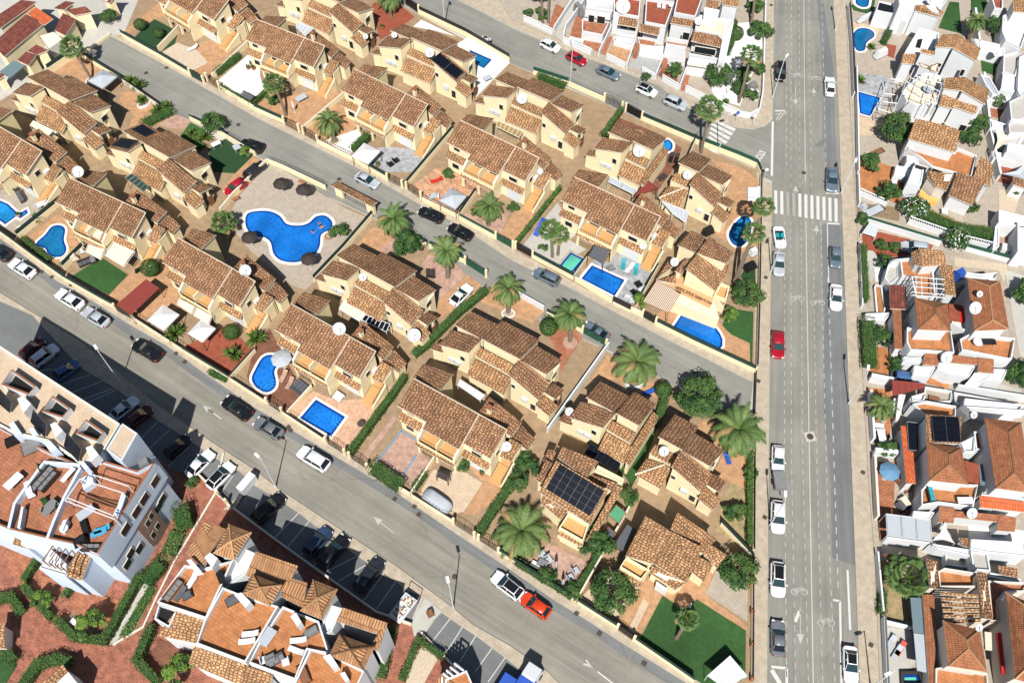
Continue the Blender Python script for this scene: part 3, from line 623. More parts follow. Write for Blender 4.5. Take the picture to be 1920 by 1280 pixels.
villa('A', [(481.7, 36.7, RL), (570.8, 71.7, RM)], 'cream villa behind the white gravel yard with the swing seat')
villa('A', [(366.7, 18.3, (10.1, -3.85, 5.5)), (402.5, 39.2, (14.12, -3.85, 5.5))], 'cream villa at the top, behind the round turf garden with ball trees')
villa('A', [(335, 446.3, RL), (478.8, 527.5, WR)], 'cream villa behind the long rust red pergola')
villa('A', [(130.6, 333.4, RL), (273.3, 398.8, WR)], 'cream villa behind the kidney pool and the small turf square')
villa('A', [(39.5, 261.2, RM), (80, 284.5, WR)], 'cream villa at the left edge, above the pool with the square step bay')
NL, NR = (0, 0, 7), (9.85, .15, 6.4)
villa('B0', [(673.7, 501.9, NL), (784.3, 564.6, NR)], 'cream court villa beside the communal pool deck, above the parked white coupe')
villa('B0', [(970, 163.6, NL), (1071.5, 211, NR)], 'cream court villa with a wide orange driveway behind iron gates')
villa('B0', [(903, 635, NL), (1024, 701.6, NR)], 'cream court villa between two fat palms and the long white wall')
villa('B0', [(79.7, 160.6, NL), (168, 211.4, NR)], 'cream court villa below the tall leaning palm and grey gazebo')
villa('B0', [(263.4, 264.7, NL), (357.2, 320, NR)], 'cream court villa with solar panels, beside the red hatchback')
villa('B0', [(771, 71, NL), (867.5, 116, NR)], 'cream court villa with black solar panels beside the white pool deck')
villa('B0', [(616, 22, (5.85, -2.7, 6.9))], 'cream court villa at the top edge, beside the red gravel garden')
villa('B2', [(1155, 775, (0, 0, 6.9))], 'cream end villa between the white boundary wall and the strip of dry grass')
villa('B2', [(1187, 266, (0, 0, 6.9))], 'cream end villa below the tiny round pool, with a big dish on its roof')
villa('B1', [(1279, 844.4, (6, 0, 6.8))], 'cream corner villa beside the terracotta patio with a blue folding chair')
villa('B1', [(1309.5, 324.5, (6, 0, 6.8))], 'cream corner villa beside the oval teal pool')
# ---------------------------------------------------------------- white town houses, flats and other buildings, read off the photograph with their heights
ORG = [0, 0, 1, 0]
def at(x=0, y=0, s=1, dz=0): ORG[:] = [x, y, s, dz]
def q(x, y, h=0.0): return P(ORG[0] + x / ORG[2], ORG[1] + y / ORG[2], h + ORG[3])
def qs(s, h=0.0):
    out = []
    for a in s.split():
        v = [float(t) for t in a.split(',')]; out.append(q(v[0], v[1], v[2] if len(v) > 2 else h))
    return out
class House:
    def __init__(s, label, cat='house', name='white_house', wall='white', group=None, anchor=None):
        s.r = empty(name, Vector((0, 0, 0)), label, cat, group); s.W = MB(); s.wall = wall; s.first = None
    def own(s, pts):
        if s.first is None: s.first = Vector((pts[0].x, pts[0].y, 0)); s.r.location = s.first
        return [p - s.first for p in pts]
    def fin(s):
        if s.W.v: s.W.build('wall', s.r)
        return s
    def rf(s, t, m='tile_pale', name='roof', walls=True, base=0., d=.2, wall=None):
        p = s.own(qs(t)); roof(s.r, p, m, name)
        if walls: under(s.W, p, wall or s.wall, base, d)
        return s
    def hip(s, t, ridge, eave=6.2, top=7.6, m='tile_rust', d=.3, wall=None, base=0., cap=True):
        p = s.own(qs(t, eave)); rg = s.own(qs(ridge, top))
        a, b = (rg[0], rg[-1]); mb = MB()
        # four corners in order TL TR BR BL, ridge from the top end to the bottom end
        fs = [[p[0], p[1], a], [p[1], p[2], b, a] if len(rg) > 1 else [p[1], p[2], a], [p[2], p[3], b], [p[3], p[0], a, b] if len(rg) > 1 else [p[3], p[0], a]]
        for f in fs:
            f = [Vector(v) for v in f]; nn = (f[1] - f[0]).cross(f[2] - f[0])
            mb.add(f if nn.z > 0 else f[::-1], [list(range(len(f)))], m)
        dn = Vector((0, 0, -.18)); mb.prism(ccw([v + dn for v in p]), ccw([v - Vector((0, 0, .02)) for v in p]), 'trim')
        o = mb.build('roof', s.r, uv=True)
        if cap:
            c = MB(); ends = ((p[0], a), (p[1], a), (p[2], b), (p[3], b)) + (((a, b),) if len(rg) > 1 else ())
            for u, v in ends: c.bar(u, v, .11, 'tile_pale', 5)
            c.build('ridge_tile', o)
        under(s.W, [v - Vector((0, 0, .1)) for v in ccw(p)], wall or s.wall, base, d); return s
    def block(s, t, h, floor='terracotta', par=.9, wall=None, base=0., pt=.22, cop=None):
        """flat block: its outline is that of the parapet's top edge"""
        p = ccw(s.own(qs(t, h + par))); h += ORG[3]; base = base + ORG[3] if base else 0; wl = wall or s.wall
        z = lambda v, k: Vector((v.x, v.y, k))
        W = MB(); W.prism([z(v, base) for v in p], [z(v, h) for v in p], wl, floor)
        if par > 0:
            i = inset(p, pt / 2); ribbon(W, [z(v, 0) for v in i], h + par, pt, wl, h - .3, cop or wl, True)
        W.build('wall', s.r); return s
    def winw(s, A, B, t, L, z0, z1):
        e = B - A; rz = math.atan2(e.y, e.x); c = A + e * t - s.first; c.z = (z0 + z1) / 2
        wbox(s.r, c, (L, .16, z1 - z0), 'window', 'trim', 'glass', rz); return s
    def win(s, a, b, h0, h1, out=.06, glass='glass', frame='trim', name='window'):
        """window on the wall running from a to b (ground points in the crop), h0..h1"""
        a, b = q(*a, h0) - s.first, q(*b, h0) - s.first; e = (b - a); L = e.length; rz = math.atan2(e.y, e.x)
        c = (a + b) / 2; c.z = (h0 + h1) / 2; wbox(s.r, c, (L, .14, h1 - h0), name, frame, glass, rz); return s
    def pergola(s, rows, h, m='plastic_white', r=.07, posts=True, name='pergola', base=3.2):
        mb = MB()
        for t in rows:
            a, b = s.own(qs(t, h)); mb.bar(a, b, r, m, 4)
            if posts:
                for v in (a, b): mb.bar((v.x, v.y, base + ORG[3]), v, r, m, 4)
        mb.build(name, s.r); return s
    def boxq(s, t, h0, h1, m, name):
        p = ccw(s.own(qs(t, h1))); h0, h1 = h0 + ORG[3], h1 + ORG[3]; z = lambda v, k: Vector((v.x, v.y, k))
        MB().prism([z(v, h0) for v in p], [z(v, h1) for v in p], m).build(name, s.r); return s
# --- east of the avenue, from the top down
at(1590, 0, 5.818)
GW = 'white houses east of the avenue'
h = House('white house at the top right with a dark glazed front above a round pool', group=GW)
h.block('300,120 335,10 560,50 690,100 640,235 500,155', 3.3, 'white', .15).block('545,-80 1130,-80 1040,60 740,50 560,60', 6.0, 'white', .3)
h.rf('740,60,6.3 930,50,6.7 1045,140,6.3 1000,190,5.3 735,118,5.3').boxq('345,30 520,75 490,140 325,100', 3.2, 3.5, 'glass', 'skylight').win((770, 200), (840, 215), 1.4, 3).fin()
h = House('white house with an arched window in its tall blank gable and a kidney pool', group=GW)
h.block('620,570 780,300 1000,360 960,540 780,580', 3.4, 'white', .5).rf('1030,375,6.5 1190,370,7.1 1140,520,6.9 950,512,6.2').rf('1190,370,7.1 1450,530,6.2 1400,665,6.1 1140,520,6.9')
h.rf('600,590,5 750,592,5.2 720,700,4.4 583,690,4.4').rf('770,680,4.2 900,725,4.4 985,680,4.6 985,785,3.9 900,775,3.7 780,710,4').rf('800,530,6 950,560,6 950,605,5.5 785,570,5.5')
h.boxq('765,430 815,425 790,520 740,510', 3.3, 3.6, 'glass', 'skylight').win((1205, 820), (1250, 835), 3.0, 4.4, name='arched_window').win((960, 720), (1010, 735), 3.8, 4.6).fin()
h = House('white house with a round roof terrace under a white pergola, and a deep blue pool', group=GW)
h.block('590,1010 640,940 830,790 1060,830 990,1130 740,1150 640,1100', 3.3, 'canvas_cream', .6).rf('1065,850,6.4 1270,840,7.1 1240,990,6.9 1040,965,6.2').rf('1270,840,7.1 1545,980,6.2 1500,1140,5.9 1240,990,6.9')
h.rf('1040,990,5.2 1190,1010,5.2 1140,1185,4.3 985,1150,4.3').rf('1190,1045,5 1430,1150,5 1390,1245,4.2 1140,1160,4.2')
h.pergola(['640,890 970,1110', '690,850 1000,1000', '730,830 1020,910', '600,1000 960,1140', '840,780 700,1140', '950,800 850,1150', '1060,830 960,1130'], 5.6)
h.pergola(['400,1020 540,1040', '380,1110 540,1130', '440,870 330,1190', '540,1040 500,1220', '470,860 650,900', '330,1190 500,1240'], 2.8, base=0)
h.win((990, 1400), (1030, 1410), 2.6, 4.0, name='arched_window').win((1190, 1420), (1270, 1440), 2.4, 3.8).fin()
at(1590, 200, 5.818)
h = House('white house with one big tiled roof, orange roof terrace and yellow skirting', group=GW, wall='white')
h.rf('735,130,7.2 1060,200,7.4 1222,262,7.2 1170,500,5.4 660,350,5.4').block('640,440 800,560 920,655 1350,765 1410,530 1190,440 1180,480', 3.1, 'terracotta_orange', .6)
h.rf('875,700,4.4 1160,735,4.6 1075,920,3.4 960,870,3.3 865,760,3.5', wall='pinkwhite').rf('1190,710,4.5 1500,805,4.5 1360,1080,3.0 1100,965,3.2', 'tile', 'porch_roof', d=.3).rf('1450,540,5.2 1590,640,4.8 1540,885,3.8 1370,755,4.2')
h.block('735,600 835,650 800,850 650,820', 3.4, 'white', .2).block('640,530 760,550 780,620 640,600', 2.8, 'white', .2).block('520,640 690,660 660,760 500,740', 1.6, 'white', .2)
h.boxq('650,835 780,885 745,905 640,865', .15, 1.2, 'yellow', 'skirting').boxq('770,960 860,1040 980,1040 1000,1010 880,970 800,900', .15, 1.1, 'yellow', 'skirting').win((700, 700), (830, 740), 2.6, 4.2).win((880, 740), (1000, 780), 2.6, 4.2).fin()
at(1590, 400, 5.818)
h = House('white semi with tall pergola rafters over an orange terrace, rust red carport roof', group=GW)
h.rf('770,380,6.2 1040,405,6.2 1080,560,5.4 810,580,5.4').rf('690,425,5 765,385,5.8 805,580,5.4 725,560,4.8').rf('990,550,5.3 1145,570,5.9 1180,905,5.9 1060,880,5.3')
h.block('470,510 720,480 740,570 930,600 960,900 740,910 690,690 590,680 570,520', 3.2, 'terracotta_orange', .6)
h.hip('728,920 1090,985 1122,1280 758,1265', '955,1025 955,1090').block('640,1240 1125,1250 1165,1520 860,1500 680,1490 640,1400', 3.2, 'terracotta_orange', .7)
h.boxq('1100,985 1225,1000 1220,1170 1105,1165', 3.0, 3.3, 'terracotta_red', 'terrace_floor').boxq('1225,1000 1330,1050 1355,1180 1222,1168', 2.9, 3.35, 'red', 'terrace_cover')
h.rf('450,785,3.1 630,790,3.3 632,1045,3.3 462,1038,3.1', 'tile_red', 'carport_roof', walls=False).rf('490,1045,3 580,1050,3 595,1480,3 510,1475,3', 'tile_rust', 'lean_to_roof')
h.pergola([f'700,{y} 1050,{y+30}' for y in (690, 745, 795, 855, 890)] + ['740,680 745,910', '800,690 810,915', '965,700 970,930'], 5.5).win((800, 1560), (1000, 1590), 1, 2.6)
h.rf('840,1510,3.4 1000,1520,3.4 980,1660,2.6 820,1650,2.6', 'tile_rust', 'pent_roof').block('600,1560 815,1580 800,1620 610,1600', 2.6, 'white', .2).fin()
h = House('white semi beside the back lane, hipped roof with two dishes', group=GW)
h.hip('1300,705 1660,740 1757,1265 1380,1280', '1540,795 1580,1165').block('1150,625 1450,660 1640,640 1610,720 1300,700', 2.9, 'white', .5).block('1220,1370 1330,1310 1830,1360 1790,1590 1700,1580 1240,1490', 3.2, 'terracotta_orange', .7)
h.rf('1120,1540,3.3 1420,1580,3.3 1410,1650,2.8 1110,1630,2.8', 'tile_rust', 'pent_roof').rf('1425,1575,3.4 1590,1590,3.4 1590,1745,2.6 1420,1730,2.6', 'tile_rust', 'pent_roof')
h.block('1160,1080 1230,1060 1320,1200 1300,1290 1130,1190', 2.9, 'pinkwhite', .2).fin()
at(1590, 800, 4.073)
h = House('white semi with eight solar panels beside its hip and a long orange tiled lean-to', group=GW)
h.hip('600,122 868,160 917,440 622,408', '772,215 775,285').rf('592,-100,6.3 866,-75,6.3 862,128,5.9 602,122,5.9', 'tile')
h.rf('403,-10,3.2 452,-8,3.2 460,180,3.2 498,188,3.2 518,430,3.2 445,432,3.2', 'tile_orange', 'lean_to_roof').block('490,-180 600,-200 830,-160 825,-70 590,-90', 3.2, 'terracotta_orange', .6)
h.block('560,480 620,420 1000,440 960,615 690,580 560,600', 3.2, 'terracotta_orange', .6).rf('700,605,3.4 820,622,3.4 806,735,2.6 690,725,2.6', 'tile_rust', 'pent_roof').rf('820,640,3.3 1145,670,3.3 1140,725,2.8 815,690,2.8', 'tile_rust', 'pent_roof')
h.boxq('890,255 1000,285 1005,430 915,425', 2.9, 3.3, 'terracotta_red', 'terrace_floor').block('860,120 975,60 970,190 890,190', 3.2, 'white', .4).block('500,640 665,650 620,715 490,690', 2.7, 'white', .1).fin()
h = House('white semi at the right edge with a crossed skylight and red tiled porch', group=GW)
h.hip('1043,-69 1323,-34 1410,505 1128,468', '1225,40 1270,345').rf('1005,520,3.4 1360,575,3.4 1350,650,2.9 1010,612,2.9', 'tile_orange', 'pent_roof').block('1090,440 1420,510 1400,560 1000,520', 3.0, 'white', .4)
h.boxq('1000,280 1095,290 1110,450 1010,435', 2.8, 3.2, 'tinted', 'skylight').rf('1150,665,3.4 1285,690,3.4 1275,800,2.6 1140,790,2.6', 'tile_rust', 'pent_roof').block('960,30 1065,40 1060,180 975,170', 3.2, 'terracotta_orange', .5).block('890,-220 1330,-170 1320,-120 870,-150', 2.8, 'white', .6).fin()
at(1590, 1010, 3.318)
h = House('white semi with stone topped pergola beams and a glass veranda strip', group=GW, wall='pinkwhite')
h.hip('590,505 820,565 865,828 625,790', '740,630 750,682').rf('485,120,5.2 557,140,5.2 562,312,5.2 508,302,4.8', 'tile').rf('805,200,5.2 862,212,5.2 902,502,5.2 835,490,4.8', 'tile')
h.block('560,200 600,178 805,210 800,300 570,300', 3.2, 'terracotta_orange', .9).rf('462,345,3.1 536,345,3.4 548,640,3.4 530,900,3.3 503,900,3.1', 'tile_rust', 'lean_to_roof')
h.boxq('388,362 462,366 482,590 408,580', 2.6, 2.75, 'tinted', 'veranda_glass').boxq('409,584 483,594 498,830 430,815', 2.62, 2.77, 'canvas_silver', 'veranda_glass').block('545,800 620,790 870,835 880,980 540,980', 3.2, 'terracotta_orange', .5)
for k in range(6): h.rf(f'{575+k*5},{325+k*36},5.4 {810+k*3},{345+k*30},5.4 {812+k*3},{364+k*30},5.3 {578+k*5},{345+k*36},5.3', 'tile_pale', 'pergola_beam', walls=False)
h.boxq('850,575 893,580 897,690 855,685', 2.8, 3.1, 'canvas_cream', 'terrace_cover').fin()
h = House('white semi at the bottom right edge with a bright red roof slab', group=GW, wall='pinkwhite')
h.hip('980,330 1140,400 1180,910 1040,870', '1095,410 1115,800').boxq('925,580 1000,585 1042,840 958,832', 3.0, 3.4, 'red', 'terrace_cover').block('870,255 1110,270 1100,330 985,330 940,380 945,510 890,510', 2.9, 'terracotta', .5).fin()
at(1590, 1010, 3.318)
h = House('white bungalow with a pale flat roof between the silver awning and the back lane', group=GW)
h.block('765,0 1100,20 1110,110 870,85 760,65', 2.9, 'gravel_white', .15).block('510,30 760,65 770,110 560,60', 2.4, 'white', .2).rf('690,-8,3 755,-5,3 757,50,2.6 720,45,2.6', 'tile').fin()
# --- the terrace of town houses at the top
at(1030, 0, 4.979)
GT = 'white terraced houses above the upper street'
h = House('white terraced house with a deep terracotta yard and two balconies', group=GT)
h.block('345,-90 620,-60 600,25 350,10', 4.6, 'white', .3).block('335,60 600,100 575,140 332,105', 3.0, 'terracotta', .8, base=2.6).block('305,185 325,165 570,190 500,330 303,292', 1.5, 'terracotta', .5).win((360, 205), (420, 215), 1.6, 3.2, name='patio_window').win((440, 215), (520, 228), 1.6, 3.2, name='patio_window').fin()
h = House('white terraced house with a huge dish on its red roof terrace', group=GT)
h.block('605,-60 855,-20 840,158 600,115', 4.0, 'terracotta_red', .6).rf('655,152,4.6 830,185,4.6 815,258,3.7 640,228,3.7', 'tile', 'pent_roof', walls=False).block('635,315 805,345 790,380 615,350', 1.2, 'terracotta', .7).win((660, 262), (730, 275), 1.6, 3.2, name='patio_window').win((740, 277), (805, 290), 1.6, 3.2, name='patio_window').fin()
h = House('white terraced house with white chairs on its red roof terrace', group=GT)
h.block('905,-20 1170,20 1090,243 890,205', 3.6, 'terracotta_red', .6).rf('850,225,4.1 1035,260,4.1 1020,332,3.3 835,294,3.3', 'tile', 'porch_roof', walls=False).win((850, 330), (990, 360), 1.0, 2.9, name='patio_window').block('850,440 1075,430 1060,520 840,480', .9, 'white', .3).fin()
at(1200, 0, 4.479)
h = House('white terraced house with a round window and planted balcony', group=GT)
h.block('330,-90 540,-60 468,140 285,105', 4.6, 'terracotta_red', .5).rf('265,140,5.0 462,172,5.0 440,228,4.3 252,196,4.3', 'tile', 'pent_roof').block('225,310 400,340 390,400 215,370', 3.0, 'terracotta', .8).win((350, 330), (410, 340), 3.0, 4.6).block('235,400 385,430 380,520 230,500', .9, 'terracotta', .2).fin()
h = House('white terraced end house with a cream awning and a beige roof terrace', group=GT)
h.block('470,200 500,125 780,170 700,310 650,285 460,250', 4.6, 'canvas_cream', .4).rf('450,262,5.0 650,298,5.0 692,342,5.0 680,400,4.1 428,345,4.1', 'tile', 'pent_roof', walls=False).block('410,445 660,490 645,525 405,485', 3.0, 'terracotta', .8).win((450, 440), (630, 470), 3.0, 4.4, name='patio_window')
h.block('540,60 670,85 650,155 535,130', 6.2, 'white', .1).rf('560,0,7 670,15,7 650,82,6.4 552,62,6.4', 'tile').rf('680,-40,6.4 850,-20,6.4 825,60,5.8 690,40,5.8').block('720,185 790,180 715,520 660,500', 4.5, 'white', .2).boxq('400,490 652,532 642,582 398,545', 2.7, 2.8, 'canvas_cream', 'awning').fin()
# --- flats and terraces at the lower left
at(0, 640, 3.733, 3.3)
h = House('tall white block of flats with light wells and solar heaters on its gravelled roof', 'apartment block', 'apartment_building', 'blue_white')
h.block('-200,-100 0,30 420,305 840,575 700,805 560,850 350,700 95,640 -200,480', 9.6, 'pave_cream', .35, cop='trim').block('858,568 962,640 852,835 742,755', 10.8, 'pave_cream', .1)
at(0, 860, 3.733, 3.3)
h.block('-200,-330 90,-180 330,-60 560,40 655,-10 960,80 1090,15 680,668 520,595 330,555 60,490 -200,380', 8.1, 'terracotta', .8, base=4.2, cop='tile_rust')
h.block('-200,-250 90,-100 560,110 960,150 1150,138 790,738 600,690 60,560 -200,450', 4.2, 'white', 0)
for t in ('300,30 140,250 100,310 60,480', '560,60 450,260 380,420 330,550', '560,40 300,20'):
    a = h.own(qs(t, 9.1)); ribbon(h.W, [Vector((v.x, v.y, 0)) for v in a], 12.4, .3, 'blue_white', 11.4)
at(0, 640, 3.733, 3.3)
for t in ('80,190 255,312 200,372 5,300', '365,375 495,466 437,532 290,487', '600,540 732,632 682,697 526,640'):
    a = ccw(h.own(qs(t, 10.7))); w_ = MB(); ribbon(w_, [Vector((v.x, v.y, 0)) for v in inset(a, .1)], 14.0, .25, 'white', 12.9, 'tile_rust', True); o = w_.build('light_well', h.r)
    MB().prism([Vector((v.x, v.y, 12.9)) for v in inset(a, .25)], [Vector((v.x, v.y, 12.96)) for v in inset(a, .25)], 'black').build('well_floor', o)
for t in ('120,400 160,380 218,435 165,500', '350,580 385,562 440,622 390,672', '600,742 640,725 690,790 635,842'): h.boxq(t, 9.6, 11.2, 'white', 'chimney')
for t in ('0,330,11.4 85,425,11.4 72,500,9.9 0,440,9.9', '235,475,11.4 330,585,11.4 317,672,9.9 214,560,9.9', '470,635,11.4 570,750,11.4 552,842,9.9 448,730,9.9'): solar(h.r, h.own(qs(t)), 3, 1, .05)
at(0, 860, 3.733, 3.3)
h.rf('530,640,5.3 640,667,5.3 570,850,4.0 465,820,4.0', 'tile_pale', 'pent_roof').rf('100,545,5 190,560,5 180,625,4.2 88,595,4.2', 'tile_pale', 'pent_roof').block('270,765 340,670 480,750 460,822', 4.0, 'white', .2).rf('0,225,6 135,265,6 100,330,5 0,300,5', 'tile_pale', 'pent_roof')
for x0, y0 in ((165, 390), (320, 590)): h.pergola([f'{x0+i*42+60},{y0+i*14} {x0+i*42-20},{y0+i*14+120}' for i in range(6)], 6.2, 'wood', .09, base=4.2)
h.boxq('150,560 330,600 480,750 440,760 300,640 150,600', 4.2, 4.9, 'white', 'planter')
at(0, 640, 3.733, 3.3)
for P0, P1, ts in (((95, 640), (350, 700), (.3, .7)), ((350, 700), (560, 850), (.25, .62, .88)), ((-200, 480), (95, 640), (.45, .7, .9))):
    for t_ in ts: h.winw(q(*P0, 9.6), q(*P1, 9.6), t_, 2.2, 11.45, 12.8)
for t in ('60,575 95,560 150,640 100,660', '300,700 345,690 400,745 350,770', '556,850 585,838 620,880 590,895', '200,610 235,600 260,640 225,655'): h.boxq(t, 8.1, 10.4, 'blue_white', 'stair_head')
at(0, 860, 3.733, 3.3)
for t in ('560,140 640,95 655,165 585,215', '440,430 470,420 440,500 415,500', '800,395 850,240 880,255 830,410', '120,480 150,330 165,335 140,480'): h.boxq(t, 8.1, 9.2, 'blue_white', 'partition')
h.boxq('150,330 165,345 130,480 100,480', 8.1, 8.9, 'tile_rust', 'planter').boxq('600,245 830,300 815,340 590,290', 8.1, 8.35, 'wood', 'storage_shelf')
A_, B_ = q(1088, 15, 8.9), q(682, 668, 8.9)
for t_ in (.13, .33, .47, .66): h.winw(A_, B_, t_, 1.5, 9.0, 10.5)
A_, B_ = q(1150, 138, 4.2), q(790, 738, 4.2)
for t_, z0 in ((.16, 4.6), (.26, 4.4), (.8, 4.5), (.9, 3.8), (.7, 3.2)): h.winw(A_, B_, t_, 1.3, z0, z0 + 1.4)
e_ = B_ - A_; c_ = A_ + e_ * .45 - h.first; nn_ = Vector((-e_.y, e_.x, 0)).normalized() * .05
f_ = MB().box((c_.x + nn_.x, c_.y + nn_.y, 4.2), (e_.length * .27, .3, 6.4), 'clad', math.atan2(e_.y, e_.x)).build('timber_cladding', h.r)
for t_, z0 in ((.38, 5.2), (.46, 5.0), (.4, 2.4), (.5, 2.2)): h.winw(A_ + nn_ * 3, B_ + nn_ * 3, t_, .8, z0, z0 + 1.3)
h.fin()
GB = 'white terraced flats at the lower left'
at(260, 960, 2.8, 2.3)
h = House('white terraced flat with an orange roof terrace, first from the curved brick path', group=GB)
h.block('92,472 240,275 350,290 500,245 395,470 352,558', 5.8, 'terracotta_orange', .7).hip('475,62 592,105 500,252 393,215', '485,150', 7.6, 8.8, 'tile_rib').rf('345,48,7.4 462,88,7.2 385,200,7.2', 'tile_rib').rf('345,48,7.4 385,200,7.2 345,285,6.4 248,212,6.2', 'tile_rib')
h.rf('195,515,5.2 352,557,5.2 297,685,4 98,645,4', 'tile_pale', 'pent_roof').block('80,560 105,475 205,510 160,605', 4.6, 'black', .5).boxq('345,235 375,210 415,240 385,292', 5.8, 7.8, 'white', 'chimney').boxq('250,250 275,245 330,310 300,318', 6.4, 7.4, 'white', 'chimney').fin()
h = House('white terraced flat in the middle, two cream loungers on its orange roof terrace', group=GB)
h.block('345,560 440,390 560,440 735,490 560,788 300,690', 5.9, 'terracotta_orange', .7).hip('598,322 752,382 690,492 543,428', '635,395', 7.6, 8.8, 'tile_rib').rf('615,205,7.2 835,280,7.2 770,420,6.2 560,330,6.2', 'tile_rib').rf('290,700,5.2 560,800,5.2 530,905,4 263,792,4', 'tile_pale', 'pent_roof')
h.boxq('500,430 540,420 588,470 560,500', 5.9, 7.8, 'white', 'chimney').block('500,250 560,190 620,215 570,320 450,390', 5.2, 'white', .3).fin()
at(480, 960, 2.8, 2.3)
h = House('white terraced flat with a pale blue table on its orange roof terrace', group=GB)
h.block('10,690 140,490 330,570 385,740 270,720 205,880 -40,790', 5.8, 'terracotta_orange', .7).hip('300,353 427,403 346,562 233,516', '320,450', 7.6, 8.8, 'tile_rib').rf('185,345,7 270,370,7 245,500,6.4 130,440,6.4', 'tile_rib').rf('-60,800,5.2 90,850,5.2 60,950,4 -90,900,4', 'tile_pale', 'pent_roof')
h.boxq('180,545 210,525 238,575 215,597', 5.8, 7.8, 'white', 'chimney').block('385,480 455,500 400,620 310,680', 5.3, 'white', .3).fin()
h = House('white terraced end flat beside the brick path, hipped tower over an orange terrace', group=GB)
h.block('200,890 285,710 390,740 570,830 500,980 180,960', 5.7, 'terracotta_orange', .7).hip('437,638 622,705 566,828 383,750', '495,720', 7.6, 8.8, 'tile_rib').rf('455,498,7.2 690,580,7.2 645,640,6.6 420,570,6.4', 'tile_rib').rf('690,580,7.2 640,730,6.6 600,700,6.8 640,640,7', 'tile_rib')
h.boxq('350,755 390,742 428,800 400,815', 5.7, 7.8, 'white', 'chimney').boxq('440,845 465,835 488,875 470,890', 5.7, 6.8, 'white', 'chimney').fin()
at()
h = House('white house at the bottom edge with a tiled roof beside its slatted pergola', wall='white')
h.block('835,1272 875,1255 895,1300 830,1320', 4.8, 'terracotta_orange', .4).rf('812,1288,5 828,1262,5 855,1285,5 830,1330,4.4', 'tile_rib').pergola(['832,1262 842,1270', '838,1256 850,1266', '845,1250 858,1260', '853,1243 868,1255'], 5.3, 'plastic_white', .14, base=0).fin()
h = House('white low building at the lower left corner with a curved wall in its hedged garden', wall='white')
h.rf('80,1280,3.4 118,1245,3.4 128,1262,3 95,1300,3', 'tile_pale').block('95,1290 128,1258 150,1285 120,1330', 3, 'white', .4).fin()
h = House('small tiled kiosk at the far lower left with a dark gate', wall='pinkwhite')
h.rf('-20,1170,3 8,1168,3 8,1215,2.6 -20,1215,2.6', 'tile_pale').fin()
# --- the dark red roofs at the top left
at(0, 0, 4)
h = House('low house with long dark red roofs and an orange awning, top left', wall='cream', name='red_roofed_house')
h.rf('-60,330,4.6 195,108,4.6 332,175,3.6 30,425,3.6', 'tile_red').rf('-40,130,5.4 160,0,5.4 272,15,4.8 0,215,4.8', 'tile_red').rf('270,55,4 398,142,4 332,190,3.9 207,105,3.9', 'tile_orange', 'awning', walls=False)
h.rf('472,98,3.8 566,150,3.8 490,268,3.2 408,228,3.2', 'tile_red').rf('400,65,4.4 490,10,4.4 560,20,4 480,75,4', 'tile_red').rf('490,75,4 640,50,4.2 692,92,3.6 560,118,3.4', 'tile_red').rf('270,335,3.6 362,378,3.6 280,412,3 205,385,3', 'tile_red').rf('195,388,3.4 272,410,3.4 212,492,2.9 128,452,2.9', 'tile_red')
h.boxq('100,455 187,490 78,583 -5,540', 2.4, 2.55, 'tinted', 'skylight').boxq('300,270 400,240 470,295 370,365', .2, 2.4, 'pinkwhite', 'terrace_cover').rf('760,-30,4 870,-30,4 820,25,3.4 770,5,3.4', 'tile_red').rf('-30,540,3 40,560,3 -10,600,2.6 -40,590,2.6', 'tile_red').fin()
# --- custom cream villas
at()
h = House('cream villa crowned by a big field of dark solar panels', name='cream_villa', wall='cream', group=GV)
at(980, 800, 4.925)
h.rf('310,310,6.2 790,590,6.2 620,900,4.6 150,600,4.6', 'tile_pale').rf('370,180,6.4 700,320,6.2 590,470,5.6 320,280,5.8', 'tile').rf('190,620,4.2 420,770,4.2 350,860,3.4 170,700,3.4', 'tile_pale').rf('240,200,3.6 310,225,3.6 280,300,3 190,310,3', 'tile').rf('215,300,4.2 280,340,4.2 180,520,3.6 125,490,3.6', 'tile')
h.rf('860,540,3.4 925,555,3.4 650,1040,2.8 580,1050,2.8', 'tile_pale', 'porch_roof').rf('350,960,2.9 560,1070,2.9 540,1110,2.5 320,990,2.5', 'tile_pale', 'pent_roof').block('330,930 420,790 610,900 560,1060', 2.9, 'orange_floor', .7).rf('640,440,4 880,520,4 820,590,3.6 600,480,3.6', 'tile').block('690,350 940,480 915,525 660,400', 3.2, 'cream', .3).fin()
P_ = qs('345,345,6.3 755,597,6.3 622,822,4.95 215,570,4.95')
at()
solar_thing('big dark field of roof solar modules, six across and four up, on a cream villa', P_, 6, 4, .1)
h = House('cream villa behind the corner lawn with the leaning palm, broad pale roofs', name='cream_villa', wall='cream', group=GV)
at(960, 960, 4)
h.rf('1000,25,5.8 1190,140,5.9 1070,390,4.2 850,325,4.2', 'tile_pale').rf('1190,140,5.9 1430,262,5.9 1300,525,4.2 1065,385,4.2', 'tile_pale').rf('1240,0,5.6 1535,200,4.4 1430,310,4.4 1190,120,5.6', 'tile_pale').rf('1500,245,3.8 1610,320,3.4 1540,420,3 1430,300,3.8', 'tile_pale', 'lean_to_roof').rf('1400,330,3.8 1510,390,3.6 1440,520,3 1340,440,3.2', 'tile_pale', 'porch_roof')
h.rf('1050,395,3.6 1320,520,3.6 1220,580,2.8 1035,455,2.8', 'tile_pale', 'pent_roof').rf('820,425,3 980,530,3 960,565,2.6 800,450,2.6', 'tile_pale', 'pent_roof').block('805,410 855,330 1030,430 970,510', 2.9, 'orange_floor', .7).boxq('1085,515 1165,570 1160,590 1080,540', .3, 2.2, 'white', 'garage_door').fin()
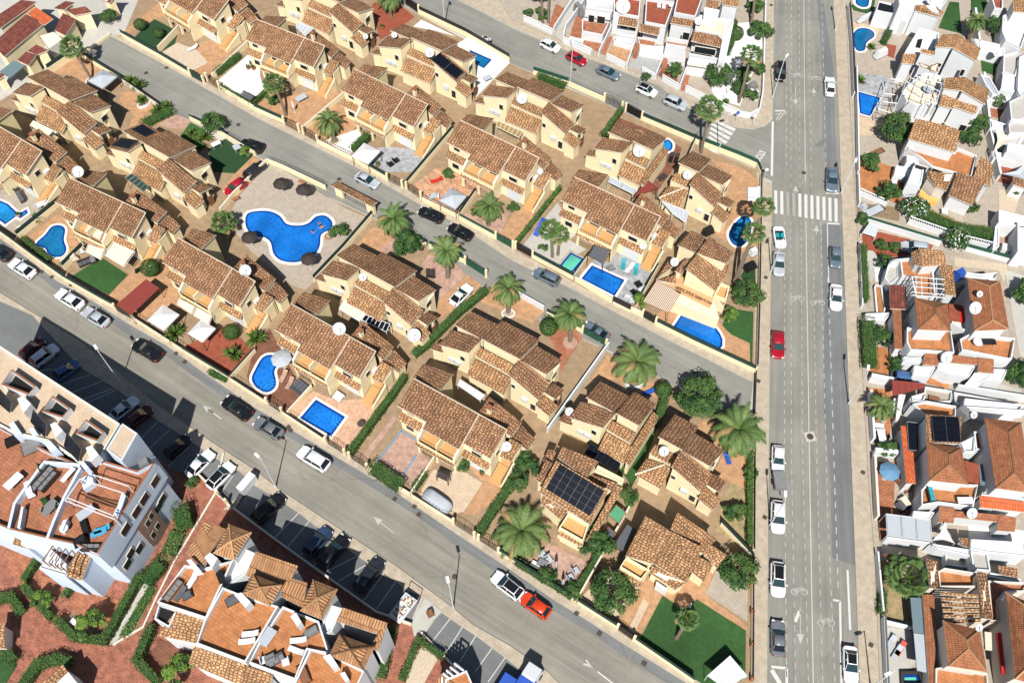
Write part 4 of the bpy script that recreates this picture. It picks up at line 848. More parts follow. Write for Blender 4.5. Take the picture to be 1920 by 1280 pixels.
h = House('cream villa above the round-ended blue pool, cream slatted pergola at its side', name='cream_villa', wall='cream', group=GV)
at(1200, 260, 4.267)
h.rf('555,780,6.6 745,910,5.6 690,1000,5.6 455,915,6.8', 'tile').rf('455,920,6.8 695,1090,4.6 600,1220,4.6 365,1040,6.6', 'tile_pale').rf('410,735,5.8 525,780,6.4 440,910,6.2 300,850,5.6', 'tile').rf('690,995,4.4 725,1020,4.4 690,1090,3.8 660,1060,4', 'tile').rf('370,955,4.8 405,960,4.8 330,1080,4.2 275,1060,4.2', 'tile').rf('240,960,3.8 265,1020,3.8 130,1125,2.8', 'tile').rf('290,1090,3.6 285,1160,3 130,1130,2.8', 'tile')
h.block('590,1250 650,1150 720,1180 690,1290', 2.8, 'orange_floor', .6).block('180,1130 290,1080 600,1230 560,1360 300,1230', 2.7, 'tile_pale', .0).rf('715,1180,3 735,1200,3 670,1330,2.6 640,1300,2.6', 'tile', 'pent_roof')
at(1230, 540, 8.535)
h.rf('290,-20,3.1 380,-20,3.1 910,240,3.1 880,275,2.6 330,25,2.6', 'tile_pale', 'pent_roof', walls=False).block('230,210 370,-10 930,225 1010,490 990,505', 2.5, 'cream', 0).win((700, 380), (880, 470), .2, 2.2, name='patio_window').win((440, 255), (580, 325), 1.2, 2.2).fin()
at()
# ---------------------------------------------------------------- plots, paving, lawns
at()
def plot(s, m='pave_tan', z=.1, name='garden_ground'): return slab(name, qs(s), z, m, bottom=-.05)
plot('-60,400 26,454 255,600 525,774 772,928 960,1053 1255,1250 1340,1305 1407,1300 1408,1240 1410,1050 1412,800 1404,790 1275,730 1110,645 1000,595 905,540 800,465 700,410 610,370 480,295 360,240 232,160 145,105 0,190 -60,230')
plot('230,70 480,208 665,301 862,408 960,466 1147,567 1413,696 1424,360 1417,318 1310,275 1132,195 955,120 787,30 700,-20 400,-60 260,0')
plot('900,-60 935,0 960,38 1040,72 1120,108 1200,140 1275,182 1380,225 1425,205 1437,-60', 'pave_white')
plot('1586,20 1592,180 1607,440 1617,700 1628,900 1640,1050 1649,1280 1655,1350 2000,1350 2000,-60 1583,-60', 'pave_white')
plot('-80,640 75,698 156,757 266,834 322,882 372,892 412,929 440,958 516,1012 610,1078 706,1146 770,1168 790,1184 862,1258 920,1350 -120,1350', 'plaza', .06, 'brick_paving')
PZ = [.13]
def pave(o, lst):
    at(*o)
    for m, s in lst:
        PZ[0] += .0002
        slab('lawn' if m.startswith('turf') else 'paving', qs(s, .13), PZ[0], m, bottom=.0)
    at()
pave((0, 0, 4), [('pave_orange', '400,550 570,420 640,430 935,612 900,650 720,690 660,640 560,570'), ('pave_orange', '900,690 1000,690 1210,790 1290,850 1190,930 960,970 1000,850 900,770'), ('turf', '1430,920 1540,975 1500,1090 1350,1020'), ('pave_pink', '1290,850 1430,900 1390,960 1260,960 1200,935'),
  ('turf_dark', '1560,1120 1690,1040 1890,1180 1770,1300 1600,1290'), ('pave_orange', '1765,1300 1895,1172 2010,1240 1760,1490 1660,1420'), ('pave_orange', '890,270 1190,20 1250,110 1150,150 1010,230 930,290'), ('turf_dark', '1010,280 1100,190 1160,145 1340,240 1310,330 1200,395 1130,350'),
  ('gravel', '1210,400 1330,320 1480,380 1560,470 1440,540'), ('pave_orange', '1480,380 1480,330 1600,300 1700,380 1745,400 1590,565 1540,590 1440,535 1560,470')])
pave((280, 0, 6), [('gravel_white', '780,900 1120,610 1230,700 1250,880 1310,980 1150,1130 820,960')])
pave((480, 0, 4), [('pave_orange', '0,800 130,690 250,720 560,640 640,700 480,850 330,990 240,920 60,820'), ('pave_orange', '370,990 560,800 700,760 760,940 700,1010 520,1060'), ('gravel_white', '520,1055 760,970 835,1030 700,1170'), ('pave_grey', '740,1200 830,1120 1000,1100 1240,1130 1330,1040 1370,1080 1180,1290 900,1290'),
  ('gravel_white', '1510,330 1590,280 1830,420 1905,470 1650,730 1620,600'), ('terracotta_red', '870,30 1000,-30 1190,130 1000,260 930,300 900,180'), ('gravel_white', '1180,200 1240,150 1500,275 1340,230')])
pave((0, 0, 1), [('pave_white', '503,307 530,318 645,389 697,413 645,470 590,528 572,543 548,535 470,470 425,415 445,372'), ('pave_pink', '865,405 900,387 955,402 938,437'), ('pave_orange', '938,440 960,402 1000,378 1005,395 970,452'), ('pave_orange', '895,562 925,532 960,547 1022,582 1000,605 960,592'),
  ('terracotta', '1020,612 1058,592 1092,632 1048,702 1050,672'), ('pave_tan', '1022,805 1047,702 1095,642 1130,652 1035,780')])
pave((480, 320, 4), [('crazy', '1180,110 1350,-20 1560,10 1700,130 1620,220 1400,275 1250,200'), ('pave_orange', '760,560 880,420 1040,480 950,610 880,600 800,560'), ('pave_pink', '930,590 1045,495 1075,560 1000,650'), ('pave_pink', '1240,700 1300,630 1490,690 1580,780 1380,960 1340,820'), ('pave_orange', '1380,960 1590,785 1690,850 1560,1010 1370,1110 1340,1060')])
pave((960, 320, 4), [('pave_orange', '0,550 230,280 330,110 370,100 350,190 50,510'), ('concrete', '70,575 340,240 460,400 480,480 430,520 560,590 340,705'), ('pave_grey', '480,810 620,660 730,690 790,620 880,600 980,690 1080,740 880,1000')])
pave((1230, 540, 8.535), [('pave_orange', '-60,480 260,180 560,280 1000,520 1060,600 1200,740 1500,880 1510,1230 1300,1180 0,520'), ('turf', '1060,600 1200,740 1500,880 1510,1250 1540,1250 1560,380 1300,340 1100,480')])
pave((1200, 260, 4.267), [('pave_orange', '500,150 700,200 840,250 940,330 940,560 910,640 930,880 870,900 760,900 700,830 600,770 660,690 760,520 680,440 740,300 600,200'), ('turf_dark', '830,1050 920,1000 925,1150 800,1110'), ('pave_tan', '760,1130 930,1180 920,1210 760,1150')])
pave((1030, 200, 4.267), [('pave_brown', '560,90 760,170 900,230 1010,300 1060,330 1020,460 840,710 700,600 920,380 740,190 520,160')])
pave((0, 320, 4), [('pave_white', '-80,180 60,130 330,180 450,230 150,495 40,440 -80,380'), ('pave_orange', '180,520 440,320 560,400 620,540 640,600 480,710 290,640'), ('turf', '540,790 760,650 960,780 815,930'), ('pave_orange', '815,940 965,785 1130,600 1220,600 1240,680 1320,800 1330,900 1350,1040 1060,1110 870,1000')])
pave((0, 640, 4), [('terracotta_red', '1380,40 1540,-40 1700,-120 1900,60 1900,85 1730,255 1560,190')])
pave((480, 640, 4), [('pave_brown', '-70,260 0,0 100,-100 300,280 400,350 230,520 90,440 -20,370'), ('pave_check', '240,540 430,370 600,440 880,430 960,340 1080,350 960,450 680,815'), ('pave_pink', '790,862 1030,560 1055,580 830,880'), ('pave_pink', '905,915 1090,680 1190,745 1310,920 1170,1100 1060,1000'), ('pave_cream', '1215,1160 1330,960 1570,980 1700,1060 1560,1275 1400,1300'),
  ('pave_orange', '1560,900 1760,1010 1900,1000 1900,1100 1640,1300 1560,1285 1705,1055')])
pave((960, 640, 4), [('pave_orange', '600,280 720,100 900,280 1200,340 1090,420 880,330 650,260'), ('turf', '840,1000 1050,600 1130,510 1050,760 900,1090'), ('pave_orange', '1360,640 1460,585 1790,800 1790,1095 1750,1115 1560,1020 1530,960 1590,830 1390,690'), ('dry', '1570,1200 1640,1060 1790,1120 1790,1560 1520,1420')])
pave((960, 960, 4), [('soil', '-20,330 150,370 380,590 450,600 600,400 700,480 460,660'), ('pave_pink', '150,370 280,230 480,330 580,380 450,590 430,600 240,440'), ('pave_cream', '505,650 680,480 800,420 900,570 790,790 600,705'), ('pave_orange', '800,820 950,580 1040,460 1300,520 1450,420 1530,400 1450,610 1770,850 1760,885 1380,650 1300,725 1130,620 950,940'), ('pave_white', '1450,610 1540,420 1770,560 1765,815'),
  ('turf', '960,950 1130,625 1310,740 1385,650 1755,885 1750,1250 1500,1330 1350,1235'), ('pave_cream', '870,880 985,650 1028,680 920,900')])
pave((1590, 0, 5.818), [('turf', '30,60 300,-20 270,165 60,115'), ('pave_cream', '45,240 350,300 300,420 200,565 80,560 40,400'), ('pave_grey', '55,790 400,830 520,900 400,1190 100,1250'), ('turf', '985,305 1110,20 1210,30 1240,370'), ('turf', '1340,-20 1520,-20 1500,155 1340,130'), ('turf', '1440,565 1655,620 1600,825 1460,780'), ('terracotta', '1510,1110 1745,1120 1700,1300 1520,1265'), ('terracotta_red', '420,480 530,500 500,640 380,590')])
pave((1590, 200, 5.818), [('pave_cream', '90,105 410,155 250,320 90,300'), ('terracotta_orange', '105,540 500,660 470,770 640,870 780,980 800,1090 560,1060 140,930'), ('terracotta_orange', '820,1095 1290,1290 1000,1260'), ('turf', '1550,230 1750,300 1740,510 1590,490'), ('terracotta_red', '1600,560 1920,640 1920,900 1620,810'), ('soil', '95,1050 560,1100 560,1250 330,1205 95,1160'), ('gravel', '1640,900 1900,900 1820,1160 1650,1120')])
pave((1590, 400, 5.818), [('terracotta_red', '150,205 350,205 935,345 900,395 600,475 480,475 300,455 165,385'), ('concrete', '180,400 270,410 330,470 290,700 220,760'), ('gravel_white', '280,480 380,560 440,760 300,740'), ('gravel', '1160,480 1740,560 1700,760 1640,620 1160,570'), ('pave_pink', '1640,90 1850,120 1850,430 1640,360')])
sheet('back_lane', '1884,505 1960,530 1960,700 1912,664 1898,590', .14, 'concrete')
pave((1590, 600, 5.818), [('terracotta_orange', '285,285 420,300 480,500 400,645 225,625'), ('terracotta_orange', '700,640 1090,750 1100,640 800,590'), ('terracotta_orange', '210,735 470,760 460,1250 230,1240'), ('concrete', '1150,640 1500,640 1890,760 1880,870 1150,780')])
pave((1590, 800, 4.073), [('terracotta', '195,265 360,270 350,620 640,640 640,870 240,860'), ('gravel_white', '920,735 1344,790 1344,900 920,900')])
pave((1590, 1010, 3.318), [('dry', '190,130 300,120 390,505 210,505'), ('concrete', '205,540 395,570 420,760 330,900 210,900')])
pave((1030, 0, 4.979), [('terracotta', '190,345 250,140 330,180 305,292 520,335 470,505 390,445'), ('pave_orange', '550,495 600,385 780,440 720,585 610,545'), ('gravel_grey', '740,615 860,490 1050,520 985,705'), ('pave_brown', '1010,705 1100,560 1195,600 1195,790'), ('terracotta', '-20,290 60,40 140,80 45,300'), ('concrete', '55,325 235,-30 400,-30 190,230 120,395'), ('terracotta', '480,500 545,340 590,345 520,520')])
pave((1200, 0, 4.479), [('gravel_white', '600,760 790,200 1020,180 1030,400 840,890 640,830'), ('terracotta', '340,760 390,570 430,575 390,770')])
pave((0, 960, 4), [('terracotta', '560,580 930,660 810,840 640,870 530,800'), ('terracotta', '310,470 550,540 500,650 420,620 310,600'), ('terracotta', '40,290 200,285 300,380 190,560 40,380'), ('pave_brown', '1190,950 1455,1030 1400,1170 1250,1190 1140,1060'), ('terracotta', '-20,240 60,260 0,340 -20,340'), ('soil', '440,830 560,740 660,870 780,880 800,960 560,930'), ('turf', '-20,1030 50,1040 130,1140 40,1290 -20,1290'), ('concrete', '1095,505 1135,540 860,1000 820,990'), ('soil', '1140,545 1165,600 1010,900 880,985 870,975'), ('soil', '1210,300 1290,130 1420,190 1230,390')])
pave((480, 960, 4), [('concrete', '1165,835 1270,640 1395,745 1250,895 1190,940'), ('gravel', '1180,1055 1255,1005 1370,1085 1250,1300 1120,1300'), ('pave_red', '0,0 1,0 1,1')][:2])
mat('tile_blue', (.16, .27, .38), .6, .3, 4)
# blue tile border of the brick patio
at(480, 640, 4); b_ = MB()
for s in ('900,918 1090,670', '1090,670 1205,745', '1100,1010 1205,850'):
    ribbon(b_, qs(s), .145, .26, 'tile_blue', .1)
b_.build('tile_border')['kind'] = 'structure'; at()
# ---------------------------------------------------------------- pools
def pool(label, o, s, m='water', sm=0, cop=.35, hcop=.2, cm='coping', stp=None):
    at(*o); p = ccw(qs(s, .15)); at()
    if sm: p = ccw(smooth(p, sm))
    c = sum(p, Vector()) / len(p); c.z = 0; p = [v - c for v in p]
    r = empty('swimming_pool', c, label, 'pool')
    out = inset(p, -cop); n = len(p); z = lambda v, k: Vector((v.x, v.y, k))
    mb = MB(); vs = [z(v, hcop) for v in p] + [z(v, hcop) for v in out] + [z(v, 0) for v in out] + [z(v, .02) for v in p]
    fs = []
    for i in range(n):
        j = (i + 1) % n; fs += [[i, n + i, n + j, j], [n + i, 2 * n + i, 2 * n + j, n + j], [i, j, 3 * n + j, 3 * n + i]]
    mb.add(vs, fs, cm); mb.build('coping', r)
    MB().prism([z(v, .0) for v in p], [z(v, .165) for v in p], 'sky_blue', m).build('water', r)
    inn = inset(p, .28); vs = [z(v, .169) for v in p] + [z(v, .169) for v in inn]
    MB().add(vs, [[i, (i + 1) % n, n + (i + 1) % n, n + i] for i in range(n)], 'pool_edge_shade').build('edge_shade', r)  # flat ring that paints the walls' shade round the water's edge
    if stp:
        at(*o); c2 = q(*stp[:2], .15) - c; at(); mb = MB(); a0, a1 = R(stp[2]), R(stp[3])
        for k in (.8, 1.25, 1.7):
            pts = [c2 + Vector((k * math.cos(a0 + (a1 - a0) * t / 10), k * math.sin(a0 + (a1 - a0) * t / 10), .02)) for t in range(11)]
            for u_, v_ in zip(pts, pts[1:]):
                e = (v_ - u_).normalized(); nn = Vector((-e.y, e.x, 0)) * .05; mb.add([u_ - nn + Vector((0, 0, .004)), v_ - nn + Vector((0, 0, .004)), v_ + nn + Vector((0, 0, .004)), u_ + nn + Vector((0, 0, .004))], [[0, 1, 2, 3]], 'water_light')
        mb.build('steps', r)
    return r
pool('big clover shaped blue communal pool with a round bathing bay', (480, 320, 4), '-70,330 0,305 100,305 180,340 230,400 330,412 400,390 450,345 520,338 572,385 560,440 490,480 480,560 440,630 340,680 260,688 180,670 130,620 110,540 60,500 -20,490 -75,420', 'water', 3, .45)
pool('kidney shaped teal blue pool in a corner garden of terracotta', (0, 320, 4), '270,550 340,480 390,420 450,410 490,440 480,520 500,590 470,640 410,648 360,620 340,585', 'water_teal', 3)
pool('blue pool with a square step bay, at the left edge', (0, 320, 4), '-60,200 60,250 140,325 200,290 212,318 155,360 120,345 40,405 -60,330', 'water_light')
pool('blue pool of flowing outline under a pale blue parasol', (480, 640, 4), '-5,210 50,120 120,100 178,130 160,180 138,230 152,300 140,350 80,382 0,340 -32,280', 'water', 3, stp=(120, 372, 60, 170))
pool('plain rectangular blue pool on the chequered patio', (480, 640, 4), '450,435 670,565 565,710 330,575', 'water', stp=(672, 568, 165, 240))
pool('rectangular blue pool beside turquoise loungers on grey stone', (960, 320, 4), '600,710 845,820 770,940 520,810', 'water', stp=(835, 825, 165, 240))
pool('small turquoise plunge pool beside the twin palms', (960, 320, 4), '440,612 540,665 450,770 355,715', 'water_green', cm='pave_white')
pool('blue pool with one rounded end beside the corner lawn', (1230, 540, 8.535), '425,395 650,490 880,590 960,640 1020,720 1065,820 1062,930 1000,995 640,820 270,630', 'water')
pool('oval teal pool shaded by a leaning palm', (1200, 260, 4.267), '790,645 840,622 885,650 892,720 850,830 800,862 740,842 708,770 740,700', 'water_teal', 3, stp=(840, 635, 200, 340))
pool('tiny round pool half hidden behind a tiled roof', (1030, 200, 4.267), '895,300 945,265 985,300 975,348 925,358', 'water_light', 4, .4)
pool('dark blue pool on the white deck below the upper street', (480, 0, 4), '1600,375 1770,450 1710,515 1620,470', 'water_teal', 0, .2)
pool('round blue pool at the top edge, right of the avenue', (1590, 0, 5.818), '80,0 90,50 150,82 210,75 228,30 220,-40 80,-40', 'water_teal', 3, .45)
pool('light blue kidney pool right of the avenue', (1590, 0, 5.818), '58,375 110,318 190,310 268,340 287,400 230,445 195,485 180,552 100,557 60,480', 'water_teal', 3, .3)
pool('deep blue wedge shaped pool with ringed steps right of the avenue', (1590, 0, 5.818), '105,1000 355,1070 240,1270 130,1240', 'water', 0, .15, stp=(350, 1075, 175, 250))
pool('small square hot tub with pale water at the bottom right', (1590, 1010, 3.318), '335,845 430,842 448,900 338,900', 'water_green', 0, .3, .7, 'rattan')
# ---------------------------------------------------------------- garden walls, screens, gates
def wall(label, s, h=1.1, m='cream', fence=None, fh=.8, t=.2, post=None, base=0):
    p = qs(s); c = p[0].copy(); p = [v - c for v in p]
    r = empty('garden_wall', c, label, 'wall')
    mb = MB(); ribbon(mb, p, h, t, m, 0, 'trim' if m == 'cream' else m)
    mb.build('masonry', r)
    if fence == 'rail':
        f = MB(); rail(f, p, h + .05, h + fh, 'iron', .5); f.build('railing', r)
    elif fence == 'baluster':
        f = MB()
        for a, b in zip(p, p[1:]):
            n = max(2, int((b - a).length / .35))
            for i in range(n + 1): v = a.lerp(b, i / n); f.bar((v.x, v.y, h), (v.x, v.y, h + fh), .07, 'white', 5)
            f.bar((a.x, a.y, h + fh), (b.x, b.y, h + fh), .1, 'white', 4)
        f.build('balustrade', r)
    elif fence:
        f = MB(); ribbon(f, p, h + fh, .05, fence, h + .01); f.build('screen', r)
    if post:
        for a, b in zip(p, p[1:]):
            n = max(1, int((b - a).length / 2.6))
            for i in range(n + (b == p[-1])): v = a.lerp(b, i / n); MB().box((v.x, v.y, (h + .35) / 2), (.36, .36, h + .35), post, ANG).build('pillar', r)
    return r
def gate(label, s, h=1.7, m='iron', solid=None, arch=.3):
    a, b = qs(s); c = a.copy(); d = b - a; L = d.length; e = d.normalized(); r = empty('gate', c, label, 'gate')
    for k in (0, 1):
        s0, s1 = d * (.5 * k + .01), d * (.5 * k + .49); mb = MB(); n = max(3, int((s1 - s0).length / .22))
        top = lambda v: h + arch * math.sin(math.pi * min(1, max(0, v.length / L)))
        if solid: ribbon(mb, [s0.lerp(s1, i / 6) for i in range(7)], h, .06, solid, .1)
        for i in range(n + 1):
            v = s0.lerp(s1, i / n); mb.bar((v.x, v.y, .08), (v.x, v.y, top(v)), .022, m, 4)
        for i in range(n):
            u, v = s0.lerp(s1, i / n), s0.lerp(s1, (i + 1) / n)
            mb.bar((u.x, u.y, top(u)), (v.x, v.y, top(v)), .035, m, 4); mb.bar((u.x, u.y, .2), (v.x, v.y, .2), .03, m, 4); mb.bar((u.x, u.y, 1.0), (v.x, v.y, 1.0), .025, m, 4)
        mb.build('gate_leaf', r)
    for v in (Vector((0, 0, 0)), d): MB().box((v.x, v.y, .95), (.3, .3, 1.9), 'cream', ANG).build('gate_post', r)
    return r
for a in (
 ('cream street wall in front of the pool with the square bay', '-60,396 26,456', 1.0, 'cream', 'screen'),
 ('cream street wall in front of the kidney pool', '27,457 66,486 120,524', 1.0, 'cream', 'screen'),
 ('cream street wall in front of the small turf square', '122,526 190,565 218,580', 1.1, 'cream', 'screen'),
 ('cream street wall in front of the white gazebo', '255,602 345,660', 1.0, 'cream', 'rail'),
 ('cream street wall in front of the red terrace with the bright bushes', '346,661 430,712', 1.0, 'cream', 'screen'),
 ('cream street wall in front of the flowing pool', '432,713 500,757', 1.0, 'cream', 'rail'),
 ('cream street wall in front of the rectangular pool and checked patio', '533,778 612,830', 1.0, 'cream', 'rail'),
 ('cream street wall with a clipped bush behind it, by the blue bordered patio', '692,881 770,930', 1.0, 'cream'),
 ('cream street wall in front of the covered car', '774,932 850,980', 1.0, 'cream', 'rail'),
 ('long white topped street wall below the garden with grey sun chairs', '937,1038 1080,1128', 1.0, 'cream', 'screen'),
 ('cream street wall in front of the round green tree and pale yard', '1083,1131 1155,1177', 1.0, 'cream', 'screen'),
 ('cream street wall along the corner lawn', '1190,1202 1260,1250 1300,1278', 1.0, 'cream', 'screen'),
 ('cream street wall below the turf garden with ball trees', '230,70 305,112 357,143', 1.0, 'cream', 'screen'),
 ('cream street wall with a hedge behind, below the white gravel yard', '415,170 478,207', 1.0, 'cream'),
 ('cream street wall below the leaning twin stemmed palm', '479,208 532,232', 1.0, 'cream', 'screen'),
 ('cream street wall below the white gravel circle with the fat palm', '598,270 665,303', 1.0, 'cream', 'rail'),
 ('cream street wall below the grey stone garden', '666,304 725,338', 1.0, 'cream', 'screen'),
 ('cream street wall below the white garden gazebo and crazy paving', '793,378 860,410', 1.0, 'cream', 'rail'),
 ('cream street wall with green rail below the pink paved palm bed', '862,412 928,448', 1.0, 'cream', 'screen_green', .5),
 ('cream street wall beside the turquoise plunge pool', '1000,485 1075,525', 1.0, 'cream', 'screen'),
 ('cream street wall below the rectangular pool with blue loungers', '1078,527 1147,568', 1.1, 'cream'),
 ('short black screened wall beside the stone terrace with rattan chairs', '1149,569 1181,585', .6, 'cream', 'iron', 1.2),
 ('short cream wall stub by the slatted pergola', '1182,584 1203,593', 1.2, 'cream'),
 ('long cream wall with dark green screen along the round-ended pool', '1230,610 1300,645 1414,698', 1.0, 'cream', 'screen'),
 ('cream wall with black screen at the far end of the dead end street', '145,102 232,155', 1.0, 'cream', 'screen', .7),
 ('white garden wall with climbing plants by the oval flower bed', '232,156 300,203', 1.0, 'trim', 'iron', .5),
 ('cream wall behind the round bush and small lawn', '358,226 425,258', 1.0, 'cream', 'screen', .5),
 ('cream wall behind the dark turf with two rattan chairs', '425,259 480,292', 1.0, 'cream', 'rail'),
 ('cream wall with black rail along the communal pool deck', '503,306 535,319 612,356', 1.1, 'cream', 'rail'),
 ('green screened cream wall between the communal pool and the orange court', '699,408 645,471 590,529', 1.0, 'cream', 'screen'),
 ('cream wall between the communal pool deck and the parked red car', '503,307 440,370 415,400', 1.2, 'cream'),
 ('low wall covered by creepers behind the round dark bush', '745,436 800,462', 1.0, 'cream', 'screen', .6),
 ('cream wall with green rail behind the pink patio with sunbeds', '805,464 871,493', 1.0, 'cream', 'screen_green', .6),
 ('white panelled fence behind the orange patio with the fat palm', '957,548 1020,583', 1.3, 'white'),
 ('low cream wall with a hedge by the oval bush', '1025,590 1090,622', .9, 'cream', 'screen', .5),
 ('black screened wall behind the white pool deck on the upper street', '787,27 875,69 955,116', 1.0, 'cream', 'iron'),
 ('green screened wall behind the row of shrubs on the upper street', '1000,140 1065,161', 1.0, 'cream', 'screen_green'),
 ('cream wall with iron railing beside the wide orange driveway', '1066,161 1132,190', 1.0, 'cream', 'rail'),
 ('green screened cream wall behind the tiny round pool', '1204,226 1310,271', 1.0, 'cream', 'screen'),
 ('green screened wall rounding the street corner by the crosswalk', '1312,272 1380,298 1417,314 1424,330', 1.1, 'cream', 'screen_green'),
 ('cream wall with black screen along the avenue beside the oval pool', '1425,332 1424,400 1420,600 1417,694', 1.0, 'cream', 'iron'),
 ('black railing closing the dead end towards the avenue', '1415,702 1412,782', .2, 'concrete', 'iron', 1.2),
 ('cream wall with dark screen along the avenue beside the fat corner palm', '1412,790 1411,900 1410,1035', 1.0, 'cream', 'iron'),
 ('low wall with brick posts and dark screen along the avenue lawn', '1409,1045 1409,1150 1408,1275', .8, 'cream', 'iron', .8, .2, 'pot'),
 ('dark green screened wall beside the palm garden at the far left', '148,104 95,140', 1.4, 'cream', 'screen', .8),
 ('cream dividing wall beside the turf garden with ball trees', '300,100 340,58', 1.5, 'cream'),
 ('cream dividing wall with clipped shrubs beside the gravel yard', '400,150 466,88', 1.3, 'cream'),
 ('cream dividing wall between the orange patio and the fat round palm', '570,246 650,178', 1.1, 'cream'),
 ('dark screened wall between the grey stone garden and crazy paving', '762,352 850,248', 1.0, 'cream', 'screen'),
 ('cream dividing wall beside the white gazebo with green mesh', '862,408 892,365', 1.0, 'cream', 'screen'),
 ('white wall between the two pools below the balcony turf', '1076,520 1103,482', .9, 'trim', 'screen', .6),
 ('black screened wall between the stone terrace and the slatted pergola', '1190,580 1232,505', 1.0, 'cream', 'screen'),
 ('green screened wall beside the brown patio with dark chairs', '1232,430 1305,262', 1.1, 'cream', 'screen'),
 ('long white wall dropping from the street between two villas', '1140,652 1026,812', 1.6, 'white'),
 ('long cream wall beside the pale yard with the round tree', '1184,946 1082,1126', 1.4, 'cream'),
 ('cream dividing wall beside the white covered car', '772,928 816,860', 1.1, 'cream'),
 ('cream dividing wall beside the rectangular pool steps', '540,778 586,728', 1.0, 'cream'),
 ('dark green mesh wall between the left pools', '37,447 120,380', 1.0, 'cream', 'screen'),
 ('green mesh wall beside the small turf square', '122,506 160,468', 1.0, 'cream', 'screen'),
 ('cream dividing wall beside the flowing pool and bright bushes', '433,712 480,660', 1.0, 'cream', 'screen', .4),
 ('cream wall by the dry lawn with green mesh', '1350,985 1408,1045', 1.1, 'cream', 'screen'),
 ('white roadside wall with baluster top by the red bush', '1608,365 1660,388', 1.0, 'white', 'baluster', .5),
 ('white wall with green mesh behind the terracotta carport', '1623,420 1760,462', 1.3, 'white', 'screen_green', .5),
 ('long white balustrade below the flowering hedge', '1700,420 1800,455 1860,470', 1.2, 'white', 'baluster', .6),
 ('white balustrade beside the dark green fence at the right edge', '1888,490 1930,502', 1.4, 'white', 'baluster', .6),
 ('dark green fence right of the flowering shrub', '1808,470 1888,492', 1.0, 'white', 'screen_green', .7),
 ('dark street wall in front of the round pool right of the avenue', '1588,20 1594,90 1598,185', 1.4, 'white', 'iron', .8),
 ('white street wall in front of the wedge pool', '1602,135 1604,215 1606,330', 1.5, 'white'),
 ('white street wall in front of the orange garden with two shrubs', '1606,335 1608,390', 1.3, 'white'),
 ('grey street wall behind the long clipped hedge', '1609,462 1613,580', 1.2, 'white'),
 ('white cross wall above the orange yard with the palm', '1627,714 1668,722', 1.8, 'white', None, .8, .5),
 ('tile topped street wall beside the palm and white deck chairs', '1627,740 1633,830', 1.6, 'white', None, .8, .3),
 ('white cross wall above the blue parasol', '1634,852 1690,858', 1.7, 'white', None, .8, .5),
 ('tile topped street wall beside the blue parasol', '1634,862 1640,975', 1.6, 'pinkwhite', None, .8, .3),
 ('white ribbed wall above the garden with the bushy palm', '1652,1018 1742,1030', 2.2, 'white'),
 ('white street wall beside the bushy palm', '1640,1040 1650,1150', 1.4, 'white'),
 ('white cross wall above the paved yard with the hot tub', '1655,1168 1705,1180', 1.2, 'white'),
 ('white glazed street wall beside the hot tub yard', '1652,1160 1658,1290', 1.4, 'white', 'tinted', .5),
 ('white party wall left of the alley at the top', '1038,62 1085,-10', 1.4, 'white'),
 ('white balustrade in front of the terracotta garden with palm trunks', '982,40 1036,66', .9, 'white', 'baluster', .4),
 ('white wall right of the alley with a meter cabinet', '1056,80 1060,60 1110,-10', 1.6, 'white'),
 ('white balustrade in front of the terracotta yard', '1057,82 1108,104', 1.0, 'white', 'baluster', .4),
 ('white balustrade in front of the orange yard', '1137,112 1172,130', 1.0, 'white', 'baluster', .4),
 ('white balustrade in front of the grey gravel yard', '1203,137 1226,150', 1.0, 'white', 'baluster', .4),
 ('white balustrade in front of the yard with one green bush', '1241,152 1272,170', 1.0, 'white', 'baluster', .4),
 ('white balustrade curving round the corner garden', '1284,172 1330,195 1383,218', 1.0, 'white', 'baluster', .4),
 ('curved white corner wall on the avenue', '1383,218 1405,222 1422,212 1428,180 1432,60 1434,-30', 1.2, 'white'),
 ('white party wall beside the terracotta yard', '1122,108 1145,60', 1.5, 'white'), ('white party wall beside the grey gravel yard', '1174,132 1190,85', 1.5, 'white'), ('white party wall beside the brown yard', '1228,150 1245,110', 1.5, 'white'), ('white party wall with an orange stair beside it', '1274,168 1290,125', 1.5, 'white'),
 ('cream kerb wall at the end of the dead end street with an orange strip', '155,104 207,66', .5, 'cream'),
 ('white back wall with terracotta pots on the far right lane', '1838,150 1850,260 1868,340', 1.8, 'white', None, .8, .35),
 ('long white boundary wall of the rear lane', '1822,30 1832,110', 1.8, 'white', None, .8, .35),
 ('white rear garden wall at the right edge', '1862,280 1930,305', 1.6, 'white'), ('white wall of the beige back yard', '1788,732 1930,755', 1.6, 'white', None, .8, .3),
 ('low wall edging the car park by the curved brick path', '372,890 412,929 436,955', .8, 'cream'), ('long low wall edging the car park behind the terraced flats', '440,955 516,1012 610,1080 706,1148 772,1172', .8, 'cream'),
 ('concrete kerb wall curving along the lawn strip at the lower left', '420,850 405,925 360,1000 330,1050 295,1120 270,1175 215,1208', .35, 'trim'), ('white low wall by the second car park', '790,1186 862,1260', .5, 'trim')):
    wall(*a)
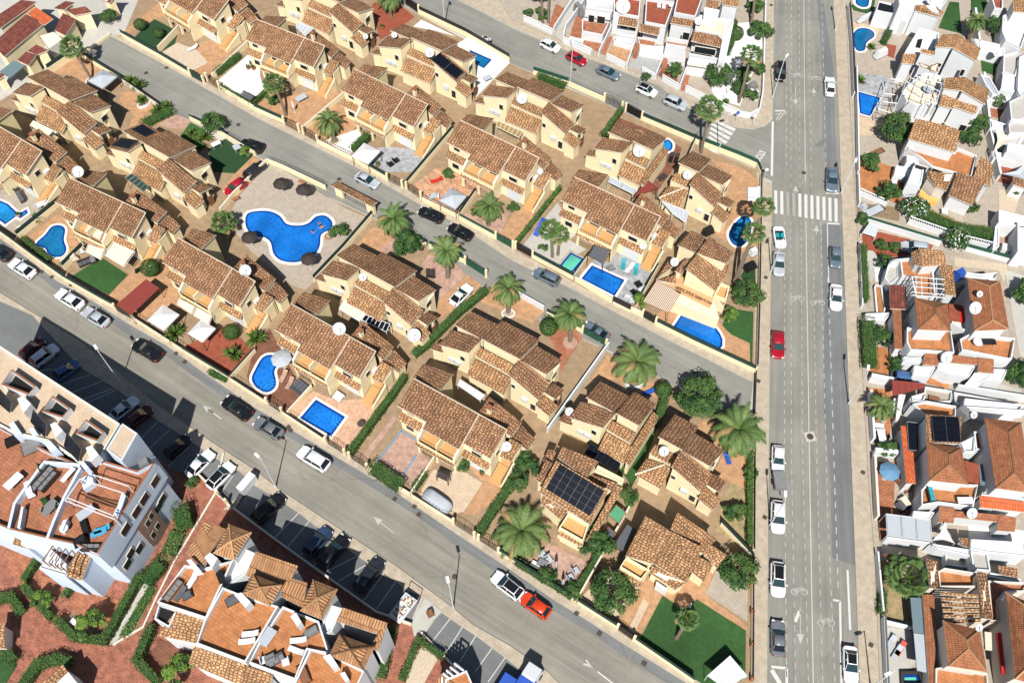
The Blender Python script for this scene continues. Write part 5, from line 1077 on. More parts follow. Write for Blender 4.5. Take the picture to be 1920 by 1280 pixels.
for a in (
 ('black double gate below the long red pergola', '220,583 253,601', 1.6, 'iron', 'screen'), ('brown iron gate below the red brown pool terrace', '503,758 531,776'), ('brown iron double gate at the chequered patio', '613,831 648,853'), ('brown iron gate left of the clipped street bush', '657,859 690,880'),
 ('brown iron double gate below the cream paving', '851,982 890,1007'), ('brown iron gate below the fat spreading palm', '898,1012 935,1036'), ('dark gate beside the corner lawn', '1157,1178 1188,1200', 1.6, 'iron', 'black'), ('black gate below the orange yard with the swing', '359,144 384,158', 1.7, 'iron', 'screen'),
 ('iron gate beside the gravel yard', '390,153 413,168'), ('brown iron gate left of the fat round palm', '534,234 562,248'), ('brown iron gate right of the leaning palm', '570,252 597,269'), ('black iron gate below the grey stone garden', '727,340 755,353'), ('brown iron gate below the crazy paving', '763,356 790,374'),
 ('dark green gate below the orange drive', '930,449 962,466', 1.5, 'iron', 'screen_green'), ('black panel gate below the concrete garden', '967,467 999,484', 1.6, 'iron', 'black'), ('black sliding gate below the stepped pergola', '1204,594 1229,608', 1.6, 'iron', 'black'), ('green gate behind the white coupe', '873,495 912,520', 1.5, 'iron', 'screen_green'),
 ('green gate at the terracotta drive', '1092,624 1136,649', 1.5, 'iron', 'screen_green'), ('black arched gate at the wide orange driveway', '1133,191 1166,207'), ('dark solid gate above the brown patio', '1173,209 1203,225', 1.8, 'iron', 'black'), ('black gates at the top of the red gravel garden', '760,8 786,26', 1.8, 'iron', 'black'), ('grey panel gate of the parking drive', '412,930 428,946', 1.2)):
    gate(*a)
# ---------------------------------------------------------------- plants
rng = random.Random(11)
def rdir():
    while True:
        v = Vector((rng.uniform(-1, 1), rng.uniform(-1, 1), rng.uniform(-1, 1)))
        if .05 < v.length < 1: return v.normalized()
def leafq(mb, c, n, s, m):
    t = n.orthogonal().normalized(); t.rotate(Matrix.Rotation(rng.uniform(0, 6.28), 3, n)); b = n.cross(t)
    a = s * rng.uniform(.7, 1.3); k = s * rng.uniform(.35, .7)
    mb.add([c - t * a, c - b * k, c + t * a, c + b * k], [[0, 1, 2, 3]], m)
def crown(mb, r, h, base, nb, nl, size, mats, flat=1.):
    """foliage: many small clumps spread unevenly over a lopsided volume"""
    for i in range(nb):
        d = rdir(); d.z = abs(d.z) * 1.0 - .25; rr = rng.uniform(.45, 1.0) ** .6
        c = Vector((d.x * r * rr, d.y * r * rr, base + h * .5 + d.z * h * .55 * rr)); br = r * rng.uniform(.22, .42); m = rng.choice(mats)
        for k in range(nl):
            e = rdir(); p = c + Vector((e.x * br, e.y * br, e.z * br * .8 * flat)) * rng.uniform(.55, 1.05)
            n = (e + rdir() * .6 + Vector((0, 0, .5))).normalized(); leafq(mb, p, n, size, m)
def make_tree(r, h, nb, nl, size, mats, trunk=.14):
    t = MB(); t.bar((0, 0, 0), (.05, .02, h * .45), trunk, 'bark', 7, trunk * .7)
    for k in range(5):
        a = k * 1.26 + rng.uniform(-.3, .3); t.bar((.05, .02, h * .4), (math.cos(a) * r * .6, math.sin(a) * r * .6, h * .72), trunk * .55, 'bark', 5, .02)
    c = MB(); crown(c, r, h * .8, h * .22, nb, nl, size, mats); return t, c
PLANT = {}
def plant(kind, name, cat, label, xy, r, group=None, h=None):
    """one plant: the first of a kind is modelled, later ones are copies turned and scaled"""
    x, y = xy; loc = P(x, y, .12)
    if kind not in PLANT:
        if kind == 'tree': parts = make_tree(2.5, 4.2, 34, 95, .21, ['leaf', 'leaf', 'leaf_dark'])
        elif kind == 'lime': parts = make_tree(1.2, 2.2, 22, 60, .16, ['leaf_light', 'leaf_light', 'leaf'], .08)
        elif kind == 'bush': parts = make_tree(1.0, 1.5, 20, 60, .15, ['leaf', 'leaf_dark', 'leaf'], .06)
        elif kind == 'dark': parts = make_tree(1.5, 2.4, 26, 80, .16, ['leaf_dark', 'leaf_dark', 'leaf'], .1)
        elif kind == 'ball':
            t = MB().bar((0, 0, 0), (0, 0, .6), .06, 'bark'); c = MB()
            for k in range(1500):
                e = rdir(); leafq(c, Vector((e.x, e.y, .95 + e.z * .85)) * 1.0 * rng.uniform(.93, 1.03), (e + rdir() * .35).normalized(), .1, rng.choice(['leaf', 'leaf', 'leaf_dark']))
            parts = (t, c)
        elif kind == 'flower':
            t, c = make_tree(1.3, 2.0, 24, 70, .16, ['leaf', 'leaf_dark'], .08)
            for k in range(170):
                e = rdir(); e.z = abs(e.z); leafq(c, Vector((e.x * 1.5, e.y * 1.5, .7 + e.z * 1.7)), e, .1, 'plastic_white')
            parts = (t, c)
        elif kind == 'spiky':
            t = MB().bar((0, 0, 0), (0, 0, .3), .08, 'bark'); c = MB()
            for k in range(70):
                a = rng.uniform(0, 6.28); el = rng.uniform(.15, 1.3); L = rng.uniform(.6, 1.1); d = Vector((math.cos(a) * math.cos(el), math.sin(a) * math.cos(el), math.sin(el))); s_ = Vector((-math.sin(a), math.cos(a), 0)) * .06
                b0 = Vector((0, 0, .25)); c.add([b0 - s_, b0 + s_, b0 + d * L * .6 + s_, b0 + d * L - Vector((0, 0, .1)), b0 + d * L * .6 - s_], [[0, 1, 2, 3, 4]], rng.choice(['leaf', 'leaf_light']))
            parts = (t, c)
        o = empty(name, loc, label, cat, group, rng.uniform(0, 6)); parts[0].build('trunk', o); parts[1].build('crown', o); PLANT[kind] = o; base = {'tree': 2.5, 'lime': 1.2, 'bush': 1.0, 'dark': 1.5, 'ball': 1.0, 'flower': 1.4, 'spiky': .9}[kind]; o['r0'] = base
    else:
        o = dup(PLANT[kind], loc, rng.uniform(0, 6), label, group); o.name = name; o['category'] = cat
    s = r / PLANT[kind]['r0'] * (1 if kind in ('ball', 'spiky') else .8); o.scale = (s, s, s * (h or 1)); return o
def trunk_curve(mb, pts, r0, r1, m='bark'):
    pts = smooth([Vector(p) for p in pts], 4, False); n = len(pts)
    for i in range(n - 1):
        a, b = r0 + (r1 - r0) * i / (n - 1), r0 + (r1 - r0) * (i + 1) / (n - 1)
        mb.bar(pts[i], pts[i + 1], a * (1.06 if i % 2 else .97), m, 8, b)
def fan_crown(mb, r, n=34, top='leaf_palm'):
    for k in range(n):
        a = k * 2.399 + rng.uniform(-.2, .2); el = math.asin(min(.98, max(-.55, 1 - 1.5 * (k + .5) / n))) ; L = r * rng.uniform(.5, .68)
        d = Vector((math.cos(a) * math.cos(el), math.sin(a) * math.cos(el), math.sin(el))); tip = d * L
        s_ = Vector((-math.sin(a), math.cos(a), 0)); up = d.cross(s_) * -1; mb.bar((0, 0, 0), tip, .025, 'leaf_light', 3)
        m = top if el > -.2 else rng.choice([top, 'leaf_dry'])
        for j in range(13):
            t = (j - 6) / 6 * 1.45; e = (d * math.cos(t) + s_ * math.sin(t)).normalized(); ll = r * .42 * (1 - .25 * abs(t) / 1.45) * rng.uniform(.85, 1.1)
            w = e.cross(up).normalized() * ll * .11; q_ = tip + e * ll - Vector((0, 0, ll * .28)); mid = tip + e * ll * .55
            mb.add([tip, mid - w, q_, mid + w], [[0, 1, 2, 3]], m)
def feather_crown(mb, r, n=54, mats=('leaf_date', 'leaf_palm', 'leaf_date')):
    for k in range(n):
        a = k * 2.399 + rng.uniform(-.15, .15); el = 1.35 - 1.75 * (k / n) ** .8; L = r * rng.uniform(.78, 1.15); m = rng.choice(mats) if rng.random() > .07 else 'leaf_dry'; el += rng.uniform(-.15, .15)
        if k > n * .9: m = 'leaf_dry'
        h_ = Vector((math.cos(a), math.sin(a), 0)); s_ = Vector((-math.sin(a), math.cos(a), 0)); pts = []; p = Vector((0, 0, 0)); e = el
        for i in range(9):
            pts.append(p.copy()); p = p + (h_ * math.cos(e) + Vector((0, 0, math.sin(e)))) * L / 8; e -= .17 + .05 * i * .5
        for i in range(8):
            A, B = pts[i], pts[i + 1]; f = (B - A).normalized(); wl = r * .2 * (1.0 if i < 5 else 1.0 - (i - 4) * .18) * (.5 if i == 0 else 1)
            for j in (0, .33, .66):
                c = A.lerp(B, j)
                for sg in (-1, 1):
                    t_ = c + (s_ * sg * .8 + f * .6 + Vector((0, 0, -.15))).normalized() * wl; w = f * .06
                    mb.add([c - w, c + w, t_], [[0, 1, 2]], m)
PALM = {}
def palm(kind, label, base, top, r, h, name='palm_tree'):
    """base and crown centre as seen in the photograph; h is the crown's height above ground"""
    b, t = P(*base, .12), P(*top, h); o = empty(name, b, label, 'palm tree')
    d = t - b; m1 = b + Vector((d.x * .35, d.y * .35, d.z * .5)); tr = MB()
    fat = kind == 'feather'; trunk_curve(tr, [Vector((0, 0, -.1)), m1 - b, d], .34 if fat else .26, .3 if fat else .17)
    if fat: tr.lathe(d - Vector((0, 0, .3)), [(.25, -.5), (.5, 0), (.35, .4)], 'bark', 10)
    tr.build('trunk', o)
    PALM['n'] = PALM.get('n', 0) + 1; key = (kind, PALM['n'] % 4)
    if key not in PALM:
        c = MB(); (feather_crown if fat else fan_crown)(c, 2.2, rng.randint(44, 62) if fat else rng.randint(28, 38)); PALM[key] = c.build('crown', o); c = PALM[key]
    else:
        c = PALM[key].copy(); C.objects.link(c); c.parent = o
    s = r / 2.2; c.location = d; c.scale = (s, s, s); c.rotation_euler = (d.y / max(1, d.z) * -.3, d.x / max(1, d.z) * .3, rng.uniform(0, 6)); return o
palm('fan', 'tall leaning palm beside the grey gazebo at the upper left', (173, 152), (134, 88), 2.2, 5.2)
palm('fan', 'palm with a two stemmed foot leaning over the orange patio', (537, 217), (513, 158), 2.0, 4.8)
palm('feather', 'fat round palm in the white gravel circle', (628, 264), (616, 228), 3.0, 2.6)
palm('feather', 'fat palm by the street beside the round dark bush', (745, 455), (738, 411), 3.1, 3.2)
palm('feather', 'fat palm on the pink patio above the white coupe', (840, 520), (837, 470), 2.9, 3.2)
palm('feather', 'fat palm on the pink paved bed below the orange drive', (916, 422), (917, 388), 2.9, 2.6)
palm('feather', 'fat palm behind the white panelled fence', (953, 586), (953, 542), 3.0, 3.0)
palm('feather', 'fat palm beside the street and the oval bush', (1069, 640), (1068, 590), 2.9, 3.4)
palm('fan', 'left one of the twin palms on the concrete garden', (1036, 482), (1031, 430), 1.8, 4.0)
palm('fan', 'right one of the twin palms on the concrete garden', (1046, 478), (1050, 440), 1.7, 3.2)
palm('feather', 'biggest bushy palm, in a round white planter by the dead end', (1190, 712), (1195, 680), 4.2, 1.9)
palm('feather', 'bushy palm over the terracotta corner patio by the avenue', (1388, 850), (1386, 806), 4.2, 3.4)
palm('feather', 'widest spreading palm beside the grey sun chairs', (976, 1010), (978, 995), 4.3, 1.8)
palm('fan', 'young palm with a bent trunk on the big corner lawn', (1268, 1196), (1290, 1160), 1.5, 3.2)
palm('fan', 'thick trunked palm leaning over the oval pool towards the avenue', (1374, 534), (1414, 437), 1.9, 8.5)
palm('fan', 'slim palm on the avenue side of the oval pool', (1383, 520), (1432, 388), 1.7, 10.5)
palm('fan', 'tall palm beside the striped crossing of the upper street', (1314, 287), (1331, 203), 2.3, 7.6)
palm('fan', 'tall palm at the street corner behind the white balustrade', (1385, 193), (1409, 103), 2.0, 7.6)
palm('fan', 'small palm with a slim crown at the communal pool', (427, 440), (418, 418), 2.2, 2.8)
palm('feather', 'palm with dark trunk base at the top of the red gravel garden', (733, 32), (729, -6), 3.0, 3.2)
palm('fan', 'dark trunked palm at the top edge by the alley', (1018, 45), (1012, -30), 2.0, 6.5)
palm('fan', 'second dark trunked palm at the top edge by the alley', (1028, 43), (1030, -38), 2.0, 6.8)
palm('fan', 'very thick trunk at the top edge in the white gravel garden', (1408, 50), (1420, -60), 2.2, 8.5)
palm('feather', 'small palm by the green turf behind the far right white wall', (1815, 80), (1832, 40), 2.2, 4.2)
palm('feather', 'bushy palm in the orange yard right of the avenue', (1650, 778), (1653, 762), 2.4, 2.4)
palm('fan', 'bushy fan palm in the dry garden near the bottom right', (1690, 1100), (1702, 1080), 3.0, 2.6)
GTREE = 'round green garden trees'
for k, name, l, xy, r in (
 ('tree', 'tree', 'large dark tree beside the single tiled roof right of the avenue', (1672, 262), 3.5), ('tree', 'tree', 'broad bright tree shading the dead end street', (1303, 762), 3.7), ('tree', 'tree', 'round green tree in the pale yard near the corner lawn', (1146, 1118), 3.1), ('tree', 'tree', 'round green tree between the corner lawn and the avenue', (1377, 1078), 2.8),
 ('tree', 'tree', 'glossy tree beside the round-ended pool lawn', (1397, 565), 2.6), ('tree', 'tree', 'bushy green tree in the corner garden below the dark shade sail', (1345, 157), 2.8), ('tree', 'tree', 'tree at the lane end above the turf garden with ball trees', (208, 42), 1.7), ('tree', 'tree', 'spreading tree behind the wall at the small lawn', (405, 243), 2.2),
 ('dark', 'bush', 'clipped round dark bush beside the fat street palm', (765, 470), 2.6), ('dark', 'bush', 'dark bush between the solar villa and the pink patio', (1118, 1028), 2.4), ('dark', 'bush', 'deep red bush behind the white balustrade', (1660, 372), 2.1), ('dark', 'bush', 'young tree in a bed of white gravel by the black car', (1210, 150), 1.0),
 ('lime', 'bush', 'bright lime tree in the hedged terracotta yard', (180, 1176), 2.1), ('lime', 'bush', 'lime green shrub over the patio at the lower left', (343, 1263), 2.2), ('lime', 'bush', 'lime bush in the left terracotta yard', (88, 1128), 1.5), ('lime', 'bush', 'yellow green ball bush beside the pool lawn', (1366, 598), 1.5), ('lime', 'shrub', 'bright shrub in the corner of the dark turf', (463, 292), 1.2),
 ('bush', 'bush', 'orange tree like bush in the orange garden by the white wall', (1632, 316), 2.0), ('bush', 'bush', 'single green bush in the brown yard', (1262, 140), 1.7), ('bush', 'bush', 'round bush on the crazy paving', (843, 332), 1.2), ('bush', 'bush', 'dark bush beside the orange tiled patio', (510, 195), 1.5), ('bush', 'bush', 'leafy shrub alone on the communal pool deck', (638, 444), 1.7),
 ('bush', 'bush', 'shrub beside the cream villa above the parking court', (867, 875), 1.2), ('bush', 'bush', 'bush by the green felt shed roof', (1172, 938), 1.7), ('bush', 'bush', 'bush on the dry lawn by the avenue', (1374, 963), 1.7), ('bush', 'bush', 'bush beside the kerb wall by the parked white saloon', (362, 907), 1.0), ('bush', 'bush', 'left one of two potted shrubs on the red carport paving', (1652, 466), 1.2), ('bush', 'bush', 'right one of two potted shrubs on the red carport paving', (1676, 470), 1.1),
 ('flower', 'shrub', 'white flowering shrub beside the white baluster wall', (1707, 400), 2.6), ('flower', 'shrub', 'white flowering shrub in front of the dark green fence', (1788, 460), 2.4), ('bush', 'shrub', 'shrub at the avenue corner beside the pale blue shed', (1613, 417), 1.3), ('bush', 'bush', 'big bush at the rear lane on the right edge', (1908, 558), 2.4), ('dark', 'bush', 'bushy shrub by the far right beige yard', (1905, 715), 2.6),
 ('bush', 'bush', 'bush at the top corner garden beside white gravel', (1413, 22), 1.8), ('bush', 'bush', 'wild bush beside the thick palm trunk', (1425, 70), 2.4), ('bush', 'bush', 'bush left of the slim tall corner palm', (1395, 150), 1.8), ('bush', 'bush', 'bush beside the avenue under the slim corner palm', (1415, 140), 1.8), ('bush', 'bush', 'bushy edge of the corner garden by the balustrade', (1405, 188), 1.5), ('dark', 'bush', 'dark bush beneath the navy shade sail', (1382, 170), 1.5),
 ('bush', 'bush', 'bush in the garden left of the alley', (1014, 36), 1.6), ('bush', 'bush', 'low bush behind the balustrade left of the alley', (990, 30), 1.1), ('bush', 'bush', 'bush behind the big white gabled house', (1828, 240), 2.0), ('dark', 'bush', 'dark bush below the single tiled roof', (1812, 268), 2.2), ('bush', 'bush', 'bush beside the rear lane with terracotta pots', (1900, 362), 1.4), ('dark', 'bush', 'bush by the red awning yard at top right', (1862, 62), 2.2), ('bush', 'bush', 'climber beside the cylinder stair of the porch', (1812, 395), 1.6),
 ('dark', 'bush', 'bush filling the orange yard behind the clipped hedge', (1650, 640), 1.8), ('dark', 'bush', 'bush below the white cylinder chairs', (1676, 690), 1.4), ('bush', 'bush', 'bush hiding the white wall above the blue parasol', (1660, 845), 1.5), ('dark', 'bush', 'dark palm like bush beside the white stair wall', (1656, 500), 1.6),
 ('dark', 'bush', 'shrub by the solar villa path', (987, 880), 2.0), ('bush', 'bush', 'grey green bush beside the drive of the parking court', (970, 912), 1.5), ('bush', 'bush', 'bush in the corner of the pink patio', (1075, 1112), 1.4), ('bush', 'bush', 'bush in the soil corner by the grey chairs', (1025, 1085), 1.4), ('lime', 'bush', 'olive coloured bush beside the slatted pergola', (1202, 572), 1.5),
 ('bush', 'bush', 'bush at the foot of the twin palms', (1018, 470), .9), ('bush', 'bush', 'bush between the pink bed and the street', (893, 402), 1.0), ('dark', 'bush', 'dark shrub behind the pink bed palm', (962, 395), 1.1), ('bush', 'bush', 'shrub on the terracotta corner patio, by the avenue', (1405, 892), 1.1), ('bush', 'bush', 'dark ball bush at the edge of the terracotta corner patio', (1404, 895), .9)):
    plant(k, name, name, l, xy, r, GTREE if k == 'tree' else None)
for l, xy, r in (('left one of two ball trees on the round turf', (266, 55), 1.1), ('right one of two ball trees on the round turf', (300, 70), 1.0), ('clipped oval bush on the terracotta drive', (1028, 622), 1.3), ('clipped ball on the red terrace', (437, 630), 1.2), ('ball bush in front of the big bushy palm', (1242, 738), 1.2), ('ball bush in the white gravel garden', (1368, 55), 1.2), ('olive ball bush by the white gravel path', (1378, 55 + 18), 1.3), ('small ball tree on the top right orange patio', (1866, 198), 1.2), ('ball bush by the cactus bed', (1385, 175), 1.2), ('clipped bush in front of the rust red pergola', (287, 512), 1.4)):
    plant('ball', 'ball_bush', 'bush', l, xy, r)
for l, xy, r in (('spiky plant by the oval flower bed', (268, 192), 1.3), ('spiky plant on the oval white flower bed', (268, 191 + 2), 1.0), ('agave in the planted bank below the orange patio', (298, 212), 1.5), ('agave clump beside the planted bank', (313, 205), 1.4), ('bright leafy plant left of the red terrace', (330, 630), 1.8), ('bright leafy plant right of the red terrace', (482, 640), 1.9), ('bright leafy plant at the pool end of the red terrace', (440, 668), 1.7), ('spiky plant at the white screened garden corner', (262, 165), 1.6), ('spiky plant beside the white wall with plants', (247, 157), 1.4), ('leafy plant on the white planter by the wedge pool', (1610, 155), 1.3), ('leafy plant by the light blue kidney pool', (1632, 92), 1.0), ('plant in the yard below the alley wall', (1360, 195), .9), ('leafy plant by the dark rattan sofas', (72, 412), 1.2), ('banana like plant beside the small lawn', (385, 262), 1.6), ('agave beside the small lawn', (360, 255), 1.3)):
    plant('spiky', 'garden_plant', 'plant', l, xy, r)
def hedge(label, s, w_, h, m=('leaf_hedge', 'leaf', 'leaf_hedge'), dens=60):
    w_ *= .85
    p = qs(s, .12); c = p[0].copy(); p = [v - c for v in p]; r = empty('hedge', c, label, 'hedge'); core = MB(); ribbon(core, p, h * .9, w_ * .8, 'leaf_dark', 0); core.build('stem_mass', r)
    mb = MB()
    for a, b in zip(p, p[1:]):
        L = (b - a).length; e = (b - a).normalized(); n = Vector((-e.y, e.x, 0))
        for k in range(int(L * dens * (w_ + h))):
            t = rng.uniform(-w_ * .4, L + w_ * .4); u = rng.uniform(-.5, .5); q_ = rng.random(); bump = .08 * math.sin(t * 2.1) + rng.uniform(-.05, .08)
            if q_ < w_ / (w_ + 2 * h) + .15: pt, nn = a + e * t + n * u * w_ + Vector((0, 0, h + bump)), Vector((0, 0, 1))
            else: sg = rng.choice((-1, 1)); pt, nn = a + e * t + n * sg * (w_ / 2 + bump) + Vector((0, 0, rng.uniform(.05, h))), n * sg
            leafq(mb, pt, (nn + rdir() * .6).normalized(), .11, rng.choice(m))
    mb.build('foliage', r); return r
for a in (('long dark hedge between the chequered patio and the tan drive', '658,852 760,712', 1.1, 1.3), ('hedge strip between two villas, running down from the white coupe', '912,548 860,590 800,650 778,668', 1.3, 1.1), ('dense hedge of the gravel yard along the street', '415,167 470,198 478,198', .7, .9), ('hedge beside the gravel yard running up to the house', '476,198 512,165', .8, .9),
 ('fat green hedge beside the white gravel circle', '665,287 690,262', 1.5, 1.5), ('hedge beside the orange drive above the concrete garden', '965,462 1050,355', .8, .8, ('leaf_light', 'leaf', 'leaf')), ('creeper hedge beside the wide orange driveway', '1165,210 1130,258', 1.0, 1.1), ('clipped shrubs along the dividing wall of the gravel yard', '407,142 450,110', 1.0, 1.2), ('low shrub row behind the green street screen', '1010,148 1058,166', 1.1, 1.2),
 ('bulging clipped bush behind the street wall by the patio', '703,882 750,915', 2.2, 1.5), ('small hedge by the cream paving court', '777,918 797,892', 1.0, 1.0), ('green bank beside the solar villa', '900,1000 965,900 985,870', 1.3, 1.2), ('dark strip of hedge in the soil by the street wall', '968,1055 1070,1118', 1.0, 1.0), ('hedge up the side of the pink patio', '1075,1115 1120,1050', 1.0, 1.2),
 ('hedge along the avenue beside the terracotta corner patio', '1405,860 1403,910 1403,1020', .9, 1.3, ('leaf', 'leaf_light')), ('hedge behind the dark end villa, beside the tree', '1245,755 1228,800', 1.3, 1.5), ('small hedge by the oval bush', '1025,598 1050,612', .8, .8), ('long clipped hedge beside the avenue pavement', '1614,470 1619,568', 1.1, 1.5), ('wide hedge along the avenue by the orange yard', '1622,612 1627,690', 2.4, 1.6), ('flowering hedge above the white baluster wall', '1722,408 1790,438 1855,448', 2.4, 1.6),
 ('clipped block hedge beside the flats and curved path', '345,962 352,992', 2.6, 2.2), ('clipped hedge round the terracotta yard, long side', '265,1085 205,1195', 1.2, 1.3), ('clipped hedge round the terracotta yard, street corner', '112,1165 145,1197 205,1203', 1.2, 1.3), ('clipped hedge along the brick path at the far left', '50,1100 100,1160', 1.1, 1.2), ('hedge wedge between two terracotta yards', '75,1050 50,1090', 1.0, 1.2), ('hedge between the yards below the flats', '140,1100 125,1120', .9, 1.1),
 ('curved hedge at the bottom left corner lawn', '45,1290 75,1250 110,1237 135,1245', 1.6, 1.2), ('hedge at the lower left corner of the plaza', '-10,1225 12,1222 30,1240', 1.6, 1.2), ('hedge beside the lower terraced flat', '288,1180 262,1240', 1.3, 1.5), ('hedge running down from the lower terraced flat', '262,1240 300,1282', 1.3, 1.5), ('hedge bed along the white end flat', '735,1185 715,1270', 1.6, 1.4), ('clipped hedge round the sandy bed', '755,1275 785,1202 830,1232', 1.0, 1.1), ('green hedge of the round left flower bed', '-15,1130 25,1120 45,1150', 1.4, 1.2),
 ('cactus like bed beside the timber clad wall', '320,1040 335,1000', 2.6, .8, ('leaf_date', 'leaf_light', 'leaf_dry'), 40), ('dark shrub bed below the blue shaded wall', '275,1095 305,1060', 2.4, 1.2, ('leaf_dark', 'leaf')), ('grassy verge strip beside the concrete path', '235,1190 285,1105', 1.4, .3, ('leaf_date', 'leaf', 'leaf_light'), 60), ('hedge beside the white side wall at the top', '1362,105 1372,85', 1.0, 1.6), ('planted strip along the wedge pool yard', '1675,45 1655,85', 1.2, 1.0, ('leaf_dark', 'leaf')), ('tall planting by the dry garden gate near the bottom right', '1650,1150 1653,1110', 1.2, 1.0), ('planting behind the kidney pool wall at the left', '45,450 95,490', .9, .7), ('planted bank below the orange patio at the upper left', '272,235 320,212', 2.2, .8), ('shrub bed on the orange patio by the small lawn', '360,265 380,280', 1.6, .8), ('dark planting along the wall of the flowing pool', '395,700 425,715', .8, .8), ('creeper on the end wall beside the dry grass strip', '1160,895 1190,850', .7, .5), ('creeper over the wall by the fat street palm', '757,440 790,455', .8, 1.2)):
    hedge(*a)
# ---------------------------------------------------------------- vehicles
CT = {}   # type: length, width, height, belt, windscreen foot, roof front, roof rear, tail of glass, ground clearance
SPEC = dict(hatch=(4.05, 1.76, 1.48, .95, .95, .25, -1.35, -1.85), saloon=(4.6, 1.82, 1.42, .92, .95, .15, -1.15, -1.75), suv=(4.4, 1.86, 1.64, 1.05, 1.0, .45, -1.6, -2.05), coupe=(4.5, 1.84, 1.34, .88, .75, -.05, -.95, -1.75), estate=(4.6, 1.82, 1.48, .93, 1.0, .3, -1.75, -2.1))
def rrect(L, W_, rf, rr, n=5):
    pts = []
    for cx, cy, r, a0 in ((L / 2 - rf, W_ / 2 - rf, rf, 0), (-L / 2 + rr, W_ / 2 - rr, rr, 90), (-L / 2 + rr, -W_ / 2 + rr, rr, 180), (L / 2 - rf, -W_ / 2 + rf, rf, 270)):
        for i in range(n): a = R(a0 + 90 * i / (n - 1)); pts.append((cx + r * math.cos(a), cy + r * math.sin(a)))
    return pts
def loft(mb, rings, m, top=True):
    o = len(mb.v); n = len(rings[0]); i = mb.mi(m)
    for r in rings: mb.v += [Vector(p) for p in r]
    for k in range(len(rings) - 1):
        for t in range(n): mb.f.append([o + k * n + t, o + k * n + (t + 1) % n, o + (k + 1) * n + (t + 1) % n, o + (k + 1) * n + t]); mb.m.append(i)
    mb.f.append([o + (len(rings) - 1) * n + t for t in range(n)]); mb.m.append(i); mb.f.append([o + t for t in reversed(range(n))]); mb.m.append(i)
def make_car(o, typ, paint):
    L, W_, H, B, wf, rf_, rr_, tg = SPEC[typ]; b = MB(); p0 = rrect(L, W_, .62, .42)
    hz = lambda x: B - .03 - (max(0, x - wf) / (L / 2 - wf)) ** 1.6 * .2 - (max(0, -x - 1.9) / .4) * .03   # bonnet falls forwards
    ring = lambda f, zf: [(x * f[0], y * f[1], zf(x)) for x, y in p0]
    loft(b, [ring((.965, .93), lambda x: .2), ring((.995, .985), lambda x: .34), ring((1, 1), lambda x: .55), ring((.995, .985), lambda x: hz(x) - .12), ring((.965, .93), lambda x: hz(x)), ring((.9, .84), lambda x: hz(x) + .025)], 'car_white')
    yw, yr = W_ / 2 * .88, W_ / 2 * .7
    roofc = [(rf_, yr), (rr_, yr * .96), (rr_, -yr * .96), (rf_, -yr)]
    b.prism([(x + (.02 if x == rf_ else -.02), y * 1.02, H - .06) for x, y in roofc][::-1], [(x * .98, y * .94, H) for x, y in roofc][::-1], 'car_white')
    for sx in (1, -1):                                      # pillars and mirrors
        b.bar((wf, sx * yw, B - .02), (rf_, sx * yr, H - .04), .035, 'car_white', 4); b.bar((tg, sx * yw * .97, B - .02), (rr_, sx * yr * .96, H - .04), .06, 'car_white', 4); b.bar((-.35, sx * (yw + .005), B), (-.4, sx * (yr + .01), H - .04), .03, 'car_white', 4)
        b.box((wf - .25, sx * (W_ / 2 + .06), B + .06), (.16, .2, .13), 'car_white')
    body = b.build('body', o, smooth=False); body.data.polygons.foreach_set('use_smooth', [len(p.vertices) == 4 and p.normal.z < .95 for p in body.data.polygons])
    body.material_slots[0].link = 'OBJECT'; body.material_slots[0].material = MATS['car_' + paint]
    zb = B - .03
    MB().add([(wf, -yw, zb), (wf, yw, zb), (rf_, yr, H - .05), (rf_, -yr, H - .05)], [[0, 1, 2, 3]], 'carscreen').build('windscreen', o)
    MB().add([(tg, yw * .97, zb), (tg, -yw * .97, zb), (rr_, -yr * .96, H - .05), (rr_, yr * .96, H - .05)], [[0, 1, 2, 3]], 'carglass').build('rear_window', o)
    for s in (1, -1):
        f = [(wf, s * yw, zb), (tg, s * yw * .97, zb), (rr_, s * yr * .96, H - .05), (rf_, s * yr, H - .05)]
        MB().add(f if s < 0 else f[::-1], [[0, 1, 2, 3]], 'carglass').build('side_window', o)
        MB().box((L / 2 - .2, s * (W_ / 2 - .32), .66), (.3, .36, .13), 'lamp_clear', -s * .5).build('headlight', o)
        MB().box((-L / 2 + .1, s * (W_ / 2 - .28), .78), (.16, .34, .14), 'lamp_red', s * .3).build('tail_light', o)
        for x in (L * .31, -L * .3):
            w_ = MB(); w_.lathe((x, s * (W_ / 2 - .1), .33), [(.2, -.11), (.33, -.1), (.34, 0), (.33, .1), (.2, .115)], 'rubber', 14, Matrix.Rotation(math.pi / 2, 3, 'X')); wo = w_.build('wheel', o)
            MB().lathe((x, s * (W_ / 2 + .012), .33), [(.2, -.01), (.2, .01)], 'steel', 10, Matrix.Rotation(math.pi / 2, 3, 'X')).build('rim', wo)
    return o
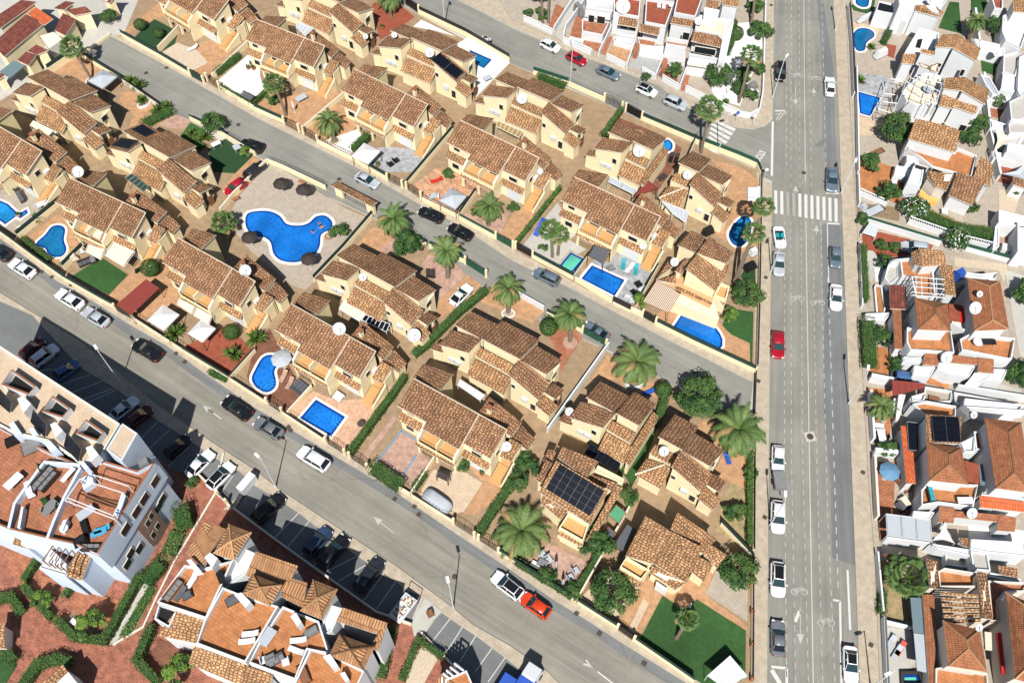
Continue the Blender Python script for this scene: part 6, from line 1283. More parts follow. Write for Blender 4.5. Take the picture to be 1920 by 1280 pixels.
def car(typ, paint, front, rear, label, roofp=None, group=None):
    f, r = P(*front, .8), P(*rear, .8); c = (f + r) / 2; c.z = .03; d = f - r; rz = math.atan2(d.y, d.x); L = d.length
    s = min(1.08, max(.93, L / SPEC[typ][0]))
    if typ not in CT: o = empty('parked_car', c, label, 'car', group, rz, 1); CT[typ] = o; make_car(o, typ, paint)
    else: o = dup(CT[typ], c, rz, label, group)
    o.scale = (s, min(s, 1.03), 1.0); ch = [x for x in o.children if x.name.startswith('body')][0]
    ch.material_slots[0].link = 'OBJECT'; ch.material_slots[0].material = MATS['car_' + paint]
    if roofp:
        H = SPEC[typ][2]; _, _, rf_, rr_ = SPEC[typ][4:8][0], 0, SPEC[typ][5], SPEC[typ][6]; yr = SPEC[typ][1] / 2 * .66
        MB().box(((rf_ + rr_) / 2, 0, H + .008), (rf_ - rr_ - .12, yr * 1.75, .03), roofp).build('roof_panel', o)
    return o
GC1, GC2, GC3, GC4, GC5 = 'cars along the upper street', 'cars along the middle street', 'cars along the lower street', 'cars in the car park', 'cars on the avenue'
for a in (
 ('hatch', 'white', (1046, 92), (1017, 78), 'small white hatchback at the alley mouth on the upper street', None, GC1), ('hatch', 'red', (1097, 117), (1065, 101), 'red hatchback in front of the white meter cabinet', None, GC1), ('saloon', 'slate', (1160, 144), (1122, 127), 'slate grey saloon below the orange yard', None, GC1), ('hatch', 'white', (1230, 176), (1195, 161), 'white hatchback with a black roof', 'car_black', GC1), ('suv', 'silver', (1285, 200), (1248, 184), 'silver compact SUV next to the striped crossing', None, GC1),
 ('suv', 'black', (452, 267), (491, 279), 'black SUV on the street beside the dark turf', None, GC2), ('saloon', 'silver', (708, 347), (668, 327), 'silver saloon beside the grey stone garden', None, GC2), ('saloon', 'black', (788, 393), (828, 410), 'glossy black saloon nearer the crazy paving', None, GC2), ('saloon', 'black', (844, 424), (882, 443), 'glossy black saloon nearer the green gate', None, GC2), ('estate', 'slate', (1003, 507), (1047, 528), 'slate estate car by the concrete garden gate', None, GC2), ('coupe', 'slate', (1096, 608), (1138, 633), 'slate saloon beside the green gate of the terracotta drive', None, GC2),
 ('estate', 'dark', (497, 303), (460, 332), 'dark car on the orange drive by the dark turf'), ('hatch', 'red', (424, 362), (458, 338), 'bright red hatchback against the communal pool wall'), ('coupe', 'white', (881, 535), (848, 568), 'white coupe with black glass on the orange drive'),
 ('saloon', 'dark', (-25, 460), (17, 482), 'dark saloon cut by the left picture edge', None, GC3), ('saloon', 'white', (20, 489), (62, 515), 'white saloon in front of the kidney pool', None, GC3), ('saloon', 'white', (107, 546), (153, 574), 'white saloon in front of the small turf square', None, GC3), ('saloon', 'silver', (157, 580), (201, 607), 'silver grey saloon below the black double gate', None, GC3), ('saloon', 'black', (250, 641), (300, 670), 'black saloon below the white gazebo', None, GC3), ('saloon', 'black', (419, 747), (468, 781), 'black saloon with a red parcel shelf', None, GC3), ('saloon', 'grey', (478, 787), (528, 816), 'grey saloon in front of the pool terrace', None, GC3), ('suv', 'white', (560, 842), (616, 876), 'white SUV beside the tan drive gate', None, GC3), ('hatch', 'white', (925, 1076), (978, 1117), 'white hatchback with a black sunroof, ahead of the red one', 'car_black', GC3), ('hatch', 'orange', (979, 1116), (1030, 1152), 'orange red hatchback at the kerb', None, GC3),
 ('hatch', 'maroon', (78, 637), (42, 668), 'maroon car in the shaded car park', None, GC4), ('suv', 'white', (106, 648), (60, 684), 'white SUV in the shaded car park', None, GC4), ('hatch', 'blue', (146, 678), (103, 709), 'small blue hatchback in the shaded car park', None, GC4), ('saloon', 'white', (256, 746), (208, 784), 'white saloon in the shaded car park beside the dark maroon one', None, GC4), ('hatch', 'maroon', (281, 763), (240, 796), 'very dark maroon car in the shade of the flats', None, GC4), ('hatch', 'black', (353, 817), (312, 855), 'black car alone in the shade by the stair tower', None, GC4), ('saloon', 'white', (398, 845), (351, 892), 'white saloon half in shade at the end of the row', None, GC4), ('hatch', 'white', (436, 868), (391, 914), 'white two door car with a black roof', 'car_black', GC4), ('suv', 'black', (530, 928), (476, 977), 'black SUV beside the litter bin in the car park', None, GC4), ('suv', 'deepblue', (617, 990), (574, 1040), 'dark blue SUV with a bright windscreen', None, GC4), ('estate', 'black', (650, 1004), (600, 1061), 'long black estate beside the dark blue SUV', None, GC4), ('suv', 'dark', (714, 1048), (670, 1107), 'dark SUV nearest the skip of rubble', None, GC4),
 ('suv', 'black', (1463, 150), (1464, 117), 'black car facing down near the top of the avenue', None, GC5), ('saloon', 'white', (1556, 144), (1557, 178), 'white saloon at the right kerb near the top', None, GC5), ('saloon', 'slate', (1560, 358), (1561, 315), 'slate car stopped just above the crosswalk', None, GC5), ('saloon', 'silver', (1461, 514), (1461, 473), 'silver grey saloon below the white convertible', None, GC5), ('hatch', 'slate', (1567, 500), (1566, 462), 'slate hatchback on the right below the crosswalk', None, GC5), ('saloon', 'white', (1568, 580), (1568, 533), 'white car on the right lane opposite the pool lawn', None, GC5), ('hatch', 'red', (1459, 671), (1459, 620), 'dark red car driving down the avenue', None, GC5), ('hatch', 'white', (1459, 1002), (1459, 934), 'white hatchback parked below the covered trailer', None, GC5), ('hatch', 'white', (1459, 1118), (1459, 1052), 'white car with a black roof on the avenue', 'car_black', GC5), ('saloon', 'grey', (1459, 1162), (1460, 1228), 'grey saloon low on the avenue', None, GC5), ('saloon', 'white', (1597, 1278), (1594, 1212), 'white saloon with black roof glass at the bottom right kerb', 'car_black', GC5),
 ('suv', 'silver', (1696, 461), (1735, 466), 'silver car tucked beside the carport roof right of the avenue'), ('suv', 'blue', (1718, 712), (1680, 706), 'blue car half under the rust red carport')):
    car(*a)
# white convertible, pickup with covered bed, motorcycle, covered car, van, skip
o = empty('convertible_car', (P(1462, 427, .8) + P(1462, 460, .8)) / 2 - Vector((0, 0, .77)), 'white convertible with turquoise seats and its roof down', 'car', GC5, math.atan2(-1, -.02)); b = MB(); p0 = rrect(3.9, 1.74, .5, .5)
loft(b, [[(x * .97, y * .95, .22) for x, y in p0], [(x, y, .5) for x, y in p0], [(x * .97, y * .95, .82) for x, y in p0], [(x * .9, y * .86, .86) for x, y in p0]], 'car_white'); b.build('body', o)
MB().box((-.25, 0, .8), (1.5, 1.3, .16), 'black').build('cockpit', o)
for y in (-.35, .35): MB().box((.0, y, .9), (.5, .5, .14), 'turquoise').box((-.28, y, 1.0), (.15, .5, .4), 'turquoise').build('seat', o)
MB().add([(.75, -.7, .84), (.75, .7, .84), (.45, .6, 1.2), (.45, -.6, 1.2)], [[0, 1, 2, 3]], 'carscreen').build('windscreen', o)
for x in (1.2, -1.2):
    for y in (-.78, .78): MB().lathe((x, y, .32), [(.2, -.1), (.32, -.1), (.32, .1), (.2, .1)], 'rubber', 12, Matrix.Rotation(math.pi / 2, 3, 'X')).build('wheel', o)
car('hatch', 'white', (1459, 880), (1459, 838), 'white car towing the covered grey trailer', None, GC5)
def at_px(name, xy, label, cat, rz=0., group=None): return empty(name, P(*xy, .1), label, cat, group, rz)
o = at_px('trailer', (1459, 905), 'grey covered trailer hitched behind the white car', 'trailer', R(-90)); MB().box((0, 0, .75), (2.4, 1.5, .75), 'cover_grey').build('cover', o); MB().bar((1.2, 0, .4), (2.0, 0, .4), .05, 'steel').build('drawbar', o)
for y in (-.8, .8): MB().lathe((0, y, .3), [(.2, -.08), (.3, -.08), (.3, .08), (.2, .08)], 'rubber', 12, Matrix.Rotation(math.pi / 2, 3, 'X')).build('wheel', o)
def moto(label, xy, rz, paint):
    o = at_px('motorcycle', xy, label, 'motorcycle', rz)
    for x in (.65, -.65): MB().lathe((x, 0, .32), [(.24, -.06), (.32, -.05), (.32, .05), (.24, .06)], 'rubber', 14, Matrix.Rotation(math.pi / 2, 3, 'X')).build('wheel', o)
    b = MB(); b.box((0, 0, .55), (.7, .3, .4), paint); b.box((.6, 0, .75), (.2, .34, .5), paint, 0, None, 0, -.3); b.box((-.55, 0, .78), (.6, .26, .18), paint); b.build('body', o); MB().box((-.25, 0, .84), (.7, .28, .12), 'black').build('seat', o); MB().bar((.5, -.36, 1.05), (.5, .36, 1.05), .03, 'black').build('handlebar', o)
moto('white and black scooter parked on the upper street', (913, 78), R(-25), 'plastic_white'); moto('black motorbike on the drive beside the rust red pergola', (266, 508), R(35), 'black')
o = at_px('covered_car', (820, 942), 'car under a fitted blue grey cover on pale paving', 'car', R(143)); b = MB(); p0 = rrect(4.2, 1.85, .6, .55)
loft(b, [[(x * 1.0, y * 1.0, .05) for x, y in p0], [(x, y, .5) for x, y in p0], [(x * .95, y * .93, .85) for x, y in p0], [(x * .62 - .15, y * .82, 1.2) for x, y in p0], [(x * .45 - .2, y * .65, 1.38) for x, y in p0]], 'canvas_silver'); b.build('fitted_cover', o, smooth=True)
for x in (1.3, -1.3): MB().box((x, .95, .16), (.5, .06, .2), 'rubber').build('wheel', o)
o = at_px('delivery_van', (990, 1262), 'blue and white box van cut by the bottom edge', 'van', R(57)); o.location = P(1000, 1256, 2.2) - UY * 1.4; o.location.z = .05; MB().box((-1.0, 0, 1.3), (3.2, 1.9, 1.8), 'blue').build('cargo_box', o); b = MB(); b.prism([(.6, -.95, .4), (2.4, -.9, .4), (2.4, .9, .4), (.6, .95, .4)], [(.6, -.9, 2.3), (1.6, -.82, 2.2), (1.6, .82, 2.2), (.6, .9, 2.3)], 'plastic_white'); b.build('cab', o)
MB().box((1.05, 0, 2.62), (1.5, 1.7, .7), 'plastic_white', 0, None, 0, .25).build('roof_fairing', o); MB().add([(2.3, -.8, 1.2), (2.3, .8, 1.2), (1.68, .78, 2.15), (1.68, -.78, 2.15)], [[0, 1, 2, 3]], 'carglass').build('windscreen', o)
for x in (1.5, -1.8):
    for y in (-.9, .9): MB().lathe((x, y, .36), [(.2, -.12), (.36, -.12), (.36, .12), (.2, .12)], 'rubber', 12, Matrix.Rotation(math.pi / 2, 3, 'X')).build('wheel', o)
o = at_px('parked_van', (945, 1300), 'blue van nose at the bottom edge beside the white cab', 'van', R(57)); b = MB(); b.box((0, 0, 1.0), (3.6, 1.9, 1.7), 'blue'); b.build('body', o); MB().box((1.75, 0, 1.5), (.2, 1.6, .5), 'carglass').build('windscreen', o)
o = at_px('rubble_skip', (757, 1145), 'grey skip heaped with rubble in the car park', 'skip', R(55)); b = MB(); b.prism([(-1.3, -.75, .25), (1.2, -.75, .25), (1.2, .75, .25), (-1.3, .75, .25)], [(-1.7, -.9, 1.3), (1.7, -.9, 1.3), (1.7, .9, 1.3), (-1.7, .9, 1.3)], 'galv'); b.build('skip_body', o); b = MB()
for k in range(60): b.box((rng.uniform(-1.4, 1.4), rng.uniform(-.7, .7), 1.32 + rng.uniform(0, .2)), (rng.uniform(.1, .5), rng.uniform(.08, .25), .12), rng.choice(['pot', 'stone', 'trim', 'plastic_white', 'wood']), rng.uniform(0, 3))
b.build('rubble', o)['kind'] = 'stuff'; b = MB(); b.bar((1.6, -.9, .2), (2.3, -.9, 1.7), .05, 'iron'); b.bar((1.6, .9, .2), (2.3, .9, 1.7), .05, 'iron'); b.bar((2.3, -.9, 1.7), (2.3, .9, 1.7), .05, 'iron'); b.build('lifting_frame', o)
# ---------------------------------------------------------------- lamps, dishes, canopies, furniture
mat('dish_white', (.52, .525, .52), .5, .06, 2)
def lamp(label, base, top, arm=None):
    b = P(*base, .1); t = P(*top, 8.2); d = Vector((t.x - b.x, t.y - b.y, 0)); o = empty('street_lamp', b, label, 'street lamp', 'street lamps'); H_ = 8.2
    mb = MB(); mb.bar((0, 0, 0), (0, 0, .9), .13, 'galv', 8, .1); mb.bar((0, 0, .9), (0, 0, H_), .085, 'galv', 8, .06); mb.build('pole', o)
    a = arm if arm is not None else math.atan2(d.y, d.x); e = Vector((math.cos(a), math.sin(a), 0)); MB().bar((0, 0, H_ - .1), e * .5 + Vector((0, 0, H_ + .05)), .05, 'galv', 6).build('arm', o)
    MB().box(e * .85 + Vector((0, 0, H_ + .06)), (.8, .36, .14), 'plastic_white', a).build('lamp_head', o)
for l, b, t in (('street lamp on the right pavement opposite the dark red car', (1591, 756), (1627, 693)), ('street lamp by the black car near the top of the avenue', (1449, 182), (1472, 110)), ('street lamp nearest the skip and the driveway', (850, 1139), (842, 1097)), ('street lamp standing in the shadow of the flats', (226, 717), (184, 658)), ('street lamp opposite the white SUV on the lower street', (517, 912), (488, 860)), ('street lamp at the end of the green screen, near the red hatchback', (1069, 159), (1074, 72)), ('street lamp above the scooter on the upper street', (834, 47), (830, -20)), ('street lamp at the top right of the avenue', (1566, 57), (1592, -5)),
  ('street lamp on the right pavement by the slate car', (1577, 362), (1605, 300)), ('street lamp beside the silver saloon below the convertible', (1445, 510), (1465, 462)), ('street lamp beside the covered trailer', (1443, 985), (1472, 930)), ('street lamp at the bottom of the right pavement', (1632, 1288), (1662, 1264)), ('street lamp by the striped crossing of the upper street', (1347, 285), (1369, 215))):
    lamp(l, b, t)
def dish(label, xy, h, d, m='dish_white', base=None):
    d *= .84
    c = P(*xy, h); o = empty('satellite_dish', c, label, 'satellite dish', 'satellite dishes'); n_ = Vector((.12, -.62, .75)).normalized(); qn = n_.to_track_quat('Z', 'Y')
    r = d / 2; MB().lathe((0, 0, 0), [(r * .05, -.02), (r * .5, r * .06), (r * .85, r * .19), (r, r * .28), (r * .99, r * .30), (r * .84, r * .22), (r * .5, r * .09), (r * .05, .0)], m, 24, qn).build('reflector', o)
    f = n_ * r * .95; k = MB(); k.bar(qn @ Vector((0, -r * .95, r * .25)), f, .025, 'galv', 5); k.box(f, (.12, .12, .14), 'galv'); k.build('feed_arm', o)
    MB().bar((0, .1, -.8), (0, .05, 0), .05, 'galv', 6).build('mast', o)
for a in (('dish on the porch roof of the villa with the blue bordered patio', (949, 836), 4.0, 1.6), ('big dish at the roof ridge above the flowing pool', (636, 616), 7.3, 2.1), ('big dish on the lean-to roof beside the white coupe villa', (776, 628), 4.0, 2.3), ('small dish between the pent roofs of the pool side villa', (680, 519), 5.6, 1.4), ('tall oval dish at the left, beside the kidney pool villa', (147, 322), 7.4, 2.0), ('big dish on the roof behind the long rust red pergola', (460, 507), 7.2, 2.0), ('big dish on the villa with the wide driveway', (978, 185), 5.8, 2.1), ('big dish beside the black roof solar panels', (805, 99), 6.6, 1.9), ('small dish at the roof corner left of the black solar panels', (739, 66), 6.6, 1.2), ('small dish low on the villa by the red gravel garden', (685, 69), 4.2, 1.1), ('very big dish on the villa below the tiny round pool', (1197, 283), 6.0, 2.3), ('dish on the corner villa above the oval pool', (1288, 328), 6.0, 1.7), ('dish beside the hip of the villa with the slatted pergola', (1264, 491), 5.0, 1.5), ('round dish on the pent roof above the blue loungers', (1205, 460), 4.2, 1.4), ('small dish beside the entrance porch of the crazy paving villa', (1012, 322), 4.6, 1.1), ('dish at the end villa below the white wall', (1067, 771), 4.4, 1.4), ('dish on the corner villa by the bushy avenue palm', (1244, 845), 5.6, 1.6),
  ('big white dish in the courtyard right of the chequered red terrace', (1827, 577), 7.2, 2.1), ('small dish above the big one on the back lane semi', (1836, 551), 7.4, 1.1), ('round dish among the pent roofs of the right semis', (1773, 670), 3.9, 2.0), ('oval dish on the pent roofs above the silver awning', (1821, 961), 3.9, 1.7), ('dish at the corner of the stone topped pergola', (1835, 1175), 7.0, 1.1), ('huge round dish on a red roof terrace at the top', (1167, 13), 5.2, 3.1), ('pale dish on the beige roof terrace at the top', (1309, 40), 5.6, 1.7), ('dish cut by the top edge on the white house', (1743, 2), 7.4, 1.4), ('grey dish by the small turf square far right', (1868, 100), 3.2, 1.5), ('dish on the chimney gap between two hipped roofs', (1825, 777), 4.6, 1.2)):
    dish(*a)
def canopy(label, s, n, m, bars='white', posts=True, name='glass_canopy', cat='canopy', th=.06):
    p = [Vector(v) for v in qs(s)]; c = sum(p, Vector()) / 4; c.z = 0; p = [v - c for v in p]; o = empty(name, c, label, cat)
    f = lambda u, v: p[0].lerp(p[1], u).lerp(p[3].lerp(p[2], u), v); up = Vector((0, 0, th)); mb = MB(); k = MB()
    for i in range(n):
        a = [f((i + .05) / n, 0), f((i + .95) / n, 0), f((i + .95) / n, 1), f((i + .05) / n, 1)]; mb.prism(ccw([v - up * .3 for v in a]), ccw([v for v in a]), m)
    mb.build('glazing' if m in ('tinted', 'glass', 'panel', 'canvas_silver') else 'cover', o)
    for i in range(n + 1): k.bar(f(i / n, 0), f(i / n, 1), .05, bars, 4)
    for v in (0, 1): k.bar(f(0, v), f(1, v), .05, bars, 4)
    if posts:
        for v in p: k.bar((v.x, v.y, 0), v, .05, bars, 5)
    k.build('frame', o); return o
at(580, 440, 5.335)
canopy('black glass canopy between two pent roofs, six panes', '560,798,2.8 805,890,2.8 770,972,2.6 522,850,2.6', 6, 'panel'); canopy('pale glass canopy beside the black glass one', '350,650,2.8 560,790,2.8 500,865,2.6 298,740,2.6', 6, 'canvas_cream')
at(180, 200, 5.333); canopy('dark green glazed canopy by the villa with roof solar panels', '365,660,2.9 520,800,2.9 480,850,2.7 290,710,2.7', 5, 'screen', 'steel')
at(820, 200, 5.817); canopy('olive glazed canopy behind the crazy paving villa', '660,155,2.9 930,270,2.9 890,340,2.7 640,215,2.7', 6, 'leaf_dry', 'trim')
at(1200, 260, 4.267); canopy('pale blue glass canopy beside the corner villa hip', '180,508,2.8 388,582,2.8 365,672,2.6 262,600,2.6', 5, 'canvas_silver')
at(960, 640, 4); canopy('long black glass canopy below the end villa', '592,760,2.8 812,915,2.8 780,978,2.6 545,838,2.6', 6, 'panel', 'iron')
at(0, 120, 6.4); canopy('grey olive canopy strip left of the big orange pent', '400,680,2.9 680,820,2.9 620,875,2.7 360,735,2.7', 6, 'canvas_cream', 'trim')
at(480, 0, 4); canopy('pale blue glass canopy beside the top villa pent roof', '310,165,2.9 430,215,2.9 370,270,2.7 300,205,2.7', 4, 'canvas_silver')
at(740, 660, 4.74); canopy('white courtyard cover with worktop behind the ridge', '580,240,2.4 800,380,2.4 760,430,2.4 560,290,2.4', 3, 'plastic_white', 'galv', True, 'courtyard_cover')
at(1030, 200, 4.267); canopy('white and grey striped courtyard cover beside the wine red awning', '490,560,2.9 700,660,2.9 670,700,2.8 470,600,2.8', 2, 'canvas_silver'); canopy('wine red awning over the brown patio', '780,583,2.8 868,655,2.8 700,715,2.7 660,740,2.7', 1, 'rust_red', 'iron', True, 'awning', 'awning'); canopy('dark grey awning between the two pools', '360,1105,2.8 492,1152,2.8 430,1258,2.6 308,1188,2.6', 1, 'canvas_grey', 'iron', True, 'awning', 'awning')
at(0, 320, 4); canopy('cream awning over the balcony of the kidney pool villa', '660,408,3.6 782,452,3.6 752,518,3.4 635,455,3.4', 1, 'canvas_cream', 'trim', False, 'awning', 'awning'); canopy('cream awning beside the kidney pool steps', '660,555,2.8 788,592,2.8 758,668,2.6 640,605,2.6', 1, 'canvas_cream', 'trim', False, 'awning', 'awning'); canopy('big cream awning above the turf square', '845,532,3.0 1012,610,3.0 930,722,2.6 780,630,2.6', 1, 'canvas_cream', 'trim', False, 'awning', 'awning')
canopy('left one of two cream awnings behind the white gazebo', '1342,958,2.9 1462,1020,2.9 1440,1075,2.6 1328,1000,2.6', 1, 'canvas_cream', 'trim', False, 'awning', 'awning'); canopy('right one of two cream awnings behind the white gazebo', '1470,1025,2.9 1592,1090,2.9 1568,1152,2.6 1450,1082,2.6', 1, 'canvas_cream', 'trim', False, 'awning', 'awning'); canopy('long rust red pergola roof over the orange drive', '1095,815,2.6 1192,880,2.6 980,1082,2.5 873,1005,2.5', 6, 'rust_red', 'rust_red', True, 'carport', 'carport')
at(960, 320, 4); canopy('cream slatted pergola beside the villa with the round-ended pool', '1085,825,2.7 1268,912,2.7 1170,1065,2.7 983,980,2.7', 16, 'canvas_cream', 'wood', True, 'pergola', 'pergola')
at(960, 960, 4); canopy('white slatted garden pavilion on the corner lawn', '1635,1075,2.5 1762,1222,2.5 1600,1320,2.5 1468,1222,2.5', 9, 'plastic_white', 'plastic_white', True, 'garden_pavilion', 'pavilion'); canopy('dark grey shed roof beside the yard with the round tree', '862,85,2.0 935,135,2.0 832,292,1.9 752,258,1.9', 1, 'canvas_grey', 'iron', True, 'shed_roof', 'shed')
at(980, 800, 4.925); canopy('flat green felt roofed shed beside the solar villa', '862,715,2.2 952,790,2.2 890,892,2.1 788,812,2.1', 1, 'green_felt', 'wood', True, 'garden_shed', 'shed'); canopy('small grey shed roof next to the green one', '790,920,1.8 860,980,1.8 810,1060,1.7 760,1000,1.7', 1, 'canvas_grey', 'wood', True, 'garden_shed', 'shed')
at(1590, 400, 5.818); canopy('pale blue plastic tent at the corner of the terracotta carport', '235,105,1.9 333,142,1.9 298,255,1.4 160,210,1.4', 4, 'canvas_silver', 'plastic_white', True, 'storage_tent', 'tent')
at(1590, 600, 5.818); canopy('rust red carport roof over the blue car', '480,655,2.6 835,692,2.6 835,735,2.5 490,825,2.5', 5, 'rust_red', 'rust_red', True, 'carport', 'carport')
at(1590, 800, 4.073); canopy('big silver awning sheet below the turquoise sunbeds', '290,662,2.8 630,705,2.8 642,872,2.7 300,827,2.7', 3, 'canvas_silver', 'galv', True, 'awning', 'awning'); canopy('five small solar panels beside the orange lean-to', '452,-40,3.6 540,-30,3.6 540,180,3.3 465,175,3.3', 1, 'panel', 'steel', True, 'solar_panel_array', 'solar panels')
at(1590, 1010, 3.318); canopy('slatted timber shade by the white ribbed wall', '225,92,2.2 380,105,2.2 350,145,2.1 255,140,2.1', 7, 'wood', 'wood', True, 'pergola', 'pergola')
at(740, 660, 4.74); canopy('dark swing seat canopy on the cream paving', '385,1045,1.9 490,1095,1.9 470,1145,1.7 370,1100,1.7', 1, 'rattan', 'iron', True, 'garden_swing', 'swing seat')
at(280, 0, 6); canopy('dark grey swing seat canopy on the white gravel yard', '1060,1018,1.9 1182,1085,1.9 1142,1135,1.7 1018,1072,1.7', 1, 'canvas_grey', 'iron', True, 'garden_swing', 'swing seat')
at(490, 560, 6.194); canopy('white table with glass lid on the pool side paving', '880,1065,.8 965,1120,.8 910,1195,.8 825,1140,.8', 1, 'plastic_white', 'white', True, 'garden_table', 'table')
at()
solar_thing('four dark solar modules on the upper roof beside the planted bank', qs('245.5,244,6.1 267,234.5,5.3 291,250,5.3 272,257.5,6.0'), 2, 2); solar_thing('six dark solar modules on the shed roof at the left villas', qs('228,260,5.25 259,264,6.42 242,281,6.5 209,274,5.2'), 3, 2); solar_thing('black solar module field on the falling roof by the white deck', qs('808,113,6.9 824,100,6.9 869,136,4.9 855,149,4.9'), 5, 2)
solar_thing('eight solar modules on the tiled roof right of the avenue', [Vector(v) for v in (P(1746, 781, 6.5), P(1797, 783, 6.5), P(1801, 829, 6.4), P(1751, 828, 6.4))], 2, 4)
def sail(label, s, m, name='shade_sail'):
    p = qs(s); c = sum(p, Vector()) / len(p); c.z = 0; p = [v - c for v in p]; o = empty(name, c, label, 'shade sail'); n = len(p); mb = MB(); mid = sum(p, Vector()) / n; N = 6; edge = []
    for i in range(n):
        a, b = p[i], p[(i + 1) % n]
        for t in range(N): k = t / N; v = a.lerp(b, k); edge.append(v.lerp(mid, .32 * math.sin(math.pi * k)))
    mb.add([mid - Vector((0, 0, .25))] + edge, [[0, 1 + i, 1 + (i + 1) % len(edge)] for i in range(len(edge))], m); mb.build('sail_cloth', o); k = MB()
    for v in p: MB().bar((v.x, v.y, 0), v, .05, 'galv', 6).build('post', o)
sail('navy triangular shade sail over the corner garden', '1350,118,3.2 1380,140,3.0 1367,161,2.4', 'canvas_grey'); sail('beige triangular shade sail over far right turf', '1867,243,2.8 1914,257,2.6 1863,285,2.4', 'canvas_cream'); sail('pale blue shade sail at the right edge', '1877,326,2.8 1930,308,3.0 1930,345,2.6', 'canvas_silver'); sail('white shade sail beside the big silver awning', '1772,978,3.0 1790,1018,2.5 1748,1013,2.5', 'canvas')
def gazebo(label, xy, size, m, h=2.4, rz=ANG, rise=.75):
    o = empty('gazebo', P(*xy, .12), label, 'gazebo', None, rz); s = size / 2; mb = MB(); q_ = [(-s, -s, h), (s, -s, h), (s, s, h), (-s, s, h)]
    mb.add(q_ + [(0, 0, h + rise)], [[0, 1, 4], [1, 2, 4], [2, 3, 4], [3, 0, 4]], m); mb.prism([(x, y, h - .25) for x, y, _ in q_], [(x, y, h - .005) for x, y, _ in q_], m); mb.build('canopy', o)
    for x, y, _ in q_: MB().bar((x * .97, y * .97, 0), (x * .97, y * .97, h), .05, 'iron', 6).build('leg', o)
for a in (('white peaked gazebo behind the street wall by the red terrace', (316, 612), 3.1, 'canvas'), ('smaller white gazebo on the red terrace', (387, 637), 2.7, 'canvas'), ('pale grey gazebo under the leaning upper left palm', (202, 168), 3.3, 'canvas_silver'), ('pale lilac gazebo by the crazy paving wall', (851, 391), 3.0, 'canvas_silver'), ('white gazebo beside the fat hedge and grey stone garden', (690, 307), 3.2, 'canvas')): gazebo(*a)
def parasol(label, xy, d, m, h=2.3, rise=.5, closed=False):
    o = empty('parasol', P(*xy, .12), label, 'parasol'); mb = MB(); r = d / 2
    mb.lathe((0, 0, h), [(r, 0), (r * .99, .04), (r * .55, rise * .6), (.05, rise)] if not closed else [(.1, -1.3), (.22, -1.1), (.14, -.3), (.03, .2)], m, 8 if not closed else 8); mb.build('canopy', o); MB().bar((0, 0, 0), (0, 0, h), .035, 'galv', 6).build('pole', o); MB().lathe((0, 0, 0), [(.3, 0), (.3, .1), (.1, .14)], 'stone', 12).build('base', o)
for a in (('pale blue octagonal parasol beside the flowing pool', (534, 688), 2.9, 'canvas_silver'), ('blue eight sided parasol on the terracotta yard right of the avenue', (1657, 897), 2.7, 'parasol_blue')): parasol(*a)
for l, xy in (('dark thatched parasol nearest the pool house wall', (532, 362)), ('dark thatched parasol beside the wooden bench', (574, 373)), ('dark thatched parasol left of the clover pool', (474, 462)), ('dark thatched parasol below the clover pool', (584, 502))): parasol(l, xy, 2.5, 'rattan', 2.2, .7)
for l, xy, m in (('closed white parasol beside the tables on the orange patio', (553, 211), 'canvas'), ('closed pale parasol between the grey chairs', (1042, 1065), 'canvas_silver'), ('closed pale blue parasol nearest the soil bed', (1055, 1098), 'canvas_silver'), ('closed white parasol on the roof terrace by the chairs', (515, 1228), 'canvas'), ('closed white parasol on the corner drive by the lawn', (1290, 1142), 'canvas')): parasol(l, xy, 1, m, 2.4, .5, True)
def lounger(label, xy, rz, m='plastic_white', z=.12, L=1.9, fr='galv'):
    o = empty('sun_lounger', P(*xy, z), label, 'sun lounger', None, R(rz)); MB().box((-.25, 0, .32), (1.3, .62, .1), m).build('seat', o); MB().box((.68, 0, .5), (.7, .62, .09), m, 0, None, 0, -.5).build('backrest', o)
    for x in (-.75, .55):
        for y in (-.25, .25): MB().bar((x, y, 0), (x, y, .3), .025, fr, 4).build('leg', o)
def table(label, xy, w_, l_, rz, m='plastic_white', z=.12, h=.74):
    o = empty('table', P(*xy, z), label, 'table', None, R(rz)); MB().box((0, 0, h), (l_, w_, .05), m).build('table_top', o)
    for x in (-1, 1):
        for y in (-1, 1): MB().bar((x * l_ * .42, y * w_ * .42, 0), (x * l_ * .42, y * w_ * .42, h), .03, 'galv', 4).build('leg', o)
def rtable(label, xy, d, m='plastic_white', z=.12):
    o = empty('round_table', P(*xy, z), label, 'table'); MB().lathe((0, 0, .7), [(d / 2, 0), (d / 2, .05)], m, 20).build('table_top', o); MB().bar((0, 0, 0), (0, 0, .7), .05, 'galv', 6).build('leg', o)
def chair(label, xy, rz, m='plastic_white', z=.12, s=.6):
    o = empty('garden_chair', P(*xy, z), label, 'chair', None, R(rz)); MB().box((0, 0, .42), (s, s, .08), m).build('seat', o); MB().box((-s / 2, 0, .72), (.08, s, .6), m).build('backrest', o)
    for x in (-1, 1):
        for y in (-1, 1): MB().bar((x * s * .42, y * s * .42, 0), (x * s * .42, y * s * .42, .42), .03, 'galv', 4).build('leg', o)
def sofa(label, xy, L, rz, m='rattan', cu='canvas_grey', z=.12):
    o = empty('garden_sofa', P(*xy, z), label, 'sofa', None, R(rz)); MB().box((0, 0, .2), (.8, L, .4), m).build('frame', o); MB().box((-.36, 0, .55), (.14, L, .5), m).build('backrest', o)
    n = max(1, round(L / .7))
    for i in range(n): MB().box((.05, (i + .5) * L / n - L / 2, .45), (.62, L / n - .06, .12), cu).build('cushion', o)
